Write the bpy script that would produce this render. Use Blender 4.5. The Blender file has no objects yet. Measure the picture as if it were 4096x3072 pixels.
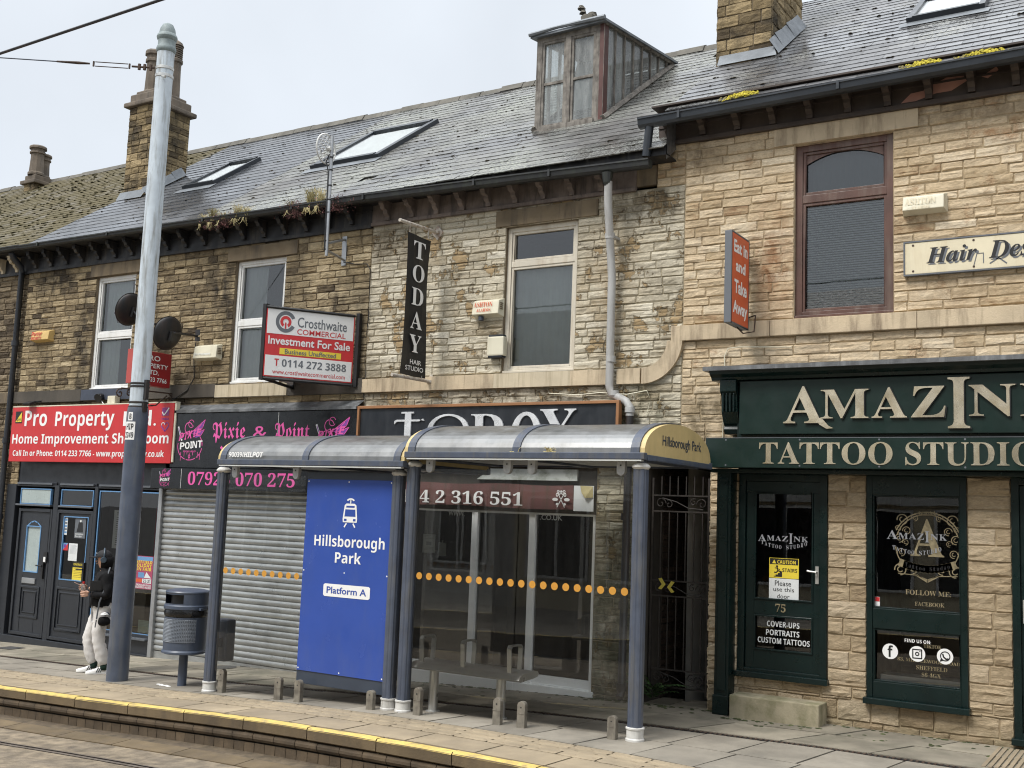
import bpy, bmesh, math, random
from mathutils import Vector, Matrix, noise
random.seed(11)
R = math.radians
S = bpy.context.scene
COL = S.collection

# ------------------------------------------------------------------ camera
YAW, PITCH, ROLL = R(31.908), R(6.722), R(2.181)
fw = Vector((-math.sin(YAW)*math.cos(PITCH), math.cos(YAW)*math.cos(PITCH), math.sin(PITCH)))
rt = Vector((math.cos(YAW), math.sin(YAW), 0))
up = rt.cross(fw)
r2 = math.cos(ROLL)*rt + math.sin(ROLL)*up
u2 = -math.sin(ROLL)*rt + math.cos(ROLL)*up
cam = bpy.data.cameras.new('camera')
cam.sensor_width = 36
cam.lens = 38.29
cam.clip_end = 2000
camo = bpy.data.objects.new('camera', cam)
camo.matrix_world = Matrix(((r2.x, u2.x, -fw.x, 0), (r2.y, u2.y, -fw.y, -11.5), (r2.z, u2.z, -fw.z, 2.04), (0, 0, 0, 1)))
COL.objects.link(camo)
S.camera = camo

# ------------------------------------------------------------------ sky, sun, exposure
SUN_EL, SUN_AZ = R(52), R(200)          # high behind the viewer, wholly veiled by cloud
wd = bpy.data.worlds.new('World')
S.world = wd
wd.use_nodes = True
wn, wl = wd.node_tree.nodes, wd.node_tree.links
wn.clear()
wout = wn.new('ShaderNodeOutputWorld')
bg = wn.new('ShaderNodeBackground')
bg.inputs['Strength'].default_value = 0.1
sky = wn.new('ShaderNodeTexSky')
sky.sky_type = 'NISHITA'
sky.sun_disc = False
sky.sun_elevation = SUN_EL
sky.sun_rotation = SUN_AZ
tc = wn.new('ShaderNodeTexCoord')
sep = wn.new('ShaderNodeSeparateXYZ')
wl.new(tc.outputs['Generated'], sep.inputs[0])
cr = wn.new('ShaderNodeValToRGB')       # an overcast sky is about three times as bright overhead as near the horizon
e = cr.color_ramp.elements
e[0].position = 0.0; e[0].color = (.19, .202, .217, 1)
e[1].position = 1.0; e[1].color = (.84, .87, .9, 1)
k = e.new(.62); k.color = (.193, .205, .219, 1)
wl.new(sep.outputs['Z'], cr.inputs[0])
cn = wn.new('ShaderNodeTexNoise')
cn.inputs['Scale'].default_value = 2.2
cn.inputs['Detail'].default_value = 5
wl.new(tc.outputs['Generated'], cn.inputs['Vector'])
mr = wn.new('ShaderNodeMapRange')
mr.inputs['From Min'].default_value = .3
mr.inputs['From Max'].default_value = .7
mr.inputs['To Min'].default_value = 9.4
mr.inputs['To Max'].default_value = 11.6
wl.new(cn.outputs['Fac'], mr.inputs['Value'])
vm = wn.new('ShaderNodeVectorMath'); vm.operation = 'SCALE'
wl.new(cr.outputs['Color'], vm.inputs[0]); wl.new(mr.outputs[0], vm.inputs['Scale'])
v2 = wn.new('ShaderNodeVectorMath'); v2.operation = 'SCALE'
v2.inputs['Scale'].default_value = 2.2
wl.new(vm.outputs[0], v2.inputs[0])
mx = wn.new('ShaderNodeMixRGB')
mx.inputs['Fac'].default_value = .93
wl.new(sky.outputs['Color'], mx.inputs['Color1']); wl.new(v2.outputs[0], mx.inputs['Color2'])
wl.new(mx.outputs[0], bg.inputs['Color']); wl.new(bg.outputs[0], wout.inputs[0])

sun = bpy.data.lights.new('sun', 'SUN')
sun.energy = 1.5
sun.angle = R(18)
sun.color = (1, .96, .9)
suno = bpy.data.objects.new('sun', sun)
sd = Vector((math.sin(SUN_AZ)*math.cos(SUN_EL), math.cos(SUN_AZ)*math.cos(SUN_EL), math.sin(SUN_EL)))
suno.rotation_euler = sd.to_track_quat('Z', 'Y').to_euler()
COL.objects.link(suno)
S.render.engine = 'CYCLES'
S.cycles.pixel_filter_type = 'BLACKMAN_HARRIS'
S.cycles.filter_width = 1.1
S.view_settings.view_transform = 'Standard'
S.view_settings.look = 'None'
S.view_settings.exposure = 0.95
S.view_settings.gamma = 1
S.view_settings.use_curve_mapping = False

# ------------------------------------------------------------------ helpers: objects
BASE = {}


def thing(name, label, cat, loc=(0, 0, 0), rz=0, group=None, local=False):
    o = bpy.data.objects.new(name, None)
    COL.objects.link(o)
    o.location = loc
    o.rotation_euler = (0, 0, rz)
    o['label'] = label
    o['category'] = cat
    if group: o['group'] = group
    BASE[o] = Vector((0, 0, 0)) if (local or rz) else Vector(loc)
    return o


def tag(o, label, cat, group=None):
    o['label'] = label; o['category'] = cat
    if group: o['group'] = group
    return o


def kind(o, k):
    o['kind'] = k
    return o


def copy_tree(o, parent=None):
    c = o.copy()
    COL.objects.link(c)
    if parent: c.parent = parent
    for ch in list(o.children): copy_tree(ch, c)
    return c


class MB:
    def __init__(self, tf=None):
        self.v = []; self.f = []; self.m = []; self.t = []; self.tf = tf

    def add(self, vs, fs, m=0, t=.5):
        n = len(self.v)
        if self.tf: vs = [self.tf(*p) for p in vs]
        self.v += [tuple(p) for p in vs]
        for f in fs:
            self.f.append(tuple(n+i for i in f)); self.m.append(m); self.t.append(t)

    def box(self, x0, x1, y0, y1, z0, z1, m=0, t=.5):
        self.add([(x0, y0, z0), (x1, y0, z0), (x1, y1, z0), (x0, y1, z0), (x0, y0, z1), (x1, y0, z1), (x1, y1, z1), (x0, y1, z1)],
                 [(3, 2, 1, 0), (4, 5, 6, 7), (0, 1, 5, 4), (1, 2, 6, 5), (2, 3, 7, 6), (3, 0, 4, 7)], m, t)

    def frame(self, x0, x1, z0, z1, w, y0, y1, m=0):     # four butted bars round an opening
        self.box(x0, x0+w, y0, y1, z0, z1, m); self.box(x1-w, x1, y0, y1, z0, z1, m)
        self.box(x0+w, x1-w, y0, y1, z1-w, z1, m); self.box(x0+w, x1-w, y0, y1, z0, z0+w, m)

    def quad(self, a, b, c, d, m=0, t=.5):
        self.add([a, b, c, d], [(0, 1, 2, 3)], m, t)

    def poly(self, pts, y, m=0, th=0):                  # polygon in the XZ plane facing -y
        n = len(pts)
        if not th:
            self.add([(p[0], y, p[1]) for p in pts], [tuple(range(n))], m)
        else:
            self.add([(p[0], y, p[1]) for p in pts]+[(p[0], y+th, p[1]) for p in pts],
                     [tuple(range(n)), tuple(range(2*n-1, n-1, -1))]+[(i, i+n, (i+1) % n+n, (i+1) % n) for i in range(n)], m)

    def extr(self, prof, axis, a, b, m=0, closed=True, caps=True):   # profile of 2-D points swept along an axis
        n = len(prof)
        mk = {'x': lambda p, s: (s, p[0], p[1]), 'y': lambda p, s: (p[0], s, p[1]), 'z': lambda p, s: (p[0], p[1], s)}[axis]
        vs = [mk(p, a) for p in prof]+[mk(p, b) for p in prof]
        fs = [(i, (i+1) % n, (i+1) % n+n, i+n) for i in range(n if closed else n-1)]
        if caps and closed: fs += [tuple(range(n-1, -1, -1)), tuple(range(n, 2*n))]
        self.add(vs, fs, m)

    def tube(self, pts, r, n=8, m=0, cap=True):
        pts = [Vector(p) for p in pts]
        rs = r if isinstance(r, (list, tuple)) else [r]*len(pts)
        vs = []; ref = None
        for i, p in enumerate(pts):
            d = (pts[min(i+1, len(pts)-1)]-pts[max(i-1, 0)]).normalized()
            if ref is None: ref = Vector((0, 0, 1)) if abs(d.z) < .9 else Vector((1, 0, 0))
            a = d.cross(ref).normalized(); b = d.cross(a); ref = -b if False else ref
            for j in range(n):
                th = 2*math.pi*j/n
                vs.append(p+(a*math.cos(th)+b*math.sin(th))*rs[i])
        fs = []
        for i in range(len(pts)-1):
            for j in range(n):
                fs.append((i*n+j, i*n+(j+1) % n, (i+1)*n+(j+1) % n, (i+1)*n+j))
        if cap: fs += [tuple(range(n)), tuple(range(len(pts)*n-1, (len(pts)-1)*n-1, -1))]
        self.add(vs, fs, m)

    def lathe(self, prof, c=(0, 0, 0), n=24, m=0, sx=1):          # prof: (r, z)
        vs = []; fs = []
        for r, z in prof:
            for j in range(n):
                th = 2*math.pi*j/n
                vs.append((c[0]+r*math.cos(th)*sx, c[1]+r*math.sin(th), c[2]+z))
        for i in range(len(prof)-1):
            for j in range(n):
                fs.append((i*n+j, i*n+(j+1) % n, (i+1)*n+(j+1) % n, (i+1)*n+j))
        fs += [tuple(range(n-1, -1, -1)), tuple(range((len(prof)-1)*n, len(prof)*n))]
        self.add(vs, fs, m)

    def disc(self, x, z, rx, rz, y, m=0, n=20, a0=0, a1=360, ri=0):
        k = n
        if ri == 0 and a1-a0 == 360:
            self.add([(x+rx*math.cos(2*math.pi*i/k), y, z+rz*math.sin(2*math.pi*i/k)) for i in range(k)], [tuple(range(k))], m)
        else:
            vs = []
            for i in range(k+1):
                th = R(a0+(a1-a0)*i/k)
                vs += [(x+rx*math.cos(th), y, z+rz*math.sin(th)), (x+rx*ri*math.cos(th), y, z+rz*ri*math.sin(th))]
            self.add(vs, [(2*i, 2*i+2, 2*i+3, 2*i+1) for i in range(k)], m)

    def stroke(self, pts, w, y, m=0):                    # flat line of a given width in the XZ plane
        for (a, b) in zip(pts, pts[1:]):
            dx, dz = b[0]-a[0], b[1]-a[1]; L = math.hypot(dx, dz) or 1
            nx, nz = -dz/L*w/2, dx/L*w/2; ex, ez = dx/L*w*.3, dz/L*w*.3
            self.add([(a[0]-nx-ex, y, a[1]-nz-ez), (b[0]-nx+ex, y, b[1]-nz+ez), (b[0]+nx+ex, y, b[1]+nz+ez), (a[0]+nx-ex, y, a[1]+nz-ez)], [(0, 1, 2, 3)], m)

    def blob(self, c, r, m=0, t=.5, flat=.5, n=6):
        vs = [(c[0], c[1], c[2]+r*flat)]
        for k, (rr, h) in enumerate(((.65, .75), (1, .1))):
            for j in range(n):
                th = 2*math.pi*(j+.5*k)/n; q = r*rr*random.uniform(.75, 1.2)
                vs.append((c[0]+q*math.cos(th), c[1]+q*math.sin(th), c[2]+r*flat*h))
        fs = [(0, 1+j, 1+(j+1) % n) for j in range(n)]
        fs += [(1+j, 1+n+j, 1+n+(j+1) % n, 1+(j+1) % n) for j in range(n)]
        self.add(vs, fs, m, t)

    def text(self, s, x0, x1, z0, z1, y, m=0, ext=.002, off=0):   # writing fitted into a box on an XZ plane facing -y
        d = text_data(s, ext, off)
        vs, fs, (ax, bx, ay, by) = d
        sx = (x1-x0)/(bx-ax); sz = (z1-z0)/(by-ay)
        self.add([(x0+(p[0]-ax)*sx, y-p[2], z0+(p[1]-ay)*sz) for p in vs], fs, m)

    def build(self, name, mats, parent=None, at=None, smooth=False, bevel=0):
        base = Vector((0, 0, 0)); top = parent
        while top is not None and top.parent is not None: top = top.parent
        if top is not None: base = BASE.get(top, base)
        elif at is not None: base = Vector(at)
        me = bpy.data.meshes.new(name)
        me.from_pydata([Vector(p)-base for p in self.v], [], self.f)
        if not isinstance(mats, (list, tuple)): mats = [mats]
        for mm in mats: me.materials.append(mm)
        me.polygons.foreach_set('material_index', self.m)
        at_ = me.attributes.new('tint', 'FLOAT', 'FACE')
        at_.data.foreach_set('value', self.t)
        if smooth is True: me.polygons.foreach_set('use_smooth', [True]*len(self.f))
        if bevel:
            bm = bmesh.new(); bm.from_mesh(me)
            bmesh.ops.remove_doubles(bm, verts=bm.verts, dist=1e-5)
            es = [x for x in bm.edges if len(x.link_faces) == 2 and x.calc_face_angle(0) > .5]
            bmesh.ops.bevel(bm, geom=es, offset=bevel, segments=2, affect='EDGES', profile=.6)
            bm.to_mesh(me); bm.free()
        if isinstance(smooth, float):
            me.polygons.foreach_set('use_smooth', [True]*len(me.polygons))
            me.set_sharp_from_angle(angle=smooth)
        me.update()
        o = bpy.data.objects.new(name, me)
        COL.objects.link(o)
        if parent is not None:
            o.parent = parent
            BASE[o] = base
        elif at is not None:
            o.location = at
            BASE[o] = base
        return o


TX = {}


def text_data(s, ext, off):
    key = (s, ext, off)
    if key not in TX:
        c = bpy.data.curves.new('writing', 'FONT')
        c.body = s; c.extrude = ext; c.offset = off; c.resolution_u = 3
        o = bpy.data.objects.new('writing', c)
        me = o.to_mesh()
        vs = [tuple(v.co) for v in me.vertices]; fs = [tuple(p.vertices) for p in me.polygons]
        o.to_mesh_clear()
        bpy.data.objects.remove(o); bpy.data.curves.remove(c)
        if ext:                                          # extrusion is in final metres: undo the later scaling by keeping z as is
            pass
        xs = [v[0] for v in vs]; ys = [v[1] for v in vs]
        TX[key] = (vs, fs, (min(xs), max(xs), min(ys), max(ys)))
    return TX[key]


def alpha(s, u, l, d=None):                              # other alphabets of the built-in font: serif, bold, blackletter
    o = ''
    for c in s:
        if 'A' <= c <= 'Z': o += chr(u+ord(c)-65)
        elif 'a' <= c <= 'z': o += chr(l+ord(c)-97)
        elif '0' <= c <= '9' and d: o += chr(d+ord(c)-48)
        else: o += c
    return o


def SB(s): return alpha(s, 0x1D400, 0x1D41A, 0x1D7CE)    # serif bold
def NB(s): return alpha(s, 0x1D5D4, 0x1D5EE, 0x1D7EC)    # sans bold
def BL(s): return alpha(s, 0x1D56C, 0x1D586)             # blackletter
def BI(s): return alpha(s, 0x1D468, 0x1D482)             # serif bold italic
def NI(s): return alpha(s, 0x1D63C, 0x1D656)             # sans bold italic


# ------------------------------------------------------------------ helpers: materials
def nodes(name):
    m = bpy.data.materials.new(name)
    m.use_nodes = True
    n, l = m.node_tree.nodes, m.node_tree.links
    return m, n, l, n['Principled BSDF']


def pos_noise(n, l, scale, detail=4, sc=(1, 1, 1), rough=.55):
    g = n.new('ShaderNodeNewGeometry')
    mp = n.new('ShaderNodeMapping')
    mp.inputs['Scale'].default_value = sc
    l.new(g.outputs['Position'], mp.inputs['Vector'])
    t = n.new('ShaderNodeTexNoise')
    t.inputs['Scale'].default_value = scale
    t.inputs['Detail'].default_value = detail
    t.inputs['Roughness'].default_value = rough
    l.new(mp.outputs[0], t.inputs['Vector'])
    return t.outputs['Fac']


def ramp(n, l, src, stops):
    r = n.new('ShaderNodeValToRGB')
    el = r.color_ramp.elements
    while len(el) < len(stops): el.new(.5)
    for a, (p, c) in zip(el, stops):
        a.position = p
        a.color = (c, c, c, 1) if isinstance(c, (int, float)) else (*c, 1)
    l.new(src, r.inputs[0])
    return r.outputs['Color']


def mix(n, l, fac, a, b, mode='MIX'):
    x = n.new('ShaderNodeMixRGB'); x.blend_type = mode
    for s, v in ((x.inputs['Fac'], fac), (x.inputs['Color1'], a), (x.inputs['Color2'], b)):
        if isinstance(v, (int, float)): s.default_value = v if s.type == 'VALUE' else (v, v, v, 1)
        elif isinstance(v, tuple): s.default_value = (*v, 1)
        else: l.new(v, s)
    return x.outputs[0]


def bump(n, l, bs, h, strength, dist=.01):
    b = n.new('ShaderNodeBump')
    b.inputs['Strength'].default_value = strength
    b.inputs['Distance'].default_value = dist
    l.new(h, b.inputs['Height'])
    l.new(b.outputs[0], bs.inputs['Normal'])


def mat(name, col, rough=.55, metal=0, var=.18, vs=3, dirt=None, damt=.5, dsc=(5, 5, .7), bmp=0, bsc=60, spec=.5, tint=0):
    """paint, metal, stone trim: a colour with cloudy variation and, where given, dirt in vertical runs"""
    m, n, l, p = nodes(name)
    f = pos_noise(n, l, vs, 5)
    c = mix(n, l, 1, col, ramp(n, l, f, [(.3, 1-var), (.7, 1+var*.6)]), 'MULTIPLY')
    if tint:
        a = n.new('ShaderNodeAttribute'); a.attribute_name = 'tint'
        c = mix(n, l, 1, c, ramp(n, l, a.outputs['Fac'], [(0, 1-tint), (1, 1+tint)]), 'MULTIPLY')
    if dirt:
        d = pos_noise(n, l, 1.6, 6, dsc, .65)
        c = mix(n, l, ramp(n, l, d, [(.48, 0), (.72, damt)]), c, dirt)
    l.new(c, p.inputs['Base Color'])
    l.new(ramp(n, l, pos_noise(n, l, vs*2.3, 4), [(.3, max(.05, rough-.1)), (.7, min(1, rough+.1))]), p.inputs['Roughness'])
    p.inputs['Metallic'].default_value = metal
    p.inputs['Specular IOR Level'].default_value = spec
    if bmp: bump(n, l, p, pos_noise(n, l, bsc, 4), bmp)
    return m


def stone(name, stops, soot=None, sooty=(.52, .75, .6), patch=None, pr=(.5, .56), pscale=2.2, rough=.9, green=None, gz=None, stains=()):
    m, n, l, p = nodes(name)
    a = n.new('ShaderNodeAttribute'); a.attribute_name = 'tint'
    f = pos_noise(n, l, 9, 6, (1, 1, 1.6))
    ad = n.new('ShaderNodeMath'); ad.operation = 'MULTIPLY_ADD'
    l.new(f, ad.inputs[0]); ad.inputs[1].default_value = .7
    sb = n.new('ShaderNodeMath'); sb.operation = 'SUBTRACT'
    l.new(a.outputs['Fac'], sb.inputs[0]); sb.inputs[1].default_value = .35
    l.new(sb.outputs[0], ad.inputs[2])
    c = ramp(n, l, ad.outputs[0], stops)
    c = mix(n, l, 1, c, ramp(n, l, pos_noise(n, l, 38, 7, (.7, .7, 2.0), .7), [(.3, .7), (.68, 1.17)]), 'MULTIPLY')
    if patch:
        c = mix(n, l, ramp(n, l, pos_noise(n, l, pscale, 9, (1, 1, 1), .68), [(pr[0], 0), (pr[1], 1)]), c, patch)
    if soot:
        c = mix(n, l, ramp(n, l, pos_noise(n, l, 1.1, 8, (1.2, 1.2, .9), .62), [(sooty[0], 0), (sooty[1], sooty[2])]), c, soot)
    if green:
        g = n.new('ShaderNodeNewGeometry'); s = n.new('ShaderNodeSeparateXYZ')
        l.new(g.outputs['Position'], s.inputs[0])
        mr_ = n.new('ShaderNodeMapRange'); l.new(s.outputs['Z'], mr_.inputs['Value'])
        mr_.inputs['From Min'].default_value = gz[0]; mr_.inputs['From Max'].default_value = gz[1]
        mr_.inputs['To Min'].default_value = gz[2]; mr_.inputs['To Max'].default_value = 0
        q = mix(n, l, 1, mr_.outputs[0], ramp(n, l, pos_noise(n, l, 3, 6), [(.35, 0), (.6, 1)]), 'MULTIPLY')
        c = mix(n, l, q, c, green)
    for (sx, sz, rx, rz, st, sc_) in stains:               # damp and soot marks, each with a place of its own
        gg = n.new('ShaderNodeNewGeometry'); mp = n.new('ShaderNodeMapping')
        mp.inputs['Location'].default_value = (-sx/rx, 0, -sz/rz); mp.inputs['Scale'].default_value = (1/rx, .01, 1/rz)
        l.new(gg.outputs['Position'], mp.inputs['Vector'])
        ln = n.new('ShaderNodeVectorMath'); ln.operation = 'LENGTH'; l.new(mp.outputs[0], ln.inputs[0])
        q = mix(n, l, 1, ramp(n, l, ln.outputs['Value'], [(.25, st), (1, 0)]), ramp(n, l, pos_noise(n, l, 5, 8, (1, 1, .7), .7), [(.38, 0), (.6, 1)]), 'MULTIPLY')
        c = mix(n, l, q, c, sc_)
    l.new(c, p.inputs['Base Color'])
    p.inputs['Roughness'].default_value = rough
    p.inputs['Specular IOR Level'].default_value = .25
    hh = pos_noise(n, l, 50, 8, (1, 1, 2.2), .75)
    if patch:
        hh = mix(n, l, .75, hh, ramp(n, l, pos_noise(n, l, pscale, 9, (1, 1, 1), .68), [(pr[0], 1), (pr[1], 0)]))
    bump(n, l, p, hh, .95, .02)
    return m


def slate(name, c0, c1, rough=(.28, .5), moss=None, mr_=(.55, .68), lichen=None, lr=(.56, .7), ls=1.3):
    m, n, l, p = nodes(name)
    a = n.new('ShaderNodeAttribute'); a.attribute_name = 'tint'
    c = ramp(n, l, a.outputs['Fac'], [(0, c0), (1, c1)])
    c = mix(n, l, 1, c, ramp(n, l, pos_noise(n, l, 14, 5), [(.3, .75), (.7, 1.2)]), 'MULTIPLY')
    r = ramp(n, l, pos_noise(n, l, .5, 6), [(.45, rough[0]), (.56, rough[1])])
    if lichen:
        f = mix(n, l, 1, ramp(n, l, pos_noise(n, l, ls, 6), [(lr[0]-.12, 0), (lr[1], 1)]), ramp(n, l, pos_noise(n, l, 30, 5, rough=.7), [(.45, 0), (.58, 1)]), 'MULTIPLY')
        c = mix(n, l, f, c, lichen); r = mix(n, l, f, r, .95)
    if moss:
        f = ramp(n, l, pos_noise(n, l, 2.0, 9, rough=.72), [(mr_[0], 0), (mr_[1], 1)])
        c = mix(n, l, f, c, mix(n, l, pos_noise(n, l, 5, 6), moss[0], moss[1])); r = mix(n, l, f, r, .98)
    l.new(c, p.inputs['Base Color']); l.new(r, p.inputs['Roughness']); p.inputs['Specular IOR Level'].default_value = .6
    bump(n, l, p, pos_noise(n, l, 40, 5, rough=.65), .25, .006)
    return m


def glass(name, tint=(.9, .95, .93), ior=1.6, haze=0.0, hazecol=(.5, .5, .48), rough=.0):
    m = bpy.data.materials.new(name); m.use_nodes = True
    n, l = m.node_tree.nodes, m.node_tree.links
    n.clear()
    o = n.new('ShaderNodeOutputMaterial')
    t = n.new('ShaderNodeBsdfTransparent'); t.inputs[0].default_value = (*tint, 1)
    g = n.new('ShaderNodeBsdfGlossy'); g.inputs['Roughness'].default_value = rough
    fr = n.new('ShaderNodeFresnel'); fr.inputs['IOR'].default_value = ior
    bp = n.new('ShaderNodeBump'); bp.inputs['Strength'].default_value = .03; bp.inputs['Distance'].default_value = .02
    l.new(pos_noise(n, l, 1.5, 2), bp.inputs['Height']); l.new(bp.outputs[0], g.inputs['Normal'])
    s = n.new('ShaderNodeMixShader')
    l.new(fr.outputs[0], s.inputs[0]); l.new(t.outputs[0], s.inputs[1]); l.new(g.outputs[0], s.inputs[2])
    last = s.outputs[0]
    if haze:
        d = n.new('ShaderNodeBsdfDiffuse'); d.inputs[0].default_value = (*hazecol, 1)
        s2 = n.new('ShaderNodeMixShader')
        l.new(ramp(n, l, pos_noise(n, l, 2.5, 8, (3, 3, .5), .7), [(.3, haze*.3), (.75, haze*1.6)]), s2.inputs[0])
        l.new(last, s2.inputs[1]); l.new(d.outputs[0], s2.inputs[2])
        last = s2.outputs[0]
    l.new(last, o.inputs[0])
    return m


M = {}
M['st_mossy'] = stone('weathered brown stone', [(.1, (.08, .06, .04)), (.5, (.2, .155, .1)), (.9, (.3, .24, .16))], soot=(.05, .042, .035))
M['st_dark'] = stone('sooty gritstone', [(.05, (.09, .068, .045)), (.3, (.26, .2, .12)), (.6, (.42, .33, .2)), (.95, (.55, .45, .29))], soot=(.045, .036, .027), sooty=(.47, .68, .9), stains=((-12.45, 5.2, .45, .8, .95, (.03, .026, .022)), (-15.6, 4.6, .35, 1.1, .95, (.03, .026, .022)), (-10.1, 4.6, .45, 1.0, .9, (.035, .029, .023)), (-14.0, 4.1, .5, .6, .85, (.035, .03, .024)), (-16.5, 5.7, 1.0, .4, .9, (.035, .03, .024))))
M['st_today'] = stone('peeling cream painted stone', [(.05, (.36, .3, .205)), (.3, (.48, .425, .32)), (.65, (.56, .51, .4)), (.95, (.63, .585, .48))], soot=(.15, .125, .085), sooty=(.5, .72, .85), patch=(.36, .265, .15), pr=(.545, .57), pscale=2.4, green=(.05, .06, .025), gz=(.0, 3.6, .85), stains=((-5.45, 3.1, .6, .8, .95, (.05, .052, .025)), (-5.3, 5.75, .9, .4, .9, (.09, .07, .045)), (-9.3, 5.6, .7, .5, .8, (.11, .085, .055)), (-5.6, 1.1, .6, 1.9, .95, (.05, .055, .028)), (-5.85, 4.7, .5, 1.0, .7, (.27, .19, .1)), (-7.0, 3.5, 1.6, .25, .8, (.13, .1, .065))))
M['tape'] = mat('dull yellow tape', (.5, .42, .06), .5)
M['gate_iron'] = mat('dark gate iron', (.024, .019, .016), .7, var=.5, vs=12)
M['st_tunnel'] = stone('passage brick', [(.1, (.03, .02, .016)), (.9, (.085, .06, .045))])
M['st_75'] = stone('cleaned sandstone', [(.02, (.29, .185, .105)), (.2, (.47, .36, .225)), (.6, (.59, .475, .325)), (.95, (.66, .565, .42))], soot=(.2, .14, .085), sooty=(.53, .74, .85), patch=(.4, .24, .13), pr=(.58, .7), pscale=1.6, stains=((-3.85, 4.9, .35, .9, .85, (.24, .12, .055)), (-4.6, 3.2, .5, .6, .85, (.13, .1, .055)), (-2.0, 6.3, 1.4, .25, .7, (.16, .115, .07)), (-4.7, 6.2, .5, .4, .8, (.15, .11, .07)), (-1.9, 4.5, .5, .5, .5, (.2, .14, .09))))
M['st_pier'] = stone('rock faced block', [(.05, (.36, .27, .17)), (.5, (.46, .36, .235)), (.95, (.54, .44, .31))], soot=(.16, .12, .08), sooty=(.6, .85, .5), green=(.09, .085, .04), gz=(-.05, .35, .6))
M['st_chim'] = stone('chimney stone', [(.05, (.1, .075, .045)), (.4, (.26, .195, .105)), (.9, (.42, .32, .18))], soot=(.03, .026, .02), sooty=(.48, .66, .9))
M['mortar'] = mat('painted mortar', (.3, .26, .18), .95, var=.3, vs=6)
M['mortar_dark'] = mat('dark mortar', (.12, .095, .064), .95, var=.3, vs=6)
M['mortar_pale'] = mat('pale mortar', (.38, .3, .19), .95, var=.25, vs=6)
M['dress_dark'] = mat('sooty dressed stone', (.07, .06, .048), .85, var=.4, vs=2, dirt=(.03, .027, .024), bmp=.2)
M['dress_brown'] = mat('brown dressed stone', (.19, .145, .09), .85, var=.3, vs=2.5, dirt=(.06, .05, .04), damt=.9, bmp=.2)
M['dress_cream'] = mat('cream dressed stone', (.56, .48, .345), .85, var=.16, vs=2.5, dirt=(.22, .17, .1), damt=.75, dsc=(9, 9, .5), bmp=.15)
M['dress_sand'] = mat('sand dressed stone', (.53, .43, .295), .85, var=.2, vs=3, dirt=(.2, .15, .1), damt=.9, dsc=(6, 6, .8), bmp=.3)
M['clampgrey'] = mat('pale clamp', (.5, .51, .52), .4, metal=.4, var=.2, vs=15)
M['mesh'] = mat('mesh strands', (.17, .19, .22), .4, metal=.3)
M['navy_band'] = mat('navy painted stone', (.045, .055, .08), .6, var=.25)
M['frieze_dark'] = mat('black painted timber', (.014, .014, .016), .6, var=.4, dirt=(.09, .075, .055), damt=.6)
M['frieze_grey'] = mat('flaking grey mauve timber', (.17, .135, .115), .85, var=.4, vs=5, dirt=(.05, .042, .04), damt=.95, dsc=(6, 6, .8))
M['frieze_brown'] = mat('flaking dark brown timber', (.055, .04, .032), .7, var=.3, vs=3, dirt=(.085, .065, .05))
M['bare_pink'] = mat('bare pink undercoat', (.38, .2, .155), .85, var=.2)
M['gutter'] = mat('blue black gutter', (.022, .027, .034), .38, var=.3)
M['gutter_black'] = mat('old black gutter', (.018, .019, .02), .5, var=.4, dirt=(.05, .06, .04))
M['white_pvc'] = mat('white window plastic', (.76, .76, .74), .35, var=.06, dirt=(.45, .42, .36), damt=.35)
M['cream_pvc'] = mat('stained window frame', (.62, .57, .47), .5, var=.12, dirt=(.35, .27, .18), damt=.6)
M['brown_wood'] = mat('red brown painted wood', (.1, .048, .035), .5, var=.35, dirt=(.2, .16, .13), damt=.55)
M['worn_wood'] = mat('peeling old wood', (.22, .2, .175), .9, var=.45, vs=9, dirt=(.035, .025, .02), damt=.95, dsc=(8, 8, 1.2), bmp=.5, bsc=25)
M['red_wood'] = mat('oxblood painted post', (.085, .03, .024), .6, var=.3)
M['lead'] = mat('lead sheet', (.17, .185, .2), .55, metal=.3, var=.3, vs=4, bmp=.5, bsc=9)
M['lead_dark'] = mat('dark old lead', (.12, .125, .13), .55, metal=.2, var=.4, vs=6, dirt=(.35, .36, .37), bmp=.4, bsc=14)
M['pot'] = mat('weathered clay pot', (.15, .12, .09), .85, var=.35, dirt=(.05, .045, .04), damt=.8)
M['slate_pro'] = slate('blue grey slate', (.05, .054, .06), (.1, .104, .112), (.1, .42))
M['slate_today'] = slate('old brown grey slate', (.04, .038, .036), (.125, .12, .113), (.16, .5), lichen=(.31, .325, .28), lr=(.5, .66), ls=.6)
M['slate_75'] = slate('silver grey slate', (.045, .045, .047), (.135, .135, .138), (.1, .45), lichen=(.33, .33, .29), lr=(.62, .8), ls=1.1)
M['slate_moss'] = slate('moss covered tile', (.1, .09, .075), (.17, .15, .12), (.6, .8), moss=((.058, .05, .021), (.105, .08, .03)), mr_=(.3, .5))
M['moss'] = mat('dark moss', (.085, .07, .045), 1, var=.5, vs=9)
M['moss_tan'] = mat('tan moss', (.075, .065, .025), 1, var=.5, vs=5)
M['moss_yellow'] = mat('yellow sedum', (.5, .42, .04), .9, var=.5, vs=16)
M['ridge'] = mat('ridge stone', (.13, .12, .1), .85, var=.35, dirt=(.05, .05, .04))
M['glass_up'] = glass('upper window glass', ior=2.15)
M['glass_shop'] = glass('shop glass', (.86, .88, .87), ior=1.78)
M['glass_shelter'] = glass('shelter glass', (.97, .985, .98), ior=1.58, haze=.012)
M['glass_dirty'] = glass('grimy attic glass', (.78, .82, .82), ior=1.55, haze=.34, hazecol=(.56, .58, .57))
M['glass_roof'] = glass('roof window glass', (.95, .97, .97), ior=1.9)
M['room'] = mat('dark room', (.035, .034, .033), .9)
M['room_mid'] = mat('room wall', (.16, .15, .135), .9)
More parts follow.
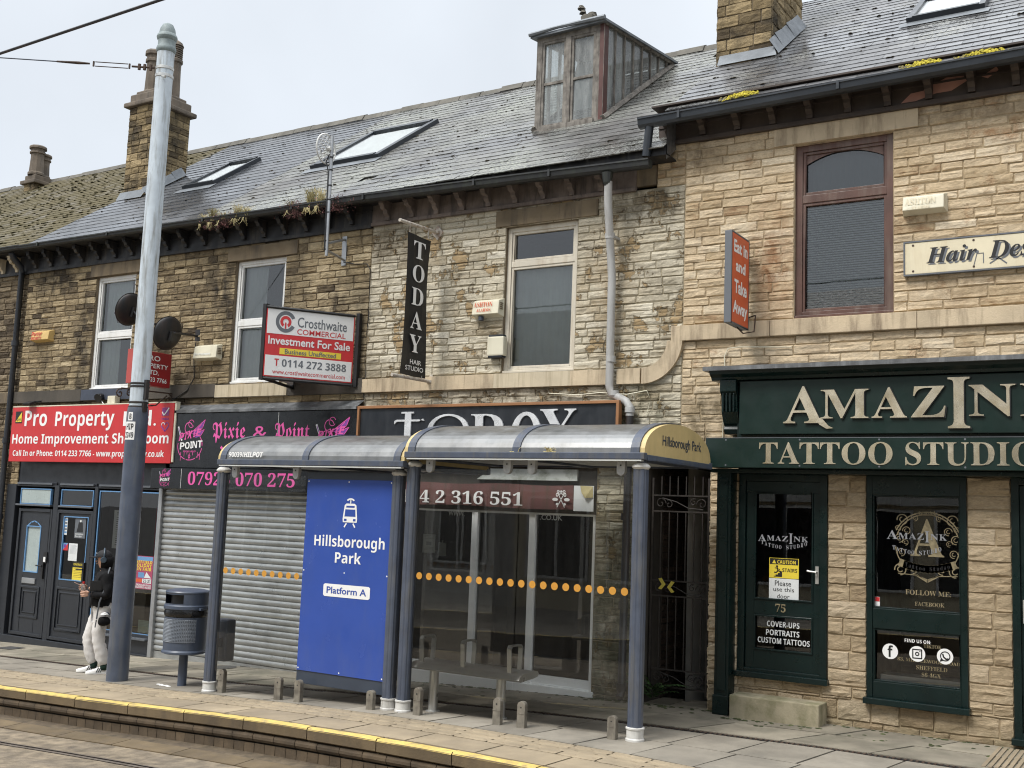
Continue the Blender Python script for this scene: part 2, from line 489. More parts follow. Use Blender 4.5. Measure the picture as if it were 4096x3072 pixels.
M['blind_grey'] = mat('pale grey blind', (.75, .78, .8), .8, var=.05)
M['blind_blue'] = mat('blue grey blind', (.16, .19, .21), .8, var=.06)
M['curtain'] = mat('pale curtain', (.84, .87, .88), .9, var=.1)
M['anthracite'] = mat('anthracite door foil', (.022, .025, .031), .42, var=.12)
M['anthracite_lit'] = mat('lit anthracite sill', (.1, .11, .125), .35, var=.12)  # paler copy of the anthracite, light on the sill edges put into the colour
M['film_blue'] = mat('blue protective film', (.13, .28, .5), .45, var=.1)
M['frost'] = mat('frosted glass', (.36, .42, .41), .3, var=.08)
M['shutter'] = mat('galvanised shutter', (.41, .42, .415), .36, metal=.6, var=.14, dirt=(.16, .16, .15), damt=.5, dsc=(2, 2, 4))
M['alu'] = mat('dull aluminium', (.4, .41, .42), .42, metal=.7, var=.15)
M['steel'] = mat('brushed steel', (.52, .52, .5), .36, metal=.6, var=.1)
M['roof_metal'] = mat('shelter roof sheet', (.25, .252, .25), .4, metal=.8, var=.16, dirt=(.14, .14, .13), damt=.45)
M['shelter_blue'] = mat('grey blue coated steel', (.068, .082, .115), .42, var=.22, vs=6, dirt=(.12, .115, .1), damt=.75, dsc=(8, 8, .9))
M['shelter_dark'] = mat('slate blue board', (.04, .052, .075), .45, var=.12)
M['collar'] = mat('scuffed white collar', (.58, .57, .54), .55, var=.2, vs=12, dirt=(.2, .17, .14), damt=.6)
M['soffit'] = mat('off white soffit', (.55, .56, .54), .5, var=.12)
M['yellow_end'] = mat('faded yellow panel', (.56, .43, .2), .5, var=.1, vs=4, dirt=(.34, .27, .14), damt=.35)
M['sign_blue'] = mat('tram stop blue', (.036, .08, .34), .2, var=.1, vs=1.5, dirt=(.06, .1, .3), damt=.5, dsc=(3, 3, 1))
M['white'] = mat('white lettering', (.8, .8, .79), .5, var=.03)
M['white_vinyl'] = mat('white board', (.72, .72, .71), .45, var=.05)
M['red_sign'] = mat('red sign face', (.53, .025, .028), .42, var=.05, dirt=(.33, .02, .02), damt=.3)
M['red_dark'] = mat('dark red board', (.3, .016, .02), .45, var=.1)
M['red_pale'] = mat('faded red edge', (.42, .07, .06), .5, var=.1)
M['black_sign'] = mat('black gloss panel', (.006, .007, .009), .25, var=.2)
M['navy_sign'] = mat('blue black panel', (.011, .014, .019), .4, var=.25, dirt=(.06, .065, .07), damt=.3)
M['pink'] = mat('pink lettering', (.72, .1, .36), .45, var=.08)
M['purple'] = mat('purple lettering', (.2, .05, .3), .45, var=.3, vs=30)
M['copper_trim'] = mat('copper brown trim', (.3, .14, .06), .5, var=.2)
M['chrome'] = mat('silver letter', (.78, .79, .8), .3, metal=.4, var=.25, vs=5)
M['gold'] = mat('champagne metal letter', (.86, .78, .62), .24, metal=.9, var=.3, vs=3.2)
M['gold_dim'] = mat('dim gold print', (.23, .19, .11), .5, var=.4, vs=22)
M['grey_print'] = mat('grey print', (.27, .28, .3), .5, var=.2)
M['green'] = mat('dark green gloss paint', (.0032, .0125, .0118), .33, var=.25, spec=.35)
M['green_sign'] = mat('dark green sign face', (.0065, .02, .0165), .38, var=.16, spec=.35)
M['black'] = mat('black', (.012, .012, .013), .5, var=.2)
M['black_metal'] = mat('black painted iron', (.02, .02, .022), .45, var=.3, dirt=(.09, .05, .03), damt=.4)
M['rust'] = mat('rusty iron', (.06, .036, .024), .8, var=.5, vs=12)
M['rust_white'] = mat('rust stained white iron', (.5, .46, .4), .6, var=.2, dirt=(.2, .09, .04), damt=.9, vs=14, dsc=(9, 9, 9))
M['cream_box'] = mat('cream alarm box', (.68, .64, .5), .45, var=.08, dirt=(.35, .3, .2), damt=.4)
M['yellow_box'] = mat('faded yellow alarm box', (.62, .43, .16), .5, var=.1)
M['orange_sign'] = mat('orange red sign', (.6, .105, .035), .42, var=.07)
M['orange_dot'] = mat('orange sticker', (.56, .27, .04), .5, var=.06)
M['yellow'] = mat('yellow print', (.74, .58, .05), .5, var=.06)
M['grey_print_dark'] = mat('slate grey print', (.12, .13, .145), .5, var=.05)
M['brown_sign'] = mat('faded burgundy banner', (.14, .06, .055), .6, var=.15, dirt=(.07, .06, .04), damt=.8)
M['cream_sign'] = mat('yellowed white sign', (.68, .61, .44), .5, var=.1, dirt=(.42, .3, .15), damt=.4)
M['paper'] = mat('paper', (.66, .68, .68), .7, var=.06)
M['pole_blue'] = mat('grey blue pole paint', (.07, .086, .122), .4, var=.25, vs=4, dirt=(.13, .13, .125), damt=.7, dsc=(7, 7, .8))
M['pole_pale'] = mat('worn pale pole paint', (.52, .58, .63), .5, var=.14, vs=5, dirt=(.17, .16, .13), damt=.95, dsc=(9, 9, .9))
M['pole_cap'] = mat('green stained cap', (.2, .24, .24), .6, var=.3, vs=9)
M['flag'] = mat('flagstone', (.25, .222, .172), .8, var=.34, vs=2.2, dirt=(.1, .1, .07), damt=.65, dsc=(1, 1, 1), bmp=.25, bsc=40, tint=.22)
M['paver'] = mat('grey paver', (.24, .215, .175), .8, var=.26, vs=2, dirt=(.13, .12, .1), damt=.6, dsc=(1, 1, 1), bmp=.25, bsc=60, tint=.14)
M['buff'] = mat('buff concrete slab', (.3, .24, .16), .85, var=.22, vs=3, dirt=(.2, .165, .12), damt=.6, dsc=(1, 1, 1), bmp=.35, bsc=70, tint=.1)
M['kerbstone'] = mat('stained concrete kerb', (.14, .102, .056), .85, var=.3, vs=3, dirt=(.08, .06, .04), damt=.8, dsc=(2, 2, 1), bmp=.4, bsc=50, tint=.15)
M['kerb_low'] = mat('grimy lower kerb', (.1, .072, .044), .85, var=.35, vs=4, dirt=(.05, .038, .026), damt=.9, dsc=(2, 2, 1), bmp=.4, bsc=50, tint=.2)
M['yellow_paint'] = mat('worn yellow paint', (.62, .46, .13), .65, var=.2, vs=6, dirt=(.3, .23, .12), damt=.95, dsc=(6, 9, 5), bmp=.3, bsc=60)
M['grout'] = mat('dark joint', (.035, .032, .026), .95)
M['asphalt'] = mat('asphalt', (.06, .058, .055), .85, var=.2, vs=2, bmp=.3, bsc=90)
M['slab'] = mat('rough track concrete', (.2, .16, .11), .85, var=.55, vs=7, dirt=(.11, .09, .07), damt=.7, dsc=(1, 2.5, 1), bmp=.7, bsc=45)
M['grit'] = mat('gritty channel', (.11, .083, .052), .9, var=.5, vs=9, dirt=(.07, .05, .035), damt=.8, dsc=(1, 4, 1), bmp=.5, bsc=60)
M['rail'] = mat('rail steel', (.22, .19, .16), .4, metal=.6, var=.2)
M['step_stone'] = mat('mossy concrete step', (.33, .29, .2), .9, var=.2, vs=4, dirt=(.12, .12, .05), damt=.9, dsc=(2, 2, 1.5), bmp=.35, bsc=40)
M['bin'] = mat('grey blue bin coat', (.062, .08, .118), .42, var=.12, dirt=(.1, .1, .1), damt=.2)
M['bag'] = mat('black bin bag', (.008, .008, .009), .25, var=.3, bmp=.8, bsc=18)
M['stub'] = mat('weathered stub post', (.2, .18, .145), .7, var=.4, vs=14, dirt=(.07, .055, .04), damt=.8)
M['leaf'] = mat('fern leaf', (.035, .075, .02), .6, var=.35, vs=8, tint=.4)
M['straw'] = mat('dry grass', (.4, .34, .17), .8, var=.3, tint=.35)
M['herb'] = mat('red stem herb', (.17, .07, .065), .8, var=.4, tint=.4)
M['greenery'] = mat('gutter grass', (.2, .17, .07), .8, var=.3, tint=.35)
M['skin'] = mat('skin', (.5, .29, .2), .5, var=.06)
M['cloth_black'] = mat('black fleece', (.012, .012, .013), .95, var=.3, vs=14, bmp=.3, bsc=90, spec=.2)
M['cloth_white'] = mat('white joggers', (.66, .64, .62), .9, var=.07, vs=9, bmp=.25, bsc=30, spec=.2)
M['cap'] = mat('black cap', (.012, .012, .014), .8)
M['headphone'] = mat('blue grey headphones', (.05, .075, .1), .4)
M['sock'] = mat('dark green sock', (.01, .035, .025), .9)
M['shoe'] = mat('white trainer', (.74, .73, .7), .5, var=.05)
M['drink'] = mat('red drink', (.28, .012, .02), .15)
M['clear'] = glass('clear bottle', (.9, .92, .92), ior=1.4, haze=.15, hazecol=(.7, .7, .7))
M['phone_gold'] = mat('rose gold phone', (.42, .27, .21), .35, metal=.3)
M['opp_wall'] = mat('opposite render', (.45, .44, .41), .85, var=.2)
M['opp_roof'] = mat('opposite slate', (.07, .072, .078), .55, var=.25, vs=5)


def hmat(name, rows):                                    # printed sheet, plain
    return mat(name, rows, .6, var=.1)


# ------------------------------------------------------------------ ground levels
GX = [-60, -30, -17, -13.3, -10.5, -8, -5.85, -4.4, -3, 5, 60]
GZ = [-1.75, -.85, -.44, -.33, -.24, -.12, -.04, 0, .02, .04, .1]


def g(x):
    if x <= GX[0]: return GZ[0]
    for i in range(len(GX)-1):
        if x <= GX[i+1]:
            return GZ[i]+(GZ[i+1]-GZ[i])*(x-GX[i])/(GX[i+1]-GX[i])
    return GZ[-1]


def kerb_y(x):
    if x < -10.5: return -3.18
    if x < -4: return -3.18-.0122*(x+10.5)**2
    return -3.18-.0122*6.5**2-.159*(x+4)


def xs(a, b, step):
    n = max(1, int(round((b-a)/step)))
    return [a+(b-a)*i/n for i in range(n+1)]


RD = -.33     # the track lies this far below the platform
mb = MB()
gx = [-400, -120, -60]+xs(-45, 12, 3)+[60, 150, 400]
gy = [-400, -100, -40, -10.6]
for i in range(len(gx)-1):
    for j in range(len(gy)-1):
        q = [(gx[i], gy[j]), (gx[i+1], gy[j]), (gx[i+1], gy[j+1]), (gx[i], gy[j+1])]
        mb.quad(*[(a, b, g(a)+RD-.03) for a, b in q])
    q = [(gx[i], -10.6), (gx[i+1], -10.6), (gx[i+1], 400), (gx[i], 400)]
    mb.quad(*[(a, b, g(a)+RD-.03) for a, b in q])
kind(mb.build('ground', M['asphalt']), 'structure')

# track slab, channel, edging stones, rails
mb = MB(); ed = MB(); ch = MB(); rl = MB()
X = xs(-30, 10, .5)
for a, b in zip(X, X[1:]):
    ka, kb, za, zb = kerb_y(a), kerb_y(b), g(a)+RD, g(b)+RD
    ch.quad((a, ka-.26, za-.005), (b, kb-.26, zb-.005), (b, kb+.05, zb+.005), (a, ka+.05, za+.005))
    mb.quad((a, ka-1.02, za+.02), (b, kb-1.02, zb+.02), (b, kb-.555, zb+.02), (a, ka-.555, za+.02))
    mb.quad((a, ka-2.50, za+.02), (b, kb-2.50, zb+.02), (b, kb-1.13, zb+.02), (a, ka-1.13, za+.02))
    mb.quad((a, ka-6.6, za+.02), (b, kb-6.6, zb+.02), (b, kb-2.61, zb+.02), (a, ka-2.61, za+.02))
    for o_ in (1.02, 2.50):
        rl.quad((a, ka-o_-.11, za+.026), (b, kb-o_-.11, zb+.026), (b, kb-o_-.06, zb+.026), (a, ka-o_-.06, za+.026), 0)
        rl.quad((a, ka-o_-.06, za-.015), (b, kb-o_-.06, zb-.015), (b, kb-o_-.025, zb-.015), (a, ka-o_-.025, za-.015), 1)
        rl.quad((a, ka-o_-.025, za+.024), (b, kb-o_-.025, zb+.024), (b, kb-o_, zb+.024), (a, ka-o_, za+.024), 0)
X = xs(-30, 10, .93)
for i, (a, b) in enumerate(zip(X, X[1:])):
    a += .006; b -= .006; t = random.random()
    ka, kb, za, zb = kerb_y(a), kerb_y(b), g(a)+RD, g(b)+RD
    ed.add([(a, ka-.55, za-.02), (b, kb-.55, zb-.02), (b, kb-.55, zb+.03), (a, ka-.55, za+.03), (b, kb-.3, zb+.045), (a, ka-.3, za+.045), (b, kb-.26, zb+.02), (a, ka-.26, za+.02), (b, kb-.26, zb-.03), (a, ka-.26, za-.03)],
           [(0, 1, 2, 3), (3, 2, 4, 5), (5, 4, 6, 7), (7, 6, 8, 9), (0, 3, 5, 7, 9), (1, 8, 6, 4, 2)], 0, t)
kind(mb.build('track_bed', M['slab']), 'structure')
kind(ch.build('gutter_channel', M['grit']), 'structure')
kind(ed.build('edging_stones', M['kerbstone']), 'structure')
kind(rl.build('tram_rails', [M['rail'], M['grout']]), 'structure')

# platform: joint bed, flags, pavers, tactile strip, buff slabs, kerb
fl = MB(); pv = MB(); tk = MB(); bf = MB(); bed = MB()
X = xs(-34, 12, .8)
for a, b in zip(X, X[1:]):
    bed.quad((a, kerb_y(a)+.05, g(a)-.011), (b, kerb_y(b)+.05, g(b)-.011), (b, 0.6, g(b)-.011), (a, 0.6, g(a)-.011))
kind(bed.build('pavement_bed', M['grout']), 'structure')


def slabrow(mb, f0, f1, w, x0=-34, x1=12, jit=.004, gap=.006, skew=0.0):
    gap *= 1.9
    x = x0+random.random()*w
    while x < x1:
        ww = w*random.uniform(.96, 1.04) if w < .7 else w*random.uniform(.8, 1.2)
        a, b = x+gap, x+ww-gap
        dz = [random.uniform(-jit, jit) for _ in range(4)]
        ps = [(a, f0(a)+gap), (b, f0(b)+gap), (b+skew, f1(b)-gap), (a+skew, f1(a)-gap)]
        vs = [(p[0], p[1], g(p[0])+d) for p, d in zip(ps, dz)]
        vs += [(p[0], p[1], p[2]-.03) for p in vs]
        mb.add(vs, [(0, 1, 2, 3), (0, 4, 5, 1), (1, 5, 6, 2), (2, 6, 7, 3), (3, 7, 4, 0)], 0, random.random())
        x += ww


def ko(o): return lambda x: kerb_y(x)+o
def cy(y): return lambda x: y


slabrow(fl, cy(-.55), cy(.02), .85, skew=.22); slabrow(fl, cy(-1.2), cy(-.55), .8, skew=.25); slabrow(fl, cy(.02), cy(.55), .8)
midf = lambda x: (kerb_y(x)+1.02-1.3)/2
slabrow(pv, midf, cy(-1.3), .6, skew=.12); slabrow(pv, ko(1.02), midf, .6, skew=.12)
slabrow(bf, ko(.13), ko(.57), .88, jit=.001, skew=.03)
slabrow(tk, ko(.57), ko(.80), .4, jit=.001); slabrow(tk, ko(.80), ko(1.02), .4, jit=.001)
x = -30
while x < 8:
    for r_ in range(3):
        xx = x+(.1 if r_ % 2 else 0); yy = kerb_y(xx)+.63+.145*r_
        vs = []; n_ = 12
        for k_, (q, h) in enumerate(((1, -.002), (.8, .006), (.5, .008))):
            for j in range(n_):
                th = 2*math.pi*j/n_
                vs.append((xx+.09*q*math.cos(th), yy+.055*q*math.sin(th), g(xx)+h))
        fs = [(k_*n_+j, k_*n_+(j+1) % n_, (k_+1)*n_+(j+1) % n_, (k_+1)*n_+j) for k_ in range(2) for j in range(n_)]+[tuple(range(2*n_, 3*n_))]
        tk.add(vs, fs, 0, .5)
    x += .2
kind(fl.build('pavement', M['flag']), 'structure')
kind(pv.build('platform_paving', M['paver']), 'structure')
kind(bf.build('platform_edge_slabs', M['buff']), 'structure')
kind(tk.build('tactile_paving', M['buff']), 'structure')
dr = MB()
X = xs(-34, 12, .5)
for a, b in zip(X, X[1:]):
    dr.quad((a, -1.295, g(a)-.004), (b, -1.295, g(b)-.004), (b, -1.205, g(b)-.004), (a, -1.205, g(a)-.004))
    for q in range(10):
        c = a+.05*q
        dr.box(c+.012, c+.036, -1.28, -1.22, g(c)-.003, g(c)+.001, 1)
kind(dr.build('drain_channel', [M['black'], M['rust']]), 'structure')

kb_ = MB(); yl = MB(); kl = MB()
X = xs(-30, 10, .9)
for a, b in zip(X, X[1:]):
    a += .006; b -= .006; t = random.random()
    prof = [(.14, -.001), (.015, -.001), (0, -.012), (0, -.105), (.02, -.118), (.14, -.118)]
    n_ = len(prof)
    jz = random.uniform(-.003, .003)
    vs = [(xx, kerb_y(xx)+p[0], g(xx)+p[1]+jz) for xx in (a, b) for p in prof]
    kb_.add(vs, [(i, i+1, i+1+n_, i+n_) for i in range(n_-1)]+[tuple(range(n_)), tuple(range(2*n_-1, n_-1, -1))], 0, t)
    sub = xs(a, b, .3); 
    for c, d in zip(sub, sub[1:]):
        yl.add([(xx, kerb_y(xx)+q, g(xx)+.004+jz+zz) for xx in (c, d) for q, zz in ((.088+random.uniform(-.016, .008), 0), (.012, 0), (-.003, -.022))], [(0, 1, 4, 3), (1, 2, 5, 4)], 0, t)
X = xs(-30, 10, .3)
for a, b in zip(X, X[1:]):
    a += .004; b -= .004; t = random.random()
    prof = [(.05, -.128), (.025, -.135), (.012, -.16), (.012, -.185), (.028, -.21), (.06, -.222)]
    n_ = len(prof)
    vs = [(xx, kerb_y(xx)+p[0], g(xx)+p[1]) for xx in (a, b) for p in prof]
    kl.add(vs, [(i, i+1, i+1+n_, i+n_) for i in range(n_-1)], 0, t)
    for c, d in ((a, (a+b)/2-.003), ((a+b)/2+.003, b)):
        t = random.random()
        kl.add([(xx, kerb_y(xx)+p[0], g(xx)+p[1]) for xx in (c, d) for p in ((.045, -.232), (.045, -.35))], [(0, 1, 3, 2)], 0, t)
    kl.add([(xx, kerb_y(xx)+p[0], g(xx)+p[1]) for xx in (a-.01, b+.01) for p in ((.075, -.1), (.075, -.36))], [(0, 1, 3, 2)], 1)
kind(kb_.build('kerb', M['kerbstone']), 'structure')
kind(yl.build('yellow_platform_line', M['yellow_paint']), 'structure')
kind(kl.build('kerb_base', [M['kerb_low'], M['grout']]), 'structure')
# platform and pavement across the tracks
of = MB()
X = xs(-40, 30, 2)
for a, b in zip(X, X[1:]):
    ya, yb = -10.5, -10.5
    of.quad((a, -17, g(a)), (b, -17, g(b)), (b, yb, g(b)), (a, ya, g(a)), 0)
    of.quad((a, ya-.14, g(a)+.004), (b, yb-.14, g(b)+.004), (b, yb-.02, g(b)+.004), (a, ya-.02, g(a)+.004), 1)
    of.quad((a, ya, g(a)), (b, yb, g(b)), (b, yb, g(b)-.4), (a, ya, g(a)-.4), 2)
kind(of.build('far_platform', [M['paver'], M['yellow_paint'], M['kerbstone']]), 'structure')

# ------------------------------------------------------------------ masonry, slates, joinery
def stone_block(mb, x0, x1, z0, z1, y, dep, m, t, big=False):
    L, H = x1-x0, z1-z0
    gp = .003; e = min(.008, H*.1)
    nx = max(2, int(L/.05)); nz = 4 if H < .13 else 5
    ux = [gp]+[gp+e+(L-2*gp-2*e)*i/nx for i in range(nx+1)]+[L-gp]
    uz = [gp]+[gp+e+(H-2*gp-2*e)*i/nz for i in range(nz+1)]+[H-gp]
    led = [random.uniform(-1, 1)*(.3 if H < .13 else .14) for _ in range(nz+3)]
    s = random.random()*50; tl = random.uniform(-.35, .35); ov = random.uniform(.35, .85)
    vs = []
    for j, b in enumerate(uz):
        for i, a in enumerate(ux):
            if i in (0, nx+2) or j in (0, nz+2):
                d = .009
                a += random.uniform(-.002, .002) if 0 < i < nx+2 else 0; b += random.uniform(-.003, .003) if 0 < j < nz+2 else 0
            else:
                nz_ = noise.noise((a*6+s, b*24, s))*.85+noise.noise((a*22+s, b*60, s*2))*.4
                edge = .75 if i in (1, nx+1) or j in (1, nz+1) else 1
                d = -dep*max(.05, edge*(ov+nz_+led[j]+tl*(b/H-.5)))
                a += random.uniform(-.004, .004); b += random.uniform(-.004, .004)
            vs.append((x0+a, y+d, z0+b))
    w = nx+3
    fs = [(j*w+i, j*w+i+1, (j+1)*w+i+1, (j+1)*w+i) for j in range(nz+2) for i in range(nx+2)]
    mb.add(vs, fs, m, t)


def free(x0, x1, a, b, holes):
    iv = [(x0, x1)]
    for hx0, hx1, hz0, hz1 in holes:
        if hz0 < b-1e-4 and hz1 > a+1e-4:
            n_ = []
            for p, q in iv:
                if hx1 <= p or hx0 >= q: n_.append((p, q))
                else:
                    if hx0 > p: n_.append((p, hx0))
                    if hx1 < q: n_.append((hx1, q))
            iv = n_
    return [q for q in iv if q[1]-q[0] > .015]


def masonry(mb, x0, x1, z0, z1, holes=(), ch=.1, L=(.2, .42), y=0, dep=.02, m=0, mm=1, tb=0, sg=.24):
    zs = sorted(set([z0, z1]+[z for h in holes for z in h[2:] if z0 < z < z1]))
    rows = []
    for a, b in zip(zs, zs[1:]):
        if b-a < .01: continue
        n_ = max(1, round((b-a)/ch)); hs = [random.uniform(.86, 1.14) for _ in range(n_)]; tot = sum(hs); c = a
        for h in hs:
            rows.append((c, c+(b-a)*h/tot)); c += (b-a)*h/tot
    for a, b in rows:
        for p, q in free(x0, x1, a, b, holes):
            mb.quad((p, y+.006, a), (q, y+.006, a), (q, y+.006, b), (p, y+.006, b), mm)
            x = p; first = True
            while x < q-1e-4:
                l_ = random.uniform(*L)*(random.uniform(.4, 1) if first else 1); first = False
                if q-x-l_ < L[0]*.5: l_ = q-x
                stone_block(mb, x, min(q, x+l_), a, b, y, dep, m, min(1, max(0, random.gauss(.5+tb, sg))))
                x += l_


def reveal(mb, x0, x1, z0, z1, y0, y1, m):                 # the four inner sides of an opening
    mb.quad((x0, y0, z0), (x0, y1, z0), (x0, y1, z1), (x0, y0, z1), m)
    mb.quad((x1, y1, z0), (x1, y0, z0), (x1, y0, z1), (x1, y1, z1), m)
    mb.quad((x0, y1, z1), (x1, y1, z1), (x1, y0, z1), (x0, y0, z1), m)
    mb.quad((x0, y0, z0), (x1, y0, z0), (x1, y1, z0), (x0, y1, z0), m)


TH = R(35.3); CT, ST = math.cos(TH), math.sin(TH)


def slope(y0, z0):                                         # (u along the eave, v up the slope, w off the slope)
    return lambda u, v, w: (u, y0+v*CT-w*ST, z0+v*ST+w*CT)


def slates(x0, x1, y0, z0, length, gauge, width, jit=1.0, miss=.001):
    mb = MB(slope(y0, z0))
    mb.quad((x0, 0, -.02), (x1, 0, -.02), (x1, length, -.02), (x0, length, -.02), 1)
    n_ = int(length/gauge)
    for r_ in range(n_+1):
        v0 = r_*gauge-(.085 if r_ == 0 else 0); v1 = min(length, r_*gauge+gauge*1.08)
        x = x0-(width*.5 if r_ % 2 else 0)
        sag = .006*jit*math.sin(r_*.7)
        while x < x1:
            w_ = width*random.uniform(.97, 1.03)
            a, b = max(x0, x+.0018), min(x1, x+w_-.0018)
            if b-a > .03 and random.random() > miss:
                h = .009; j = [random.uniform(-.0025, .0025)*jit for _ in range(4)]; dv = random.uniform(-.008, .008)*jit
                if random.random() < .012*jit: dv -= .02*random.random(); j[0] += .005
                cl = random.uniform(0, .018) if random.random() < .06 else 0
                vs = [(a, v0+dv, h+j[0]), (b-cl, v0+dv, h+j[1]), (b, v0+dv+cl, h+j[1]), (b, v1, .002+j[2]*.4), (a, v1, .002+j[3]*.4), (a, v0+dv, -.004), (b-cl, v0+dv, -.004)]
                mb.add(vs, [(0, 1, 2, 3, 4), (5, 6, 1, 0)], 0, min(1, max(0, random.gauss(.5, .2))))
            x += w_
    return mb


def ridge_tiles(x0, x1, y, z, seg=.45):
    mb = MB()
    x = x0
    while x < x1:
        b = min(x1, x+seg); dz = random.uniform(-.012, .012); dy = random.uniform(-.01, .01)
        prof = [(-.16, -.1), (-.09, .015), (0, .06), (.09, .015), (.16, -.1)]
        mb.extr([(y+p[0]+dy, z+p[1]+dz) for p in prof], 'x', x+.004, b-.004)
        x = b
    return mb


def moss_tufts(x0, x1, y0, z0, length, gauge, n_, bias=None, r=(.015, .045)):
    mb = MB()
    f = slope(y0, z0)
    for _ in range(n_):
        v = gauge*random.randint(1, max(1, int(length/gauge)-1))+random.uniform(-.03, .01)
        u = random.uniform(x0, x1)
        if bias and random.random() > bias(u, v): continue
        rr = random.uniform(*r)
        for q in range(random.randint(1, 3)):
            mb.blob(f(u+random.uniform(-.03, .03)*q, v, .006), rr*random.uniform(.6, 1), 0, .5, .55)
    return mb


def corbel_mesh():
    mb = MB()
    prof = [(-.02, 0), (-.24, 0), (-.24, -.045), (-.21, -.06), (-.19, -.1), (-.13, -.115), (-.125, -.15), (-.075, -.19), (-.07, -.235), (-.02, -.235)]
    mb.extr(prof, 'x', -.035, .035)
    mb.box(-.045, .045, -.25, -.02, 0, .022)
    return mb


def corbels(b, xs_, z, m, y=0):
    first = None
    for x in xs_:
        if first is None:
            mb = corbel_mesh()
            mb.tf = None
            mb.v = [(p[0]+x, p[1]+y, p[2]+z) for p in mb.v]
            first = mb.build('corbel', m, b); fx = x
        else:
            c = first.copy(); COL.objects.link(c); c.parent = b
            c.location = (x-fx, random.uniform(-.004, .004), random.uniform(-.008, .004))
            c.rotation_euler = (0, 0, 0)


def gutter_run(pts, y0, y1, m, b, h=.075):                  # pts: (x, z of the upper lip)
    mb = MB()
    for (xa, za), (xb, zb) in zip(pts, pts[1:]):
        prof = [(y1, 0), (y0-.012, 0), (y0-.012, -.018), (y0, -.024), (y0+.01, -h*.75), (y0+.04, -h), (y1-.02, -h), (y1, -h*.7)]
        n_ = len(prof)
        vs = [(xa, p[0], za+p[1]) for p in prof]+[(xb, p[0], zb+p[1]) for p in prof]
        mb.add(vs, [(i, (i+1) % n_, (i+1) % n_+n_, i+n_) for i in range(n_)]+[tuple(range(n_-1, -1, -1)), tuple(range(n_, 2*n_))])
        xm = xa+.5
        while xm < xb-.2:
            zz = za+(zb-za)*(xm-xa)/(xb-xa)
            mb.box(xm, xm+.03, y0-.018, y0+.01, zz-h*.8, zz+.004); xm += 1.8
    return mb.build('gutter', m, b)


def skylight(b, x0, x1, v0, v1, y0, z0, frame=.07):
    mb = MB(slope(y0, z0))
    a = [(x0, x0+frame), (x1-frame, x1)]
    for p, q in a:
        mb.add([(p, v0, 0), (q, v0, 0), (q, v1, 0), (p, v1, 0), (p, v0, .075), (q, v0, .075), (q, v1, .075), (p, v1, .075)], [(4, 5, 6, 7), (0, 1, 5, 4), (1, 2, 6, 5), (3, 0, 4, 7), (2, 3, 7, 6)])
    for p, q, h in ((v0, v0+frame, .085), (v1-frame*1.2, v1, .09)):
        mb.add([(x0+frame, p, 0), (x1-frame, p, 0), (x1-frame, q, 0), (x0+frame, q, 0), (x0+frame, p, h), (x1-frame, p, h), (x1-frame, q, h), (x0+frame, q, h)], [(4, 5, 6, 7), (0, 1, 5, 4), (2, 3, 7, 6)])
    mb.add([(x0-.06, v0-.2, .017), (x1+.06, v0-.2, .017), (x1+.06, v0, .02), (x0-.06, v0, .02)], [(0, 1, 2, 3)], 1)
    o = mb.build('skylight', [M['gutter'], M['lead']], b)
    p = MB(slope(y0, z0))
    p.quad((x0+frame, v0+frame, .055), (x1-frame, v0+frame, .055), (x1-frame, v1-frame*1.2, .055), (x0+frame, v1-frame*1.2, .055))
    p.build('pane', M['glass_roof'], o)
    q = MB(slope(y0, z0))
    q.quad((x0+frame, v0+frame, .025), (x1-frame, v0+frame, .025), (x1-frame, v1-frame*1.2, .025), (x0+frame, v1-frame*1.2, .025))
    q.build('blind', M['paper'], o)  # pale sheet under the pane, its white stands in for reflected sky
    return o


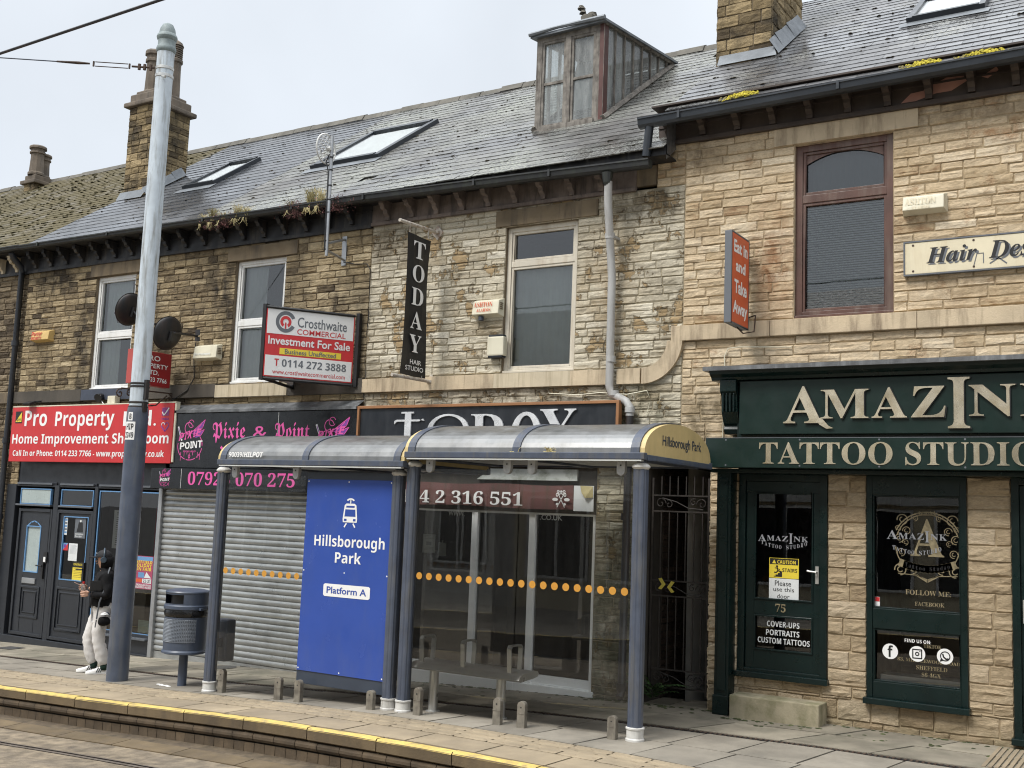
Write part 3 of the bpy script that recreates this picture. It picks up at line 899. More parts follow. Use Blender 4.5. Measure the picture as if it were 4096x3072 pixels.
def sash(b, x0, x1, z0, z1, y, fw_, mats, bars=(), backs=None, arch=False, fd=.05, glassm='glass_up'):
    """window frame with its panes; bars = heights of transoms (z, half thickness)"""
    mb = MB()
    mb.frame(x0, x1, z0, z1, fw_, y-fd, y+.03)
    cuts = [z0+fw_]
    for z, h in bars:
        mb.box(x0+fw_, x1-fw_, y-fd+.004, y+.03, z-h, z+h); cuts += [z-h, z+h]
    cuts.append(z1-fw_)
    mb.box(x0-.015, x1+.015, y-fd-.03, y-fd, z0-.012, z0+.03)
    o = mb.build('window', mats, b, bevel=.006)
    cells = [(cuts[i], cuts[i+1]) for i in range(0, len(cuts), 2)]
    for i, (a, c) in enumerate(cells):
        s = MB()
        s.frame(x0+fw_, x1-fw_, a, c, .032, y-fd+.014, y+.02)
        if arch and i == len(cells)-1:
            xa, xb = x0+fw_+.032, x1-fw_-.032
            top = c-.032
            n_ = 12
            pts = [(xa, top), (xa, top-.11)]+[(xa+(xb-xa)*k_/n_, top-.11*(2*k_/n_-1)**2) for k_ in range(1, n_)]+[(xb, top-.11), (xb, top)]
            half = n_//2
            for k_ in range(len(pts)-1):
                p, q = pts[k_], pts[k_+1]
                if p[0] == q[0]: continue
                s.add([(p[0], y-.02, p[1]), (q[0], y-.02, q[1]), (q[0], y-.02, top), (p[0], y-.02, top)], [(0, 1, 2, 3)])
        s.build('sash', mats, o, bevel=.004)
        p = MB()
        p.quad((x0+fw_+.02, y, a+.02), (x1-fw_-.02, y, a+.02), (x1-fw_-.02, y, c-.02), (x0+fw_+.02, y, c-.02))
        p.build('pane', M[glassm], o)
        if backs and backs[i]:
            q = MB()
            if backs[i] == 'slats':
                zz = a+.03
                while zz < c-.02:
                    q.add([(x0+fw_, y+.015, zz), (x1-fw_, y+.015, zz), (x1-fw_, y+.03, zz+.02), (x0+fw_, y+.03, zz+.02)], [(0, 1, 2, 3)])
                    zz += .026
                q.build('blind', M['blind_grey'], o)
            else:
                nm, xa, xb = backs[i]
                u = xa; k_ = 0
                while u < xb-1e-3:
                    v = min(xb, u+.05)
                    q.quad((u, y+.08+.012*(k_ % 2), a), (v, y+.08+.012*((k_+1) % 2), a), (v, y+.08+.012*((k_+1) % 2), c), (u, y+.08+.012*(k_ % 2), c))
                    u = v; k_ += 1
                q.build('curtain', M[nm], o)
    return o


def room(b, x0, x1, z0, z1, y0, y1, m='room'):
    mb = MB()
    mb.quad((x0, y1, z0), (x1, y1, z0), (x1, y1, z1), (x0, y1, z1))
    reveal(mb, x0, x1, z0, z1, y0, y1, 0)
    return mb.build('room', M[m], b)


def stone_stack(b, name, x0, x1, y0, y1, z0, z1, ch=.15, L=(.18, .4)):
    mb = MB()
    masonry(mb, x0, x1, z0, z1, (), ch, L, y0, .016, 0, 1)
    c = MB(lambda x, y, z: (x1-y, x, z))                    # right hand face
    masonry(c, y0, y1, z0, z1, (), ch, L, 0, .016, 0, 1)
    d = MB(lambda x, y, z: (x0+y, -x, z))                   # left hand face
    masonry(d, -y1, -y0, z0, z1, (), ch, L, 0, .016, 0, 1)
    for q in (c, d): mb.add(q.v, q.f); mb.m[-len(q.f):] = q.m; mb.t[-len(q.f):] = q.t
    mb.quad((x1, y1, z0), (x0, y1, z0), (x0, y1, z1), (x1, y1, z1), 1)
    mb.quad((x0, y0, z1), (x1, y0, z1), (x1, y1, z1), (x0, y1, z1), 1)
    return mb.build(name, [M['st_chim'], M['mortar_dark']], b)


def pot(parent, x, y, z, h, r, louvre=False, m='pot'):
    mb = MB()
    p = [(r*1.15, 0), (r*1.15, .05), (r*1.0, .08), (r*.9, h*.6), (r*.92, h*.72), (r*1.1, h*.74), (r*1.1, h*.79), (r*.95, h*.81), (r*.98, h*.88), (r*1.2, h*.9), (r*1.2, h*.96), (r*1.05, h), (r*.8, h), (r*.75, h*.8)]
    if louvre:
        p = p[:8]+[(r*.8, h*.82)]
        for k_ in range(6): zz = h*(.82+.04*k_); p += [(r*1.02, zz), (r*1.02, zz+h*.018), (r*.72, zz+h*.022)]
        p += [(r*1.1, h*1.06), (r*.9, h*1.12), (r*.4, h*1.17), (r*.05, h*1.18)]
    mb.lathe(p, (x, y, z), 10 if not louvre else 16)
    return mb.build('chimney_pot', M[m], parent)


def party_box(b, x0, x1, z1, ridge_y, ridge_z, y1=8.9, zlow=-1.0, name='back_wall', m='opp_wall'):
    mb = MB()
    mb.quad((x1, y1, zlow), (x0, y1, zlow), (x0, y1, z1), (x1, y1, z1))
    for x in (x0+.01, x1-.01):
        mb.add([(x, .35, zlow), (x, y1, zlow), (x, y1, z1), (x, ridge_y, ridge_z-.04), (x, .3, z1)], [(0, 1, 2, 3, 4)])
    mb.build(name, M[m], b)
    r_ = MB()
    r_.quad((x0, ridge_y, ridge_z), (x1, ridge_y, ridge_z), (x1, y1+.3, z1-.2), (x0, y1+.3, z1-.2))
    return r_


Y0, Z0 = -.3, 6.32
LEN = 5.62
RY, RZ = Y0+LEN*CT, Z0+LEN*ST

# ================================================================== far left house with the mossy roof
b = thing('terraced_house', 'brown stone house at the far left under a roof thick with brown moss', 'house', (-20, 0, g(-20)))
mb = MB()
masonry(mb, -30, -17.27, -.9, 5.9, (), .1, (.2, .4), 0, .02)
mb.build('wall', [M['st_mossy'], M['mortar_dark']], b)
mb = MB(); mb.box(-30, -17.27, -.05, .05, 3.6, 3.78); mb.build('string_course', M['dress_brown'], b)
mb = MB(); mb.box(-30, -17.27, -.03, .06, 5.92, 6.22); mb.box(-30, -17.27, -.06, .0, 5.88, 5.93); mb.build('frieze', M['frieze_dark'], b)
corbels(b, [-17.55-.42*i for i in range(12)], 6.17, M['dress_cream'])
s_ = slates(-30, -16.98, Y0, Z0, LEN, .17, .24, 1.0)
r_ = party_box(b, -30, -16.98, Z0, RY, RZ)
s_.tf = None; s_.add(r_.v, r_.f, 1)
ro = s_.build('roof', [M['slate_moss'], M['slate_moss']], b)
mm = moss_tufts(-24, -16.98, Y0, Z0, LEN, .17, 1500, lambda u, v: .35+.65*max(0, noise.noise((u*.9, v*.9, 3))+.3), (.02, .05))
kind(mm.build('moss', M['moss_tan'], ro), 'stuff')
ridge_tiles(-30, -16.98, RY, RZ).build('ridge_tiles', M['ridge'], ro)
gutter_run([(-30, 6.33), (-17.0, 6.3)], -.42, -.3, M['gutter_black'], b)
st = stone_stack(ro, 'chimney', -23.42, -23.02, 3.75, 4.2, 8.9, 9.36)
mb = MB(); mb.box(-23.5, -22.94, 3.68, 4.27, 9.36, 9.45); mb.box(-23.42, -23.02, 3.75, 4.2, 9.45, 9.58); mb.box(-23.38, -23.06, 3.78, 4.16, 9.58, 9.63)
mb.build('chimney_cap', M['pot'], ro, bevel=.02)
pot(ro, -23.22, 3.9, 9.6, .72, .17); pot(ro, -23.32, 4.15, 9.6, .6, .15)

# ================================================================== dark stone house over the two left shops
b = thing('terraced_house', 'soot darkened stone house above the red shop sign and the pink lettered shop', 'house', (-13, 0, g(-13)))
XA, XB = -17.27, -9.53
w1 = (-15.4, -14.42, 3.78, 5.67); w2 = (-12.15, -11.13, 3.79, 5.65)
holes = [w1, w2, (-17.06, -9.6, -1, 3.3)]
mb = MB()
masonry(mb, XA, -11.3, -.5, 5.91, holes, .1, (.18, .4), 0, .015, 0, 1, -.06, .2)
masonry(mb, -11.3, XB, -.5, 5.91, holes, .1, (.2, .4), 0, .015, 0, 1, .16, .18)
for h in (w1, w2): reveal(mb, h[0], h[1], h[2], h[3], .004, .2, 2)
mb.build('wall', [M['st_dark'], M['mortar_dark'], M['dress_brown']], b)
mb = MB()
mb.box(-17.36, -15.5, -.06, .03, 3.59, 3.79, 0); mb.box(-15.5, -13.9, -.058, .03, 3.6, 3.785, 1); mb.box(-13.9, -12.36, -.06, .03, 3.59, 3.79, 0)
mb.box(-12.36, -10.9, -.07, .03, 3.575, 3.77, 2); mb.box(-10.9, XB, -.06, .03, 3.575, 3.78, 0)
mb.build('string_course', [M['dress_dark'], M['navy_band'], M['dress_cream']], b, bevel=.006)
for q in ((-15.54, -14.28, -.03, .05, 5.68, 5.89), (-12.32, -10.9, -.03, .05, 5.655, 5.86)):
    mb = MB(); mb.box(*q); mb.build('lintel', M['dress_brown'], b, bevel=.006)
mb = MB(); mb.box(XA, XB, -.03, .06, 5.93, 6.22); mb.box(XA, XB, -.055, .0, 5.885, 5.93); mb.box(XA, XB, -.045, -.03, 6.12, 6.14); mb.build('frieze', M['frieze_dark'], b)
corbels(b, [XA+.25+.42*i for i in range(18)], 6.2, M['frieze_dark'])
s_ = slates(-16.97, -12.62, Y0, Z0, LEN, .215, .3, .5)
r_ = party_box(b, -16.97, XB, Z0, RY, RZ)
s_.tf = None; s_.add(r_.v, r_.f, 0)
ro = s_.build('roof', [M['slate_pro'], M['slate_pro']], b)
s_ = slates(-12.62, XB, Y0, Z0, LEN, .2, .27, 1.3)
s_.build('roof_patch', [M['slate_today'], M['slate_today']], b)
mm = moss_tufts(-16.97, XB, Y0, Z0, LEN, .215, 160, None, (.012, .03))
kind(mm.build('moss', M['moss'], ro), 'stuff')
ridge_tiles(-16.97, XB, RY, RZ).build('ridge_tiles', M['ridge'], ro)
gutter_run([(-17.0, 6.29), (-13, 6.27), (-9.9, 6.24)], -.42, -.3, M['gutter_black'], b)
mb = MB(); mb.tube([(-17.33, -.34, 6.2), (-17.33, -.3, 6.14), (-17.34, -.12, 6.0), (-17.35, -.09, 5.9), (-17.36, -.09, -.4)], .05, 10)
for z in (4.6, 2.9, 1.6, .2): mb.lathe([(.062, 0), (.062, .09)], (-17.36, -.09, z), 12)
mb.build('downpipe', M['anthracite'], b, smooth=.7)
skylight(ro, -15.1, -14.3, 2.08, 3.4, Y0, Z0, .06)
CHX0, CHX1, CHY0, CHY1 = -16.88, -16.22, 1.52, 2.4
stone_stack(ro, 'chimney', CHX0, CHX1, CHY0, CHY1, 7.4, 9.38, .135, (.14, .34))
mb = MB(); mb.box(CHX0-.09, CHX1+.09, CHY0-.09, CHY1+.09, 9.38, 9.47); mb.box(CHX0-.01, CHX1+.01, CHY0-.01, CHY1+.01, 9.47, 9.64)
mb.box(CHX0+.06, CHX1-.06, CHY0+.06, CHY1-.06, 9.64, 9.72); mb.build('chimney_cap', M['pot'], ro, bevel=.025)
pot(ro, -16.62, 1.78, 9.68, .88, .15); pot(ro, -16.5, 2.16, 9.68, 1.05, .14, True)
mb = MB(slope(Y0, Z0))
q0 = (1.5-Y0)/CT
mb.quad((CHX0-.02, q0-.13, .03), (CHX1+.04, q0-.15, .03), (CHX1+.06, q0+.04, .12), (CHX0-.02, q0+.04, .12))
for i in range(4): mb.quad((CHX1+.015, q0-.03+i*.27, .16+.02*(i % 2)), (CHX1+.1, q0-.06+i*.27, .025), (CHX1+.1, q0+.22+i*.27, .025), (CHX1+.015, q0+.25+i*.27, .16+.02*(i % 2)))
mb.build('chimney_flashing', M['lead'], ro)
mb = MB(); mb.box(-30, XB, -.3, .06, 6.225, 6.24); mb.box(-17.2, XB, -.3, -.28, 6.24, 6.33); mb.build('soffit', M['frieze_dark'], b)
sash(b, *w1, .1, .055, M['white_pvc'], [(4.69, .04)], [('curtain', w1[0], w1[0]+.5), ('curtain', w1[0]+.1, w1[0]+.7)])
sash(b, *w2, .1, .055, M['white_pvc'], [(4.7, .04)], [('curtain', w2[0], w2[1]), ('blind_grey', w2[0], w2[0]+.5)])
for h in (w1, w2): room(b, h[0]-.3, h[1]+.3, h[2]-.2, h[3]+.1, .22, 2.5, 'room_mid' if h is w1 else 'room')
# --- left shopfront
mb = MB()
A_ = M['anthracite']
mb.box(-17.3, -13.4, .02, .1, 2.2, 3.45)                     # panels behind the sign
for x, w_ in ((-17.3, .26), (-16.0, .12), (-14.97, .08), (-13.46, .06)): mb.box(x, x+w_, -.03, .08, g(x)-.02, 2.2)
mb.box(-17.04, -13.46, -.02, .08, 2.17, 2.2); 
for x0, x1 in ((-17.04, -16.0), (-15.88, -14.97), (-14.89, -13.46)):
    mb.box(x0, x1, 0, .06, 2.2, 2.25)
mb.box(-17.3, -13.4, -.055, .1, g(-15)-.06, g(-15)+.07); mb.box(-14.89, -13.46, -.02, .08, g(-14.2), -.02)
mb.build('shopfront_frame', A_, b, bevel=.008)
mb = MB()
for x0, x1 in ((-17.0, -16.06), (-15.85, -15.0), (-14.86, -13.5)): mb.box(x0, x1, -.045, .02, 2.205, 2.235)
for x0, x1 in ((-17.0, -16.06), (-15.85, -15.0)): mb.box(x0, x1, -.05, .02, 1.845, 1.875)
mb.box(-14.88, -13.45, -.1, .02, -.1, -.07); mb.build('sill_trim', M['anthracite_lit'], b, bevel=.004)
mb = MB()
for x0, x1 in ((-16.93, -16.11), (-15.84, -15.02)): mb.frame(x0, x1, 1.87, 2.14, .016, -.012, .03)
mb.frame(-14.87, -13.46, -.03, 2.14, .018, -.012, .03); mb.build('film_edge', M['film_blue'], b)
mb = MB()
mb.quad((-16.91, 0, 1.89), (-16.13, 0, 1.89), (-16.13, 0, 2.12), (-16.91, 0, 2.12)); mb.build('fanlight', M['frost'], b)
mb = MB(); mb.quad((-15.82, 0, 1.89), (-15.04, 0, 1.89), (-15.04, 0, 2.12), (-15.82, 0, 2.12)); mb.build('fanlight', M['glass_shop'], b)
mb = MB(); mb.quad((-14.85, 0, -.02), (-13.48, 0, -.02), (-13.48, 0, 2.12), (-14.85, 0, 2.12)); mb.build('shop_window', M['glass_shop'], b)


def panel_door(name, x0, x1, z0, z1, gl, low, arch, glassm):
    mb = MB()
    gx0, gx1, gz0, gz1 = gl
    mb.box(x0, gx0, -.005, .05, z0, z1); mb.box(gx1, x1, -.005, .05, z0, z1)
    mb.box(gx0, gx1, -.005, .05, z0, gz0); mb.box(gx0, gx1, -.005, .05, gz1, z1)
    a, c, d, e_ = low
    mb.frame(a, c, d, e_, .035, -.022, -.005); mb.frame(a+.08, c-.08, d+.08, e_-.08, .02, -.018, -.005)
    mb.frame(x0-.05, x1+.05, z0-.02, z1+.05, .05, -.03, .06)
    o = mb.build(name, A_, b, bevel=.006)
    mb = MB(); mb.quad((gx0, .015, gz0), (gx1, .015, gz0), (gx1, .015, gz1), (gx0, .015, gz1)); mb.build('pane', M[glassm], o)
    mb = MB(); mb.frame(gx0-.005, gx1+.005, gz0-.005, gz1+.005, .016, -.012, .01)
    if arch: mb.stroke([(gx0+.01, gz1), (gx0+.1, gz1+.06), ((gx0+gx1)/2, gz1+.085), (gx1-.1, gz1+.06), (gx1-.01, gz1)], .02, -.008)
    mb.build('film_edge', M['film_blue'], o)
    mb = MB(); mb.box(x1-.1, x1-.06, -.04, -.005, .66, .98); mb.tube([(x1-.08, -.05, .87), (x1-.22, -.06, .87)], .012, 8)
    mb.build('handle', M['black'], o)
    return o


d1 = panel_door('door', -16.86, -16.06, -.27, 1.75, (-16.68, -16.3, .75, 1.51), (-16.72, -16.2, .0, .52), True, 'frost')
mb = MB(); mb.box(-16.68, -16.33, -.025, 0, .56, .65); mb.build('letterbox', M['alu'], d1, bevel=.006)
d2 = panel_door('door', -15.83, -15.02, -.27, 1.75, (-15.72, -15.1, .68, 1.7), (-15.76, -15.08, -.13, .56), False, 'glass_shop')
mb = MB(); mb.box(-16.12, -16.03, -.05, -.03, .92, 1.1); mb.box(-16.1, -16.05, -.06, -.05, .94, 1.02, 1); mb.build('keypad', [M['black'], M['white']], b)
room(b, -16.9, -13.45, -.3, 2.2, .1, 1.8, 'room_mid')
mb = MB(); mb.box(-15.9, -13.6, 1.2, 1.7, -.3, .75, 0); mb.box(-15.5, -15.1, .6, .9, -.3, .5, 1); mb.box(-14.6, -14.2, .5, .9, -.3, .9, 1); mb.box(-14.7, -14.3, 1.0, 1.1, .8, 1.9, 2)
mb.build('shop_interior', [mat('tan counter', (.25, .14, .05), .6), M['room_mid'], M['red_dark']], b)
# --- shuttered shop
mb = MB()
zz = -.22
prof = []
while zz < 2.26:
    prof += [(-.014, zz), (-.03, zz+.01), (-.036, zz+.025), (-.038, zz+.042), (-.034, zz+.058), (-.026, zz+.074), (-.014, zz+.08)]; zz += .083
mb.extr(prof, 'x', -13.34, -9.62, 0, False, False)
mb.box(-13.34, -9.62, -.03, .02, -.33, -.225); mb.box(-11.5, -11.3, -.034, -.03, -.3, -.26, 1)
mb.build('roller_shutter', [M['shutter'], M['black']], b, smooth=.5)
for q in ((-13.4, -13.32, -.08, .06, g(-13.3), 2.2), (-9.64, -9.53, -.08, .06, g(-9.6), 2.2)):
    mb = MB(); mb.box(*q); mb.build('shutter_guide', M['alu'], b, bevel=.006)
mb = MB()
mb.quad((-13.2, -.02, 3.48), (-9.5, -.02, 3.48), (-9.5, -.17, 3.385), (-13.2, -.17, 3.385), 0)
mb.box(-13.2, -9.5, -.19, -.15, 3.345, 3.385, 1)
mb.build('lead_flashing', [M['lead_dark'], M['lead_dark']], b)
mb = MB(); mb.box(-13.1, -9.53, -.12, .1, 2.2, 3.345); mb.build('fascia_backing', M['black'], b)

# ================================================================== cream painted house (hair salon)
b = thing('terraced_house', 'house of flaking cream painted stone with a glazed attic dormer', 'house', (-7, 0, g(-7)))
XA, XB = -9.53, -4.88
w3 = (-7.33, -6.29, 3.78, 5.66)
passage = (-5.27, -4.51, -.5, 2.62)
holes = [w3, (-9.45, -5.93, -1, 3.38), passage]
mb = MB()
masonry(mb, XA, XB, -.2, 5.92, holes, .1, (.2, .44), 0, .015, 0, 1, 0, .17)
reveal(mb, *w3, .004, .2, 2)
mb.quad((-5.93, 0, -.1), (-5.93, .3, -.1), (-5.93, .3, 3.38), (-5.93, 0, 3.38), 2)
mb.box(-9.45, -5.93, .0, .1, 2.95, 3.38, 2)
mb.build('wall', [M['st_today'], M['mortar'], M['dress_brown']], b)
mb = MB(); mb.box(XA, -7.4, -.06, .03, 3.585, 3.765); mb.box(-7.4, -6.3, -.06, .03, 3.585, 3.765, 1); mb.box(-6.3, -5.81, -.06, .03, 3.585, 3.765); mb.box(-5.68, -5.38, -.06, .03, 3.585, 3.765)
# the string course sweeps up to the next house in a quarter curve
N_ = 14; cx_, cz_ = -5.36, 4.08
vs = []
for i in range(N_+1):
    th = R(-90+88*i/N_)
    for rr in (.315, .5):
        for yy in (-.06, .03): vs.append((cx_+rr*math.cos(th)*1.0, yy, cz_+rr*math.sin(th)))
fs = []
for i in range(N_):
    a = 4*i; c = a+4
    fs += [(a, c, c+2, a+2), (a+1, c+1, c, a), (a+2, c+2, c+3, a+3)]
mb.add(vs, fs+[(0, 2, 3, 1), (4*N_, 4*N_+1, 4*N_+3, 4*N_+2)], 0)
mb.build('string_course', [M['dress_sand'], M['dress_cream']], b)
mb = MB(); mb.box(-7.48, -6.01, -.03, .05, 5.672, 5.88); mb.build('lintel', M['dress_brown'], b, bevel=.006)
mb = MB(); mb.box(XA, -5.5, -.03, .06, 5.95, 6.2); mb.box(XA, -5.5, -.055, 0, 5.905, 5.95); mb.box(-5.5, -5.245, -.02, .06, 5.96, 6.2, 1); mb.build('frieze', [M['frieze_grey'], M['dress_brown']], b)
corbels(b, [XA+.3+.41*i for i in range(9)], 6.19, M['frieze_grey'])
s_ = slates(XB-4.66, -5.0, Y0, Z0, LEN, .2, .27, 1.4, .002)
r_ = party_box(b, XA, -4.9, Z0, RY, RZ)
s_.tf = None; s_.add(r_.v, r_.f, 0)
ro = s_.build('roof', [M['slate_today'], M['slate_today']], b)
mm = moss_tufts(XA, -5.0, Y0, Z0, LEN, .2, 90, None, (.012, .03))
kind(mm.build('moss', M['moss'], ro), 'stuff')
ridge_tiles(XA, -4.9, RY, RZ).build('ridge_tiles', M['ridge'], ro)
gutter_run([(-9.9, 6.26), (-7.0, 6.2), (-5.75, 6.165), (-5.17, 6.15)], -.42, -.3, M['gutter_black'], b, .1)
mb = MB(); mb.lathe([(.03, -.16), (.05, -.12), (.07, 0)], (-5.72, -.36, 6.06), 12)
mb.build('gutter_outlet', M['gutter_black'], b)
mb = MB(); mb.tube([(-5.71, -.35, 5.96), (-5.72, -.33, 5.75), (-5.735, -.2, 5.2), (-5.74, -.13, 4.85), (-5.745, -.11, 3.56), (-5.72, -.11, 3.47), (-5.52, -.11, 3.37), (-5.47, -.11, 3.3), (-5.47, -.11, 3.2)], .048, 12)
for yy, z in ((-.22, 5.3), (-.11, 3.84)): mb.lathe([(.058, 0), (.058, .07)], (-5.735, yy, z), 12)
for x, z in ((-5.68, 3.44), (-5.47, 3.24)): mb.lathe([(.06, 0), (.06, .06)], (x, -.11, z), 12)
mb.box(-5.76, -5.71, -.2, 0, 5.33, 5.36)
mb.build('downpipe', mat('weathered grey plastic', (.42, .42, .41), .5, var=.15, dirt=(.2, .17, .14), damt=.6), b, smooth=.7)
mb = MB(); mb.tube([(-5.47, -.11, 3.2), (-5.49, -.11, .08), (-5.49, -.16, .02)], .045, 12)
for z in (2.0, 1.0, .1): mb.lathe([(.056, 0), (.056, .08)], (-5.49, -.11, z), 12)
mb.build('downpipe', M['black_metal'], b, smooth=.7)
skylight(ro, -11.93, -10.52, 1.9, 3.76, Y0, Z0, .1)
sash(b, *w3, .1, .06, M['cream_pvc'], [(5.18, .035)], [('curtain', w3[0], w3[1]), None])
mb = MB(); mb.box(XA, -5.0, -.3, .06, 6.205, 6.225); mb.box(XA, -5.0, -.3, -.28, 6.225, 6.33); mb.build('soffit', M['frieze_dark'], b)
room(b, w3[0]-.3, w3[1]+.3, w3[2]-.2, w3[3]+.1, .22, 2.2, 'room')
# dormer
dy0 = 1.18
WX0, WX1 = -7.69, -6.61
mb = MB()
mb.box(WX0, WX0+.09, dy0, dy0+.1, 7.3, 8.76); mb.box(WX1-.14, WX1-.075, dy0, dy0+.1, 7.3, 8.78); mb.box(WX1-.075, WX1, dy0-.01, dy0+.12, 7.38, 8.78, 1)
mb.box(WX0+.09, WX1-.14, dy0, dy0+.1, 8.67, 8.76); mb.box(WX0+.09, WX1-.14, dy0-.03, dy0+.1, 7.3, 7.42)
mb.box(-7.215, -7.13, dy0-.01, dy0+.08, 7.42, 8.67)
for x0, x1 in ((WX0+.09, -7.215), (-7.13, WX1-.14)): mb.frame(x0, x1, 7.42, 8.67, .035, dy0+.01, dy0+.06); mb.box(x0+.035, x1-.035, dy0+.015, dy0+.05, 8.03, 8.07)
mb.box(WX0-.02, WX1+.02, dy0-.06, dy0+.02, 7.27, 7.31)
do = mb.build('dormer', [M['worn_wood'], M['red_wood']], ro, bevel=.006)
mb = MB()
for x0, x1 in ((WX0+.12, -7.24), (-7.1, WX1-.17)):
    for z0, z1 in ((7.45, 8.04), (8.06, 8.64)): mb.quad((x0, dy0+.035, z0), (x1, dy0+.035, z0), (x1, dy0+.035, z1), (x0, dy0+.035, z1))
mb.build('pane', M['glass_dirty'], do)
zr = lambda y: Z0+(y-Y0)*ST/CT                              # roof surface height
zt = lambda y: 8.77+(y-dy0)*.13                             # underside of the dormer roof
yb = 3.45
for side, x in ((1, WX1), (-1, WX0)):
    mb = MB()
    mb.quad((x-.02*side, dy0+.1, zr(dy0+.1)), (x-.02*side, yb, zr(yb)), (x-.02*side, yb, zt(yb)), (x-.02*side, dy0+.1, zt(dy0)))
    mb.build('cheek_glass', M['glass_dirty'], do)
    mb = MB()
    y = dy0+.34
    while y < yb-.1:
        mb.box(min(x, x-.04*side), max(x, x-.04*side), y-.017, y+.017, zr(y), zt(y)); y += .29
    mb.tube([(x, dy0, zr(dy0)+.03), (x, yb, zr(yb)+.03)], .05, 6)
    mb.tube([(x, dy0, zt(dy0)-.0), (x, yb, zt(yb)-.02)], .035, 6)
    mb.build('cheek_bars', M['worn_wood'], do)
mb = MB()
mb.quad((WX0+.1, dy0+.75, zr(dy0+.75)), (WX1-.12, dy0+.75, zr(dy0+.75)), (WX1-.12, dy0+1.0, 8.72), (WX0+.1, dy0+1.0, 8.72))
mb.build('attic_lining', M['soffit'], do)
mb = MB()
F0, F1 = dy0-.09, 3.55
vs = [(WX0-.06, F0, 8.76), (WX1+.06, F0, 8.78), (WX1+.06, F1, zt(F1)+.02), (WX0-.06, F1, zt(F1)+.02), (-7.3, F0+.3, 8.95), (-7.0, F0+.3, 8.96), (-7.1, F1, zt(F1)+.08)]
vs2 = [(p[0], p[1], p[2]-.035) for p in vs[:4]]
mb.add(vs+vs2, [(0, 1, 5, 4), (1, 2, 6, 5), (3, 0, 4, 6), (4, 5, 6), (7, 8, 1, 0), (8, 9, 2, 1), (10, 7, 0, 3), (7, 10, 9, 8)])
mb.tube([(WX0-.07, F0-.02, 8.77), (-7.3, F0-.01, 8.80), (WX1+.05, F0-.02, 8.79)], [.03, .022, .035], 6)
mb.build('dormer_roof', M['lead'], do)
mb = MB()
mb.box(-7.06, -6.88, dy0+.12, dy0+.34, 8.93, 9.0)
for c, r in (((-7.03, dy0+.2, 8.99), .07), ((-6.95, dy0+.24, 9.0), .09), ((-7.07, dy0+.2, 9.07), .055), ((-7.1, dy0+.2, 9.14), .06)): mb.blob(c, r, 0, .5, 1.1, 7)
mb.build('finial', M['ridge'], do)
# salon shopfront
mb = MB()
mb.frame(-8.68, -5.92, -.02, 2.08, .055, .02, .1)
for x in (-7.69, -6.85): mb.box(x, x+.09, .015, .095, .03, 2.03)
mb.box(-8.7, -5.9, -.03, .12, -.16, .02); mb.box(-8.62, -5.97, .03, .09, .03, .13)
mb.build('shopfront_frame', mat('white shopfront', (.86, .87, .86), .35, var=.05), b, bevel=.008)
for x0, x1 in ((-8.63, -7.69), (-7.6, -6.85), (-6.76, -5.97)):
    mb = MB(); mb.quad((x0, .06, .13), (x1, .06, .13), (x1, .06, 2.03), (x0, .06, 2.03)); mb.build('shop_window', M['glass_shop'], b)
room(b, -8.68, -5.92, -.1, 2.1, .12, 3.2, 'room')
mb = MB()
mb.box(-8.3, -8.1, 1.6, 1.9, -.1, 1.0, 0); mb.box(-6.9, -6.4, 2.2, 2.5, -.1, 1.1, 0); mb.box(-8.55, -8.5, .2, 3, -.1, 2.05, 0); mb.box(-7.4, -6.9, 3.1, 3.15, .9, 1.8, 1); mb.box(-6.6, -6.2, 3.1, 3.15, .9, 1.8, 1)
mb.build('shop_interior', [M['room_mid'], M['blind_blue']], b)
mb = MB()
mb.text('WWW.', -8.08, -7.83, 1.97, 2.03, .055, 0, 0, .01); mb.text('.CO.UK', -6.72, -6.41, 1.965, 2.03, .055, 0, 0, .01)
mb.build('window_lettering', M['paper'], b)
mb = MB(); mb.box(-9.45, -5.93, .0, .1, 2.05, 2.95); mb.build('fascia_backing', M['dress_dark'], b)
mb = MB(); mb.box(-9.53, -8.68, -.02, .2, -.3, 2.1); mb.build('brick_pier', M['dress_dark'], b)

# ================================================================== cleaned sandstone house (tattoo shop)
b = thing('terraced_house', 'clean sand coloured stone house above the green tattoo shop', 'house', (-2, 0, 0))
XA, XB = -4.88, 5
w4 = (-3.59, -2.54, 4.25, 6.19); w5 = (.6, 1.65, 4.25, 6.19)
door = (-4.17, -3.21, .41, 2.56); swin = (-2.81, -1.85, .28, 2.56); rdoor = (-1.45, -.45, .08, 2.56)
mb = MB()
masonry(mb, XA, XB, 2.62, 6.41, [w4, w5], .1, (.2, .46), 0, .0125, 0, 1, 0, .16)
masonry(mb, -5.24, XA, 5.92, 6.42, (), .1, (.2, .4), 0, .02, 0, 1, -.2)
mb.quad((-5.24, .3, 5.92), (-5.24, 0, 5.92), (-5.24, 0, 6.5), (-5.24, .3, 6.5), 4)
masonry(mb, -4.51, XB, -.2, 2.62, [(-4.51, -4.17, .3, 2.62), (-4.17, -3.21, .41, 2.62), swin, rdoor], .165, (.26, .42), 0, .022, 2, 3)
masonry(mb, -4.51, -4.17, .3, 2.62, [], .14, (.34, .4), 0, .022, 0, 1)
for h in (w4, w5, door, swin, rdoor): reveal(mb, *h, .004, .2, 4)
c = MB(lambda x, y, z: (-4.51+y, -x, z))
masonry(c, -.45, 0, -.1, 2.62, (), .15, (.2, .45), 0, .02)
mb.add(c.v, c.f); mb.m[-len(c.f):] = c.m; mb.t[-len(c.f):] = c.t
mb.build('wall', [M['st_75'], M['mortar_pale'], M['st_pier'], M['mortar_pale'], M['dress_sand']], b)
mb = MB()
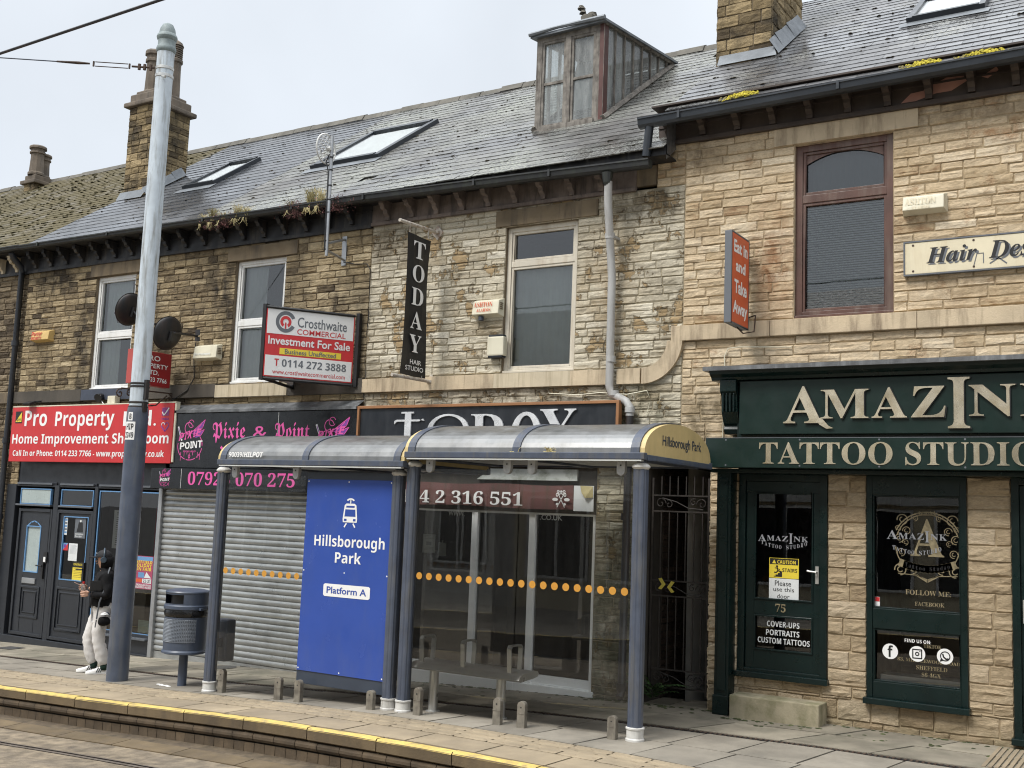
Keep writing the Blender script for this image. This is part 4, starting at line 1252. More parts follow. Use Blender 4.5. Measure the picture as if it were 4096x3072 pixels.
for x0, x1 in ((-5.0, -3.84), (-3.835, -2.3), (-2.295, -.7), (-.695, 1.2), (1.205, 5)): mb.box(x0, x1, -.06, .03, 4.06, 4.235)
mb.build('string_course', M['dress_sand'], b, bevel=.006)
for q in ((-3.82, -2.28, -.025, .05, 6.2, 6.4), (.37, 1.9, -.025, .05, 6.2, 6.4)):
    mb = MB(); mb.box(*q); mb.build('lintel', M['dress_sand'], b, bevel=.006)
mb = MB()
mb.box(-5.22, XB, -.03, .1, 6.45, 6.78); mb.box(-5.22, XB, -.06, .0, 6.4, 6.45); mb.box(-5.22, XB, -.045, -.03, 6.62, 6.64)
for pts in (((-2.45, 6.47), (-2.3, 6.47), (-2.1, 6.52), (-1.95, 6.52), (-1.8, 6.6), (-1.83, 6.66), (-2.0, 6.67), (-2.12, 6.62), (-2.18, 6.65), (-2.22, 6.57), (-2.35, 6.56)), ((-1.66, 6.62), (-1.52, 6.7), (-1.5, 6.66), (-1.6, 6.59))):
    mb.poly(list(pts), -.0335 if pts[0][0] < -2 else -.0335, 1)
mb.build('frieze', [M['frieze_brown'], M['bare_pink']], b)
mb = MB(); mb.box(-5.2, XB, -.3, .1, 6.79, 6.81); mb.build('soffit', M['frieze_brown'], b)
corbels(b, [-5.07+.415*i for i in range(22)], 6.7, M['frieze_brown'])
Z5 = 6.745
s_ = slates(-5.0, XB, Y0, Z5, LEN, .2, .27, .8)
r_ = party_box(b, -4.9, XB, Z5, Y0+LEN*CT, Z5+LEN*ST)
s_.tf = None; s_.add(r_.v, r_.f, 0)
s_.add([(-5.0, Y0, Z5-.6), (-5.0, Y0, Z5), (-5.0, RY, Z5+LEN*ST), (-5.0, RY, RZ-.1)], [(0, 1, 2, 3)], 0)
ro = s_.build('roof', [M['slate_75'], M['slate_75']], b)
mm = moss_tufts(-5.0, 2, Y0, Z5, LEN, .2, 200, lambda u, v: .3+.7*(v > 1.2), (.012, .032))
kind(mm.build('moss', M['moss'], ro), 'stuff')
gutter_run([(-5.32, 6.65), (5, 6.76)], -.42, -.3, M['gutter'], b, .11)
mb = MB(); mb.tube([(-5.2, -.34, 6.56), (-5.24, -.33, 6.2)], .05, 12); mb.build('downpipe', M['gutter'], b, smooth=.7)
skylight(ro, -2.72, -1.84, 2.28, 3.5, Y0, Z5, .07)
stone_stack(ro, 'chimney', -5.06, -4.32, 1.36, 2.6, 7.6, 10.9, .16, (.2, .42))
mb = MB(); mb.box(-5.15, -4.23, 1.27, 2.69, 10.9, 11.0); mb.build('chimney_cap', M['pot'], ro)
mb = MB(slope(Y0, Z5)); q0 = (1.36-Y0)/CT
mb.quad((-4.98, q0-.2, .03), (-4.2, q0-.2, .03), (-4.28, q0+.02, .1), (-5.0, q0+.02, .1))
for i in range(5): mb.quad((-4.305, q0-.05+i*.28, .2+.02*(i % 2)), (-4.2, q0-.1+i*.28, .025), (-4.2, q0+.22+i*.28, .025), (-4.305, q0+.25+i*.28, .2))
mb.build('chimney_flashing', M['lead'], ro)
sash(b, *w4, .1, .075, M['brown_wood'], [(5.58, .045)], ['slats', 'slats'][:1]+[('blind_blue', w4[0], w4[1])], True)
sash(b, *w5, .1, .075, M['brown_wood'], [(5.58, .045)], [('blind_grey', w5[0], w5[1]), ('blind_blue', w5[0], w5[1])], True)
for h in (w4, w5): room(b, h[0]-.2, h[1]+.2, h[2]-.1, h[3]+.05, .22, 1.6, 'room')
# shopfront joinery
G_ = M['green']
mb = MB()
mb.box(-4.36, -4.2, -.2, .0, .0, 2.58); mb.box(-4.33, -4.23, -.215, -.2, .25, 2.5)
mb.box(-4.37, -4.19, -.22, .0, 0, .2)
mb.build('pilaster', G_, b, bevel=.008)
mb = MB(); mb.box(-4.42, 4, -.24, .03, 2.555, 2.6); mb.build('transom', G_, b, bevel=.006)
mb = MB()
mb.frame(-4.17, -3.21, .42, 2.555, .075, -.03, .08); mb.box(-4.19, -3.19, -.08, .08, .4, .46)
mb.box(-4.095, -3.285, -.005, .07, 2.36, 2.48)
mb.build('door_frame', G_, b, bevel=.006)
mb = MB()
mb.box(-4.09, -4.0, .0, .05, .47, 2.36); mb.box(-3.36, -3.29, .0, .05, .47, 2.36); mb.box(-4.0, -3.36, .0, .05, .47, .69); mb.box(-4.0, -3.36, .0, .05, 1.06, 1.22)
mb.frame(-4.0, -3.36, .69, 1.06, .018, -.012, .02); mb.frame(-4.0, -3.36, 1.22, 2.36, .018, -.012, .02)
do = mb.build('door', G_, b, bevel=.005)
mb = MB()
for z0, z1 in ((.7, 1.05), (1.23, 2.35)): mb.quad((-3.99, .03, z0), (-3.37, .03, z0), (-3.37, .03, z1), (-3.99, .03, z1))
mb.build('pane', M['glass_shop'], do)
mb = MB(); mb.box(-3.335, -3.3, -.012, 0, 1.42, 1.6); mb.tube([(-3.318, -.012, 1.54), (-3.318, -.05, 1.54), (-3.41, -.06, 1.55)], .01, 8); mb.build('handle', M['steel'], do)
mb = MB()
gp = M['grey_print']
xx = -3.97
for ch_, w_, z0, z1 in (('A', .1, 1.835, 1.91), ('M', .09, 1.845, 1.9), ('A', .075, 1.845, 1.9), ('Z', .075, 1.845, 1.9), ('I', .05, 1.82, 1.93), ('N', .085, 1.845, 1.9), ('K', .08, 1.845, 1.9)):
    mb.text(SB(ch_), xx, xx+w_-.008, z0, z1, .026, 0, 0); xx += w_
tt = 'TATTOO STUDIO'
for i, ch_ in enumerate(tt):
    if ch_ == ' ': continue
    u = i/(len(tt)-1); xx = -3.92+.47*u
    dz = .045*(2*u-1)**2
    mb.text(SB(ch_), xx-.014, xx+.014, 1.76+dz, 1.8+dz, .026, 0, 0)
mb.text(NB('COVER-UPS'), -3.86, -3.51, .94, 1.0, .026, 1, 0); mb.text(NB('PORTRAITS'), -3.87, -3.51, .85, .91, .026, 1, 0); mb.text(NB('CUSTOM TATTOOS'), -3.96, -3.4, .765, .825, .026, 1, 0)
mb.build('lettering', [gp, M['paper']], do)
mb = MB(); mb.text(SB('75'), -3.76, -3.65, 1.1, 1.185, -.004, 0, .004); mb.build('house_number', M['gold_dim'], do)
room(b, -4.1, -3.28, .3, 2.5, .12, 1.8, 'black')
mb = MB()
mb.box(-2.81, -2.75, -.03, .08, .34, 2.555); mb.box(-1.91, -1.85, -.03, .08, .34, 2.555); mb.box(-2.75, -1.91, -.03, .08, 2.36, 2.555)
mb.box(-2.75, -1.91, -.02, .07, 1.02, 1.22); mb.box(-2.75, -1.91, -.02, .07, .34, .5); mb.box(-2.83, -1.83, -.1, .08, .28, .34)
for z0, z1 in ((.5, 1.02), (1.22, 2.36)): mb.frame(-2.75, -1.91, z0, z1, .016, -.012, .03)
so = mb.build('shop_window', G_, b, bevel=.006)
mb = MB()
for z0, z1 in ((.51, 1.01), (1.23, 2.35)): mb.quad((-2.74, .04, z0), (-1.92, .04, z0), (-1.92, .04, z1), (-2.74, .04, z1))
mb.build('pane', M['glass_shop'], so)
room(b, -2.78, -1.88, .36, 2.5, .12, 1.4, 'black')
mb = MB(); mb.box(-2.7, -1.92, .1, .35, .5, .56); mb.build('window_board', M['white_vinyl'], so)
# gold printed emblem on the inside of the glass
mb = MB()
yy = .036; cx_, cz_ = -2.23, 1.87
mb.text(SB('A'), cx_-.16, cx_+.16, 1.76, 2.13, yy, 0, 0)
for r_, a0, a1 in ((.31, 20, 160), (.335, 25, 155), (.31, 185, 215), (.31, 325, 355)): mb.disc(cx_, cz_, r_, r_, yy, 0, 24, a0, a1, .965)
for s_ in (-1, 1):
    for (dx, dz, r_) in ((.24, .25, .055), (.27, .06, .045), (.2, .14, .04), (.25, -.08, .04), (.12, .27, .035), (.21, .02, .03), (.26, -.25, .06), (.14, -.24, .05), (.28, .16, .03)):
        mb.disc(cx_+s_*dx, cz_+dz, r_, r_, yy+.001, 0, 16, 0 if s_ > 0 else -90, 280 if s_ > 0 else 190, .82)
        mb.disc(cx_+s_*dx, cz_+dz, r_*.5, r_*.5, yy+.001, 0, 12, 90, 330, .7)
pts = [(cx_-.25+.5*i/12, 1.635+.05*((2*i/12-1)**2)) for i in range(13)]
mb.stroke(pts, .075, yy+.0005, 0)
mb.stroke([(cx_-.1, 1.57), (cx_, 1.51), (cx_+.1, 1.57)], .018, yy, 0); mb.stroke([(cx_-.28, 1.58), (cx_-.1, 1.57), (cx_, 1.53), (cx_+.1, 1.57), (cx_+.28, 1.58)], .008, yy, 0)
tt = 'Tattoo Studio'
for i, ch_ in enumerate(tt):
    if ch_ == ' ': continue
    u = i/(len(tt)-1); xx = cx_-.2+.4*u; dz = .05*(2*u-1)**2*.7
    h_ = .04 if ch_ in 'TSdt' else .03
    mb.text(SB(ch_), xx-.012, xx+.012, 1.617+dz, 1.617+dz+h_, yy-.002, 1, 0)
mb.text(SB('Amazink'), cx_-.09, cx_+.09, 2.165, 2.21, yy, 0, 0)
xx = -2.62
for ch_, w_, z0, z1 in (('A', .115, 1.92, 2.01), ('M', .1, 1.925, 1.985), ('A', .08, 1.925, 1.985), ('Z', .075, 1.925, 1.985), ('I', .05, 1.9, 2.01), ('N', .085, 1.925, 1.985), ('K', .08, 1.925, 1.985)):
    mb.text(SB(ch_), xx, xx+w_-.008, z0, z1, yy-.004, 2, 0); xx += w_
tt = 'TATTOO STUDIO'
for i, ch_ in enumerate(tt):
    if ch_ == ' ': continue
    u = i/(len(tt)-1); xx = -2.55+.44*u; dz = .045*(2*u-1)**2
    mb.text(SB(ch_), xx-.014, xx+.014, 1.77+dz, 1.812+dz, yy-.004, 2, 0)
mb.text(SB('FOLLOW ME:'), -2.44, -2.01, 1.375, 1.425, yy-.002, 3, 0); mb.text(SB('FACEBOOK'), -2.35, -2.07, 1.27, 1.31, yy-.002, 3, 0)
mb.text(NB('FIND US ON:'), -2.45, -2.2, .905, .94, yy-.002, 4, 0)
mb.text(SB('TIKTOK'), -2.27, -2.1, .865, .9, yy-.002, 3, 0); mb.text(SB('83, MIDDLEWOOD ROAD'), -2.52, -1.93, .715, .755, yy-.002, 3, 0)
mb.text(SB('SHEFFIELD'), -2.34, -2.05, .65, .69, yy-.002, 3, 0); mb.text(SB('S6 4GX'), -2.29, -2.11, .585, .625, yy-.002, 3, 0)
for x in (-2.59, -2.33, -2.07): mb.disc(x, .8, .076, .076, yy-.004, 4, 28)
mb.text(NB('f'), -2.615, -2.562, .745, .86, yy-.006, 1, 0)
for q, r_ in ((.045, .008),):
    mb.stroke([(-2.372, .758), (-2.372, .842), (-2.288, .842), (-2.288, .758), (-2.372, .758)], .011, yy-.006, 1)
mb.disc(-2.33, .8, .021, .021, yy-.006, 1, 16, 0, 359.9, .5); mb.disc(-2.304, .825, .006, .006, yy-.006, 1, 8)
mb.disc(-2.068, .802, .048, .048, yy-.006, 1, 22, 0, 359.9, .8); mb.poly([(-2.12, .745), (-2.085, .758), (-2.108, .78)], yy-.006, 1)
mb.stroke([(-2.09, .82), (-2.083, .795), (-2.06, .775), (-2.042, .78)], .014, yy-.006, 1)
mb.box(-2.735, -2.69, yy-.003, yy-.002, 1.24, 1.33, 4); mb.box(-2.733, -2.692, yy-.005, yy-.004, 1.285, 1.328, 5)
mb.build('window_lettering', [M['gold_dim'], M['black'], M['grey_print'], M['gold_dim'], M['white'], M['red_sign']], so)
mb = MB()
mb.frame(-1.45, -.45, .1, 2.555, .07, -.03, .08); mb.box(-1.47, -.43, -.09, .08, .06, .12)
mb.box(-1.38, -.52, .0, .05, .12, .5); mb.box(-1.38, -1.26, .0, .05, .5, 2.48); mb.box(-.64, -.52, 0, .05, .5, 2.48); mb.box(-1.26, -.64, 0, .05, 2.3, 2.48)
do = mb.build('door', G_, b, bevel=.006)
mb = MB(); mb.quad((-1.26, .03, .5), (-.64, .03, .5), (-.64, .03, 2.3), (-1.26, .03, 2.3)); mb.build('pane', M['glass_shop'], do)
mb = MB(); mb.box(-1.36, -1.31, -.02, 0, 1.18, 1.4); mb.tube([(-1.33, -.02, 1.32), (-1.33, -.06, 1.32), (-1.22, -.06, 1.32)], .012, 8); mb.build('handle', M['steel'], do)
room(b, -1.4, -.5, .1, 2.5, .12, 1.6, 'black')
mb = MB()
prof = [(-.02, 3.74), (-.5, 3.68), (-.52, 3.68), (-.52, 3.635), (-.02, 3.635)]
mb.extr(prof, 'x', -4.42, 4.2)
mb.build('lead_capping', M['lead_dark'], b)
mb = MB()
mb.extr([(-.02, 3.635), (-.48, 3.635), (-.47, 3.6), (-.42, 3.57), (-.4, 3.54), (-.02, 3.54)], 'x', -4.36, 4.15)
mb.box(-4.1, 4.1, -.3, 0, 2.93, 3.54)
mb.box(-4.12, 4.1, -.2, 0, 2.6, 2.93)
mb.build('cornice', G_, b)
mb = MB()
prof = [(0, 3.54), (-.42, 3.54), (-.42, 3.42), (-.38, 3.38), (-.36, 3.2), (-.3, 3.08), (-.27, 3.06), (-.29, 3.02), (-.26, 2.97), (0, 2.97)]
mb.extr(prof, 'x', -4.26, -4.08)
for x in (-4.24, -4.2, -4.16, -4.12): mb.box(x, x+.018, -.4, -.3, 3.2, 3.4)
mb.build('console_bracket', G_, b, bevel=.006)

# passage between the two houses
b = thing('passage', 'dark brick passage between the hair salon and the tattoo shop', 'passage', (-4.9, 1, 0))
c = MB(lambda x, y, z: (-5.27-y, x, z))
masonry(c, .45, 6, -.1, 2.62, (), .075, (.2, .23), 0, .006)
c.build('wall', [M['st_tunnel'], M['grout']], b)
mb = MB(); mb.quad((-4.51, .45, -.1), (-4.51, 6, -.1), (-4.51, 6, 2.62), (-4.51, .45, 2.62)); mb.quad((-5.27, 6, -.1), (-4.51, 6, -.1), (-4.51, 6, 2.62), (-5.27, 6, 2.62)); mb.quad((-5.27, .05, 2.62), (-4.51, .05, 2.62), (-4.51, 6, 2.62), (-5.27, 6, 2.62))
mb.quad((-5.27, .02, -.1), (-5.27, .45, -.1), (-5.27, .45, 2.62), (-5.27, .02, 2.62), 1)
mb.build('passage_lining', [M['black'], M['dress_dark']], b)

# ================================================================== shops across the tracks
for i, (x0, x1, wallc, lab) in enumerate(((-26, -15, 'opp_wall', 'grey rendered shop row on the other side of the tracks, left'), (-15, -3, 'cream_sign', 'pale fronted shop on the other side of the tracks, middle'), (-3, 12, 'dress_brown', 'brown stone shop on the other side of the tracks, right'))):
    b = thing('shop_building', lab, 'building', ((x0+x1)/2, -18, g(x0)), group='shops across the tracks')
    mb = MB(); mb.box(x0, x1, -26, -17, -1, 6); mb.build('wall', M[wallc], b)
    mb = MB(); mb.extr([(-16.8, 6), (-21, 9.1), (-26.2, 6)], 'x', x0, x1); mb.build('roof', M['opp_roof'], b)
    mb = MB(); mb.box(x0+.1, x1-.1, -16.95, -16.85, 2.6, 3.4); mb.build('fascia', M['soffit'] if i < 2 else M['black'], b)
    n_ = int((x1-x0)/2.4)
    for k_ in range(n_):
        xx = x0+.4+k_*(x1-x0-.4)/n_
        mb = MB(); mb.box(xx, xx+1.8, -16.99, -16.96, .4, 2.5); mb.frame(xx, xx+1.8, .4, 2.5, .07, -16.955, -16.93, 1); mb.box(xx+.85, xx+.92, -16.955, -16.93, .47, 2.43, 1); mb.build('shop_window', [M['black_sign'], M['white_pvc']], b)
        if k_ % 2 == 0:
            mb = MB(); mb.box(xx+.3, xx+1.3, -16.99, -16.96, 3.9, 5.4); mb.frame(xx+.3, xx+1.3, 3.9, 5.4, .06, -16.955, -16.93, 1); mb.build('window', [M['black_sign'], M['white_pvc']], b)
            f = lambda u, v, w: (u, -16.8-v*.804+w*.59, 6+v*.594+w*.8)
            mb = MB(f); mb.box(xx, xx+.8, 1.6, 2.8, 0, .06); mb.build('skylight', M['soffit'], b)

# ================================================================== signs on the houses
def board(name, label, cat, x0, x1, z0, z1, y0, y1, mats, bevel=.006, group=None):
    t = thing(name, label, cat, ((x0+x1)/2, y1, z0), group=group)
    mb = MB(); mb.box(x0, x1, y0, y1, z0, z1)
    o = mb.build('panel', mats, t, bevel=bevel)
    return t, o


def logo_pixie(mb, x0, x1, z0, z1, y, pk, wh, pu):
    w, h = x1-x0, z1-z0
    P = lambda u, v: (x0+w*u, z0+h*v)
    for pts in (((.52, .68), (.98, 1.0), (.93, .85), (.66, .6)), ((.66, .64), (.97, .76), (.86, .6), (.68, .55))): mb.poly([P(*p) for p in pts], y, pu)
    for a, b in (((.52, .68), (.98, 1.0)), ((.98, 1.0), (.9, .8)), ((.9, .8), (.66, .6)), ((.6, .63), (.97, .76)), ((.97, .76), (.85, .6)), ((.6, .66), (.85, .88))): mb.stroke([P(*a), P(*b)], w*.014, y-.001, pk)
    c = P(.5, .36)
    for a0, a1 in ((95, 160), (170, 250), (255, 300), (305, 350), (0, 40)): mb.disc(c[0], c[1], w*.43, h*.36, y, pk, 16, a0, a1, .95)
    for u, L in ((.2, .2), (.32, .1), (.42, .05), (.62, .07), (.78, .13), (.86, .18)): mb.stroke([P(u, .2), P(u, .2-L)], w*.014, y, pk)
    mb.stroke([P(.06, .82), P(.2, .5)], w*.05, y, wh); mb.stroke([P(.07, .8), P(.19, .53)], w*.025, y-.001, pu)
    for cc, r in ((P(.5, .9), .1), (P(.42, .8), .14)): mb.disc(cc[0], cc[1], w*r, w*r, y, pk, 14, 20, 330, .86)
    mb.stroke([P(.34, .7), P(.42, .62), (P(.6, .7))], w*.02, y, pk)
    xx = .1
    for i, ch_ in enumerate('PIXIE'):
        ww = .1 if ch_ == 'I' else .2
        q = P(xx, .48+.03*i); q2 = P(xx+ww*.9, .68+.025*i)
        mb.text(NI(ch_), q[0], q2[0], q[1], q2[1], y-.002, pk, 0); xx += ww*.98
    xx = .16
    for i, ch_ in enumerate('POINT'):
        ww = .08 if ch_ == 'I' else .18
        q = P(xx, .27+.012*i); q2 = P(xx+ww*.88, .44+.012*i)
        mb.text(NB(ch_), q[0], q2[0], q[1], q2[1], y-.002, wh, 0); xx += ww*.98
    a, c2 = P(.28, .2), P(.72, .24)
    mb.text(NB('PIERCINGS & BEAUTY'), a[0], c2[0], a[1], c2[1], y-.001, pk, 0)
    a = P(.5, .1); mb.disc(a[0], a[1], w*.04, h*.05, y, pk, 12, 0, 359, .6); mb.stroke([P(.5, .18), P(.5, .02)], w*.015, y, pk)


t, o = board('shop_sign', 'long red fascia board with white lettering over the dark grey shopfront', 'shop sign', -17.08, -13.06, 2.58, 3.5, -.2, -.14, M['red_sign'])
mb = MB(); y = -.203
mb.box(-17.08, -13.02, -.2, -.12, 3.503, 3.52, 0); mb.box(-13.055, -13.02, -.19, -.12, 2.6, 3.5, 0)
mb.build('sign_edge', M['cream_box'], t)
mb = MB()
mb.text(NB('Pro'), -16.72, -16.12, 3.175, 3.44, y, 0, 0); mb.text(NB('Property'), -15.9, -14.42, 3.09, 3.41, y, 0, 0); mb.text(NB('Ltd.'), -14.2, -13.44, 3.155, 3.4, y, 0, 0)
mb.text(NB('Home Improvement Showroom'), -17.02, -13.13, 2.83, 3.05, y, 0, 0)
mb.text(NB('Call In or Phone: 0114 233 7766 - www.proproperty.co.uk'), -16.97, -13.21, 2.645, 2.775, y, 0, 0)
mb.build('lettering', M['white'], t)
mb = MB()
mb.poly([(-16.98, 3.23), (-16.8, 3.23), (-16.8, 3.43), (-16.98, 3.43)], y, 0); mb.poly([(-16.975, 3.25), (-16.81, 3.25), (-16.81, 3.42)], y-.001, 1)
mb.text(NB('gas'), -16.94, -16.83, 3.26, 3.31, y-.002, 0, 0); mb.text(NB('safe'), -16.92, -16.83, 3.235, 3.255, y-.002, 0, 0)
for i in range(7): mb.box(-13.32, -13.16, y-.001, y, 3.31+.018*i, 3.321+.018*i, 2)
mb.stroke([(-13.31, 3.36), (-13.27, 3.31), (-13.17, 3.42)], .02, y-.002, 3)
mb.text(NB('FENSA'), -13.32, -13.16, 3.24, 3.275, y, 2, 0)
mb.disc(-13.275, 3.165, .045, .04, y, 3, 14, 0, 200, .7); mb.disc(-13.19, 3.165, .045, .04, y, 2, 14, -20, 180, .7); mb.stroke([(-13.315, 3.15), (-13.23, 3.07), (-13.15, 3.15)], .02, y, 2)
mb.build('badge', [M['black'], M['yellow'], M['purple'], M['paper']], t)

t, o = board('shop_sign', 'black fascia board with pink blackletter writing between the red and the grey shop signs', 'shop sign', -13.1, -9.47, 2.52, 3.34, -.17, -.12, M['black_sign'])
mb = MB(); y = -.172
logo_pixie(mb, -13.0, -12.38, 2.63, 3.24, y, 0, 1, 2); logo_pixie(mb, -10.24, -9.6, 2.66, 3.24, y, 0, 1, 2)
mb.text(BL('Pixie'), -12.23, -11.56, 2.89, 3.2, y, 0, 0); mb.text(SB('&'), -11.4, -11.13, 2.95, 3.13, y, 0, 0); mb.text(BL('Point'), -10.98, -10.33, 2.9, 3.18, y, 0, 0)
mb.poly([(-12.05, 2.82), (-12.02, 2.85), (-11.99, 2.82), (-12.02, 2.79)], y, 0)
mb.text(BL('Piercings and Beauty'), -11.95, -10.5, 2.68, 2.82, y, 0, 0)
mb.box(-10.925, -10.92, y, y+.002, 2.53, 3.33, 1)
mb.build('lettering', [M['pink'], M['white'], M['purple']], t)
t, o = board('shop_sign', 'narrow black board with a pink telephone number over the roller shutter', 'shop sign', -13.38, -9.55, 2.2, 2.505, -.27, -.12, M['black_sign'])
mb = MB(); y = -.272
logo_pixie(mb, -13.21, -12.94, 2.235, 2.495, y, 0, 1, 2)
mb.text(SB('07926 070 275'), -12.57, -10.45, 2.265, 2.46, y, 0, 0); mb.box(-12.72, -12.715, y, y+.002, 2.21, 2.5, 1)
mb.build('lettering', [M['pink'], M['white'], M['purple']], t)

t, o = board('shop_sign', 'blue black fascia board with large silver letters in a brown wooden edge', 'shop sign', -9.44, -5.6, 2.72, 3.35, -.17, -.12, M['navy_sign'])
mb = MB(); mb.frame(-9.47, -5.57, 2.69, 3.38, .035, -.2, -.11); mb.build('trim', M['copper_trim'], t, bevel=.004)
mb = MB(); y = -.19
zb_, zt_ = 2.87, 3.29
mb.box(-8.67, -8.57, y, y+.02, zb_, 3.27); mb.box(-8.75, -8.49, y, y+.02, zb_-.02, zb_); mb.box(-8.73, -8.53, y, y+.02, 3.27, 3.292)
mb.box(-8.8, -8.67, y, y+.02, 3.165, 3.19); mb.box(-8.57, -8.44, y, y+.02, 3.165, 3.19); mb.poly([(-8.84, 3.13), (-8.8, 3.165), (-8.8, 3.19), (-8.84, 3.175)], y, 0, .02); mb.poly([(-8.44, 3.165), (-8.38, 3.2), (-8.36, 3.17), (-8.44, 3.19)], y, 0, .02)
N_ = 28
for i in range(N_):
    for (rx0, rz0, rx1, rz1) in ((.32, .205, .245, .18),):
        a, c = 2*math.pi*i/N_, 2*math.pi*(i+1)/N_
        P = lambda th, rx, rz: (-7.98+rx*math.cos(th), 3.05+rz*math.sin(th))
        mb.poly([P(a, rx0, rz0), P(c, rx0, rz0), P(c, rx1, rz1), P(a, rx1, rz1)], y, 0, .02)
mb.text(SB('D'), -7.62, -7.14, zb_, 3.245, y, 0, .01)
for i in range(16):
    a, c = math.pi*i/16, math.pi*(i+1)/16
    P = lambda th, rx, rz: (-6.82+rx*math.cos(th), 2.86+rz*(math.sin(th)**.8))
    mb.poly([P(a, .23, .405), P(c, .23, .405), P(c, .13, .36), P(a, .13, .36)], y, 0, .02)
mb.text(SB('Y'), -6.62, -6.13, zb_, 3.29, y, 0, .01)
mb.build('lettering', M['chrome'], t)

# banner sign hung between two poles
t = thing('banner_sign', 'narrow black hanging cloth sign with white letters reading downwards on the cream wall', 'banner', (-8.4, 0, 3.6))
tf = lambda x, y, z: (-8.385-y, -.72+x, z)
mb = MB(tf)
N_ = 18
for i in range(N_):
    def row(k_):
        v = k_/N_; z = 3.72+1.83*v; q = .06*math.sin(math.pi*v)
        return (.0+q*1.1+.03*(v-.5), .56-q*.6-.02, z+.0)
    a, c = row(i), row(i+1)
    for k_ in range(4):
        P = lambda r_, u: (r_[0]+(r_[1]-r_[0])*u, .015*math.sin(u*5+r_[2]*3), r_[2]+(-.0)*u)
        mb.quad(P(a, k_/4), P(a, (k_+1)/4), P(c, (k_+1)/4), P(c, k_/4))
mb.build('cloth', M['black'], t, smooth=True)
mb = MB(tf)
for i, ch_ in enumerate('TODAY'):
    z1 = 5.47-i*.305
    mb.text(SB(ch_), .15, .4, z1-.225, z1, -.02, 0, 0)
mb.text('HAIR', .18, .42, 3.87, 3.93, -.02, 0, 0, .01); mb.text('STUDIO', .09, .47, 3.785, 3.845, -.02, 0, 0, .01)
mb.build('lettering', M['white'], t)
for z, dz in ((5.7, -.03), (3.7, -.01)):
    mb = MB()
    mb.tube([(-8.4, -.02, z), (-8.4, -.85, z+dz)], .022, 10)
    mb.poly([(-8.4, z+.1), (-8.31, z), (-8.4, z-.1), (-8.49, z)], -.03, 0, .03)
    mb.lathe([(.04, 0), (.04, .03)], (-8.4, -.05, z-.015), 10)
    for yy in (-.65, -.25): mb.tube([(-8.385, yy, z+dz*.7), (-8.385, yy, z-.14 if z > 5 else z+.05)], .006, 5)
    mb.build('bracket', M['rust_white'], t)

# estate agent's board, two panels meeting in a point
t = thing('estate_agent_board', 'white and red for sale board standing out from the wall in a V', 'sale board', (-10, -.6, 3.6))
A, B, C_ = Vector((-10.36, -1.1, 0)), Vector((-9.68, -.1, 0)), Vector((-10.8, -.06, 0))


def plane_tf(a, b):
    d = (b-a).normalized()
    return lambda x, y, z: (a.x+d.x*x-d.y*y, a.y+d.y*x+d.x*y, a.z+z)


W_ = (B-A).length
tf = plane_tf(A, B)
mb = MB(tf); mb.box(0, W_, 0, .02, 3.71, 4.635); mb.build('panel', M['red_sign'], t)
mb = MB(tf)
z0, H_ = 3.71, .925
Z = lambda v: z0+H_*(1-v)
mb.box(.015, W_-.015, -.002, 0, Z(.375), Z(.015), 0); mb.box(.015, W_-.015, -.002, 0, Z(.985), Z(.69), 0); mb.box(.2, W_-.17, -.002, 0, Z(.665), Z(.575), 1)
mb.disc(.26, Z(.19), .135, .145, -.004, 2, 28, 25, 335, .66); mb.disc(.26, Z(.19), .075, .08, -.005, 3, 22, -60, 240, .5); mb.box(.25, .27, -.005, -.004, Z(.29), Z(.2), 3)
mb.text('Crosthwaite', .42, 1.1, Z(.25), Z(.1), -.004, 2, 0, .01); mb.text('COMMERCIAL', .42, 1.09, Z(.355), Z(.275), -.004, 3, 0, .006)
mb.text('Investment For Sale', .04, W_-.05, Z(.53), Z(.41), -.004, 0, 0, .02); mb.text('Business Unaffected', .27, W_-.24, Z(.655), Z(.585), -.004, 2, 0, .014)
mb.text(NB('T'), .14, .2, Z(.84), Z(.735), -.004, 3, 0); mb.text(NB('0114 272 3888'), .24, W_-.09, Z(.845), Z(.735), -.004, 2, 0)
mb.text('www.crosthwaitecommercial.com', .12, W_-.1, Z(.955), Z(.89), -.004, 3, 0, .004)
mb.build('printing', [M['white_vinyl'], M['yellow'], M['grey_print_dark'], M['red_sign']], t)
tf2 = plane_tf(A+Vector((-.05, .03, 0)), C_)
mb = MB(tf2); mb.box(.02, (C_-A).length, -.02, 0, 3.72, 4.62); mb.build('rear_panel', M['paper'], t)
mb = MB()
for q, w_ in ((A+Vector((-.035, .02, 0)), .03), (B+Vector((.04, .04, 0)), .03), (C_, .03)): mb.box(q.x-w_, q.x+w_, q.y-w_, q.y+w_, 3.66, 4.68)
for a, c in ((A, B), (A, C_)):
    for z in (3.68, 4.64): mb.tube([(a.x, a.y, z), (c.x, c.y, z)], .022, 6)
mb.build('post', M['black'], t)

# small projecting sign behind the pole
t = thing('projecting_sign', 'small red double sided sign sticking out from the wall behind the tall pole', 'sign', (-13.3, -.5, 3.7))
tf = lambda x, y, z: (-13.24-y, -.86+x, z)
mb = MB(tf); mb.box(0, .7, .0, .14, 3.73, 4.25); mb.build('panel', M['red_dark'], t, bevel=.01)
mb = MB(tf); mb.box(-.012, -.002, .004, .136, 3.735, 4.245); mb.build('end_plate', M['red_pale'], t)
mb = MB(tf)
mb.text('PRO', .2, .48, 4.11, 4.19, -.003, 0, 0, .015); mb.text('PROPERTY', .06, .64, 4.0, 4.07, -.003, 0, 0, .015); mb.text('LTD.', .24, .47, 3.9, 3.97, -.003, 0, 0, .015); mb.text('0114 233 7766', .05, .63, 3.79, 3.86, -.003, 0, 0, .015)
mb.build('lettering', M['white'], t)


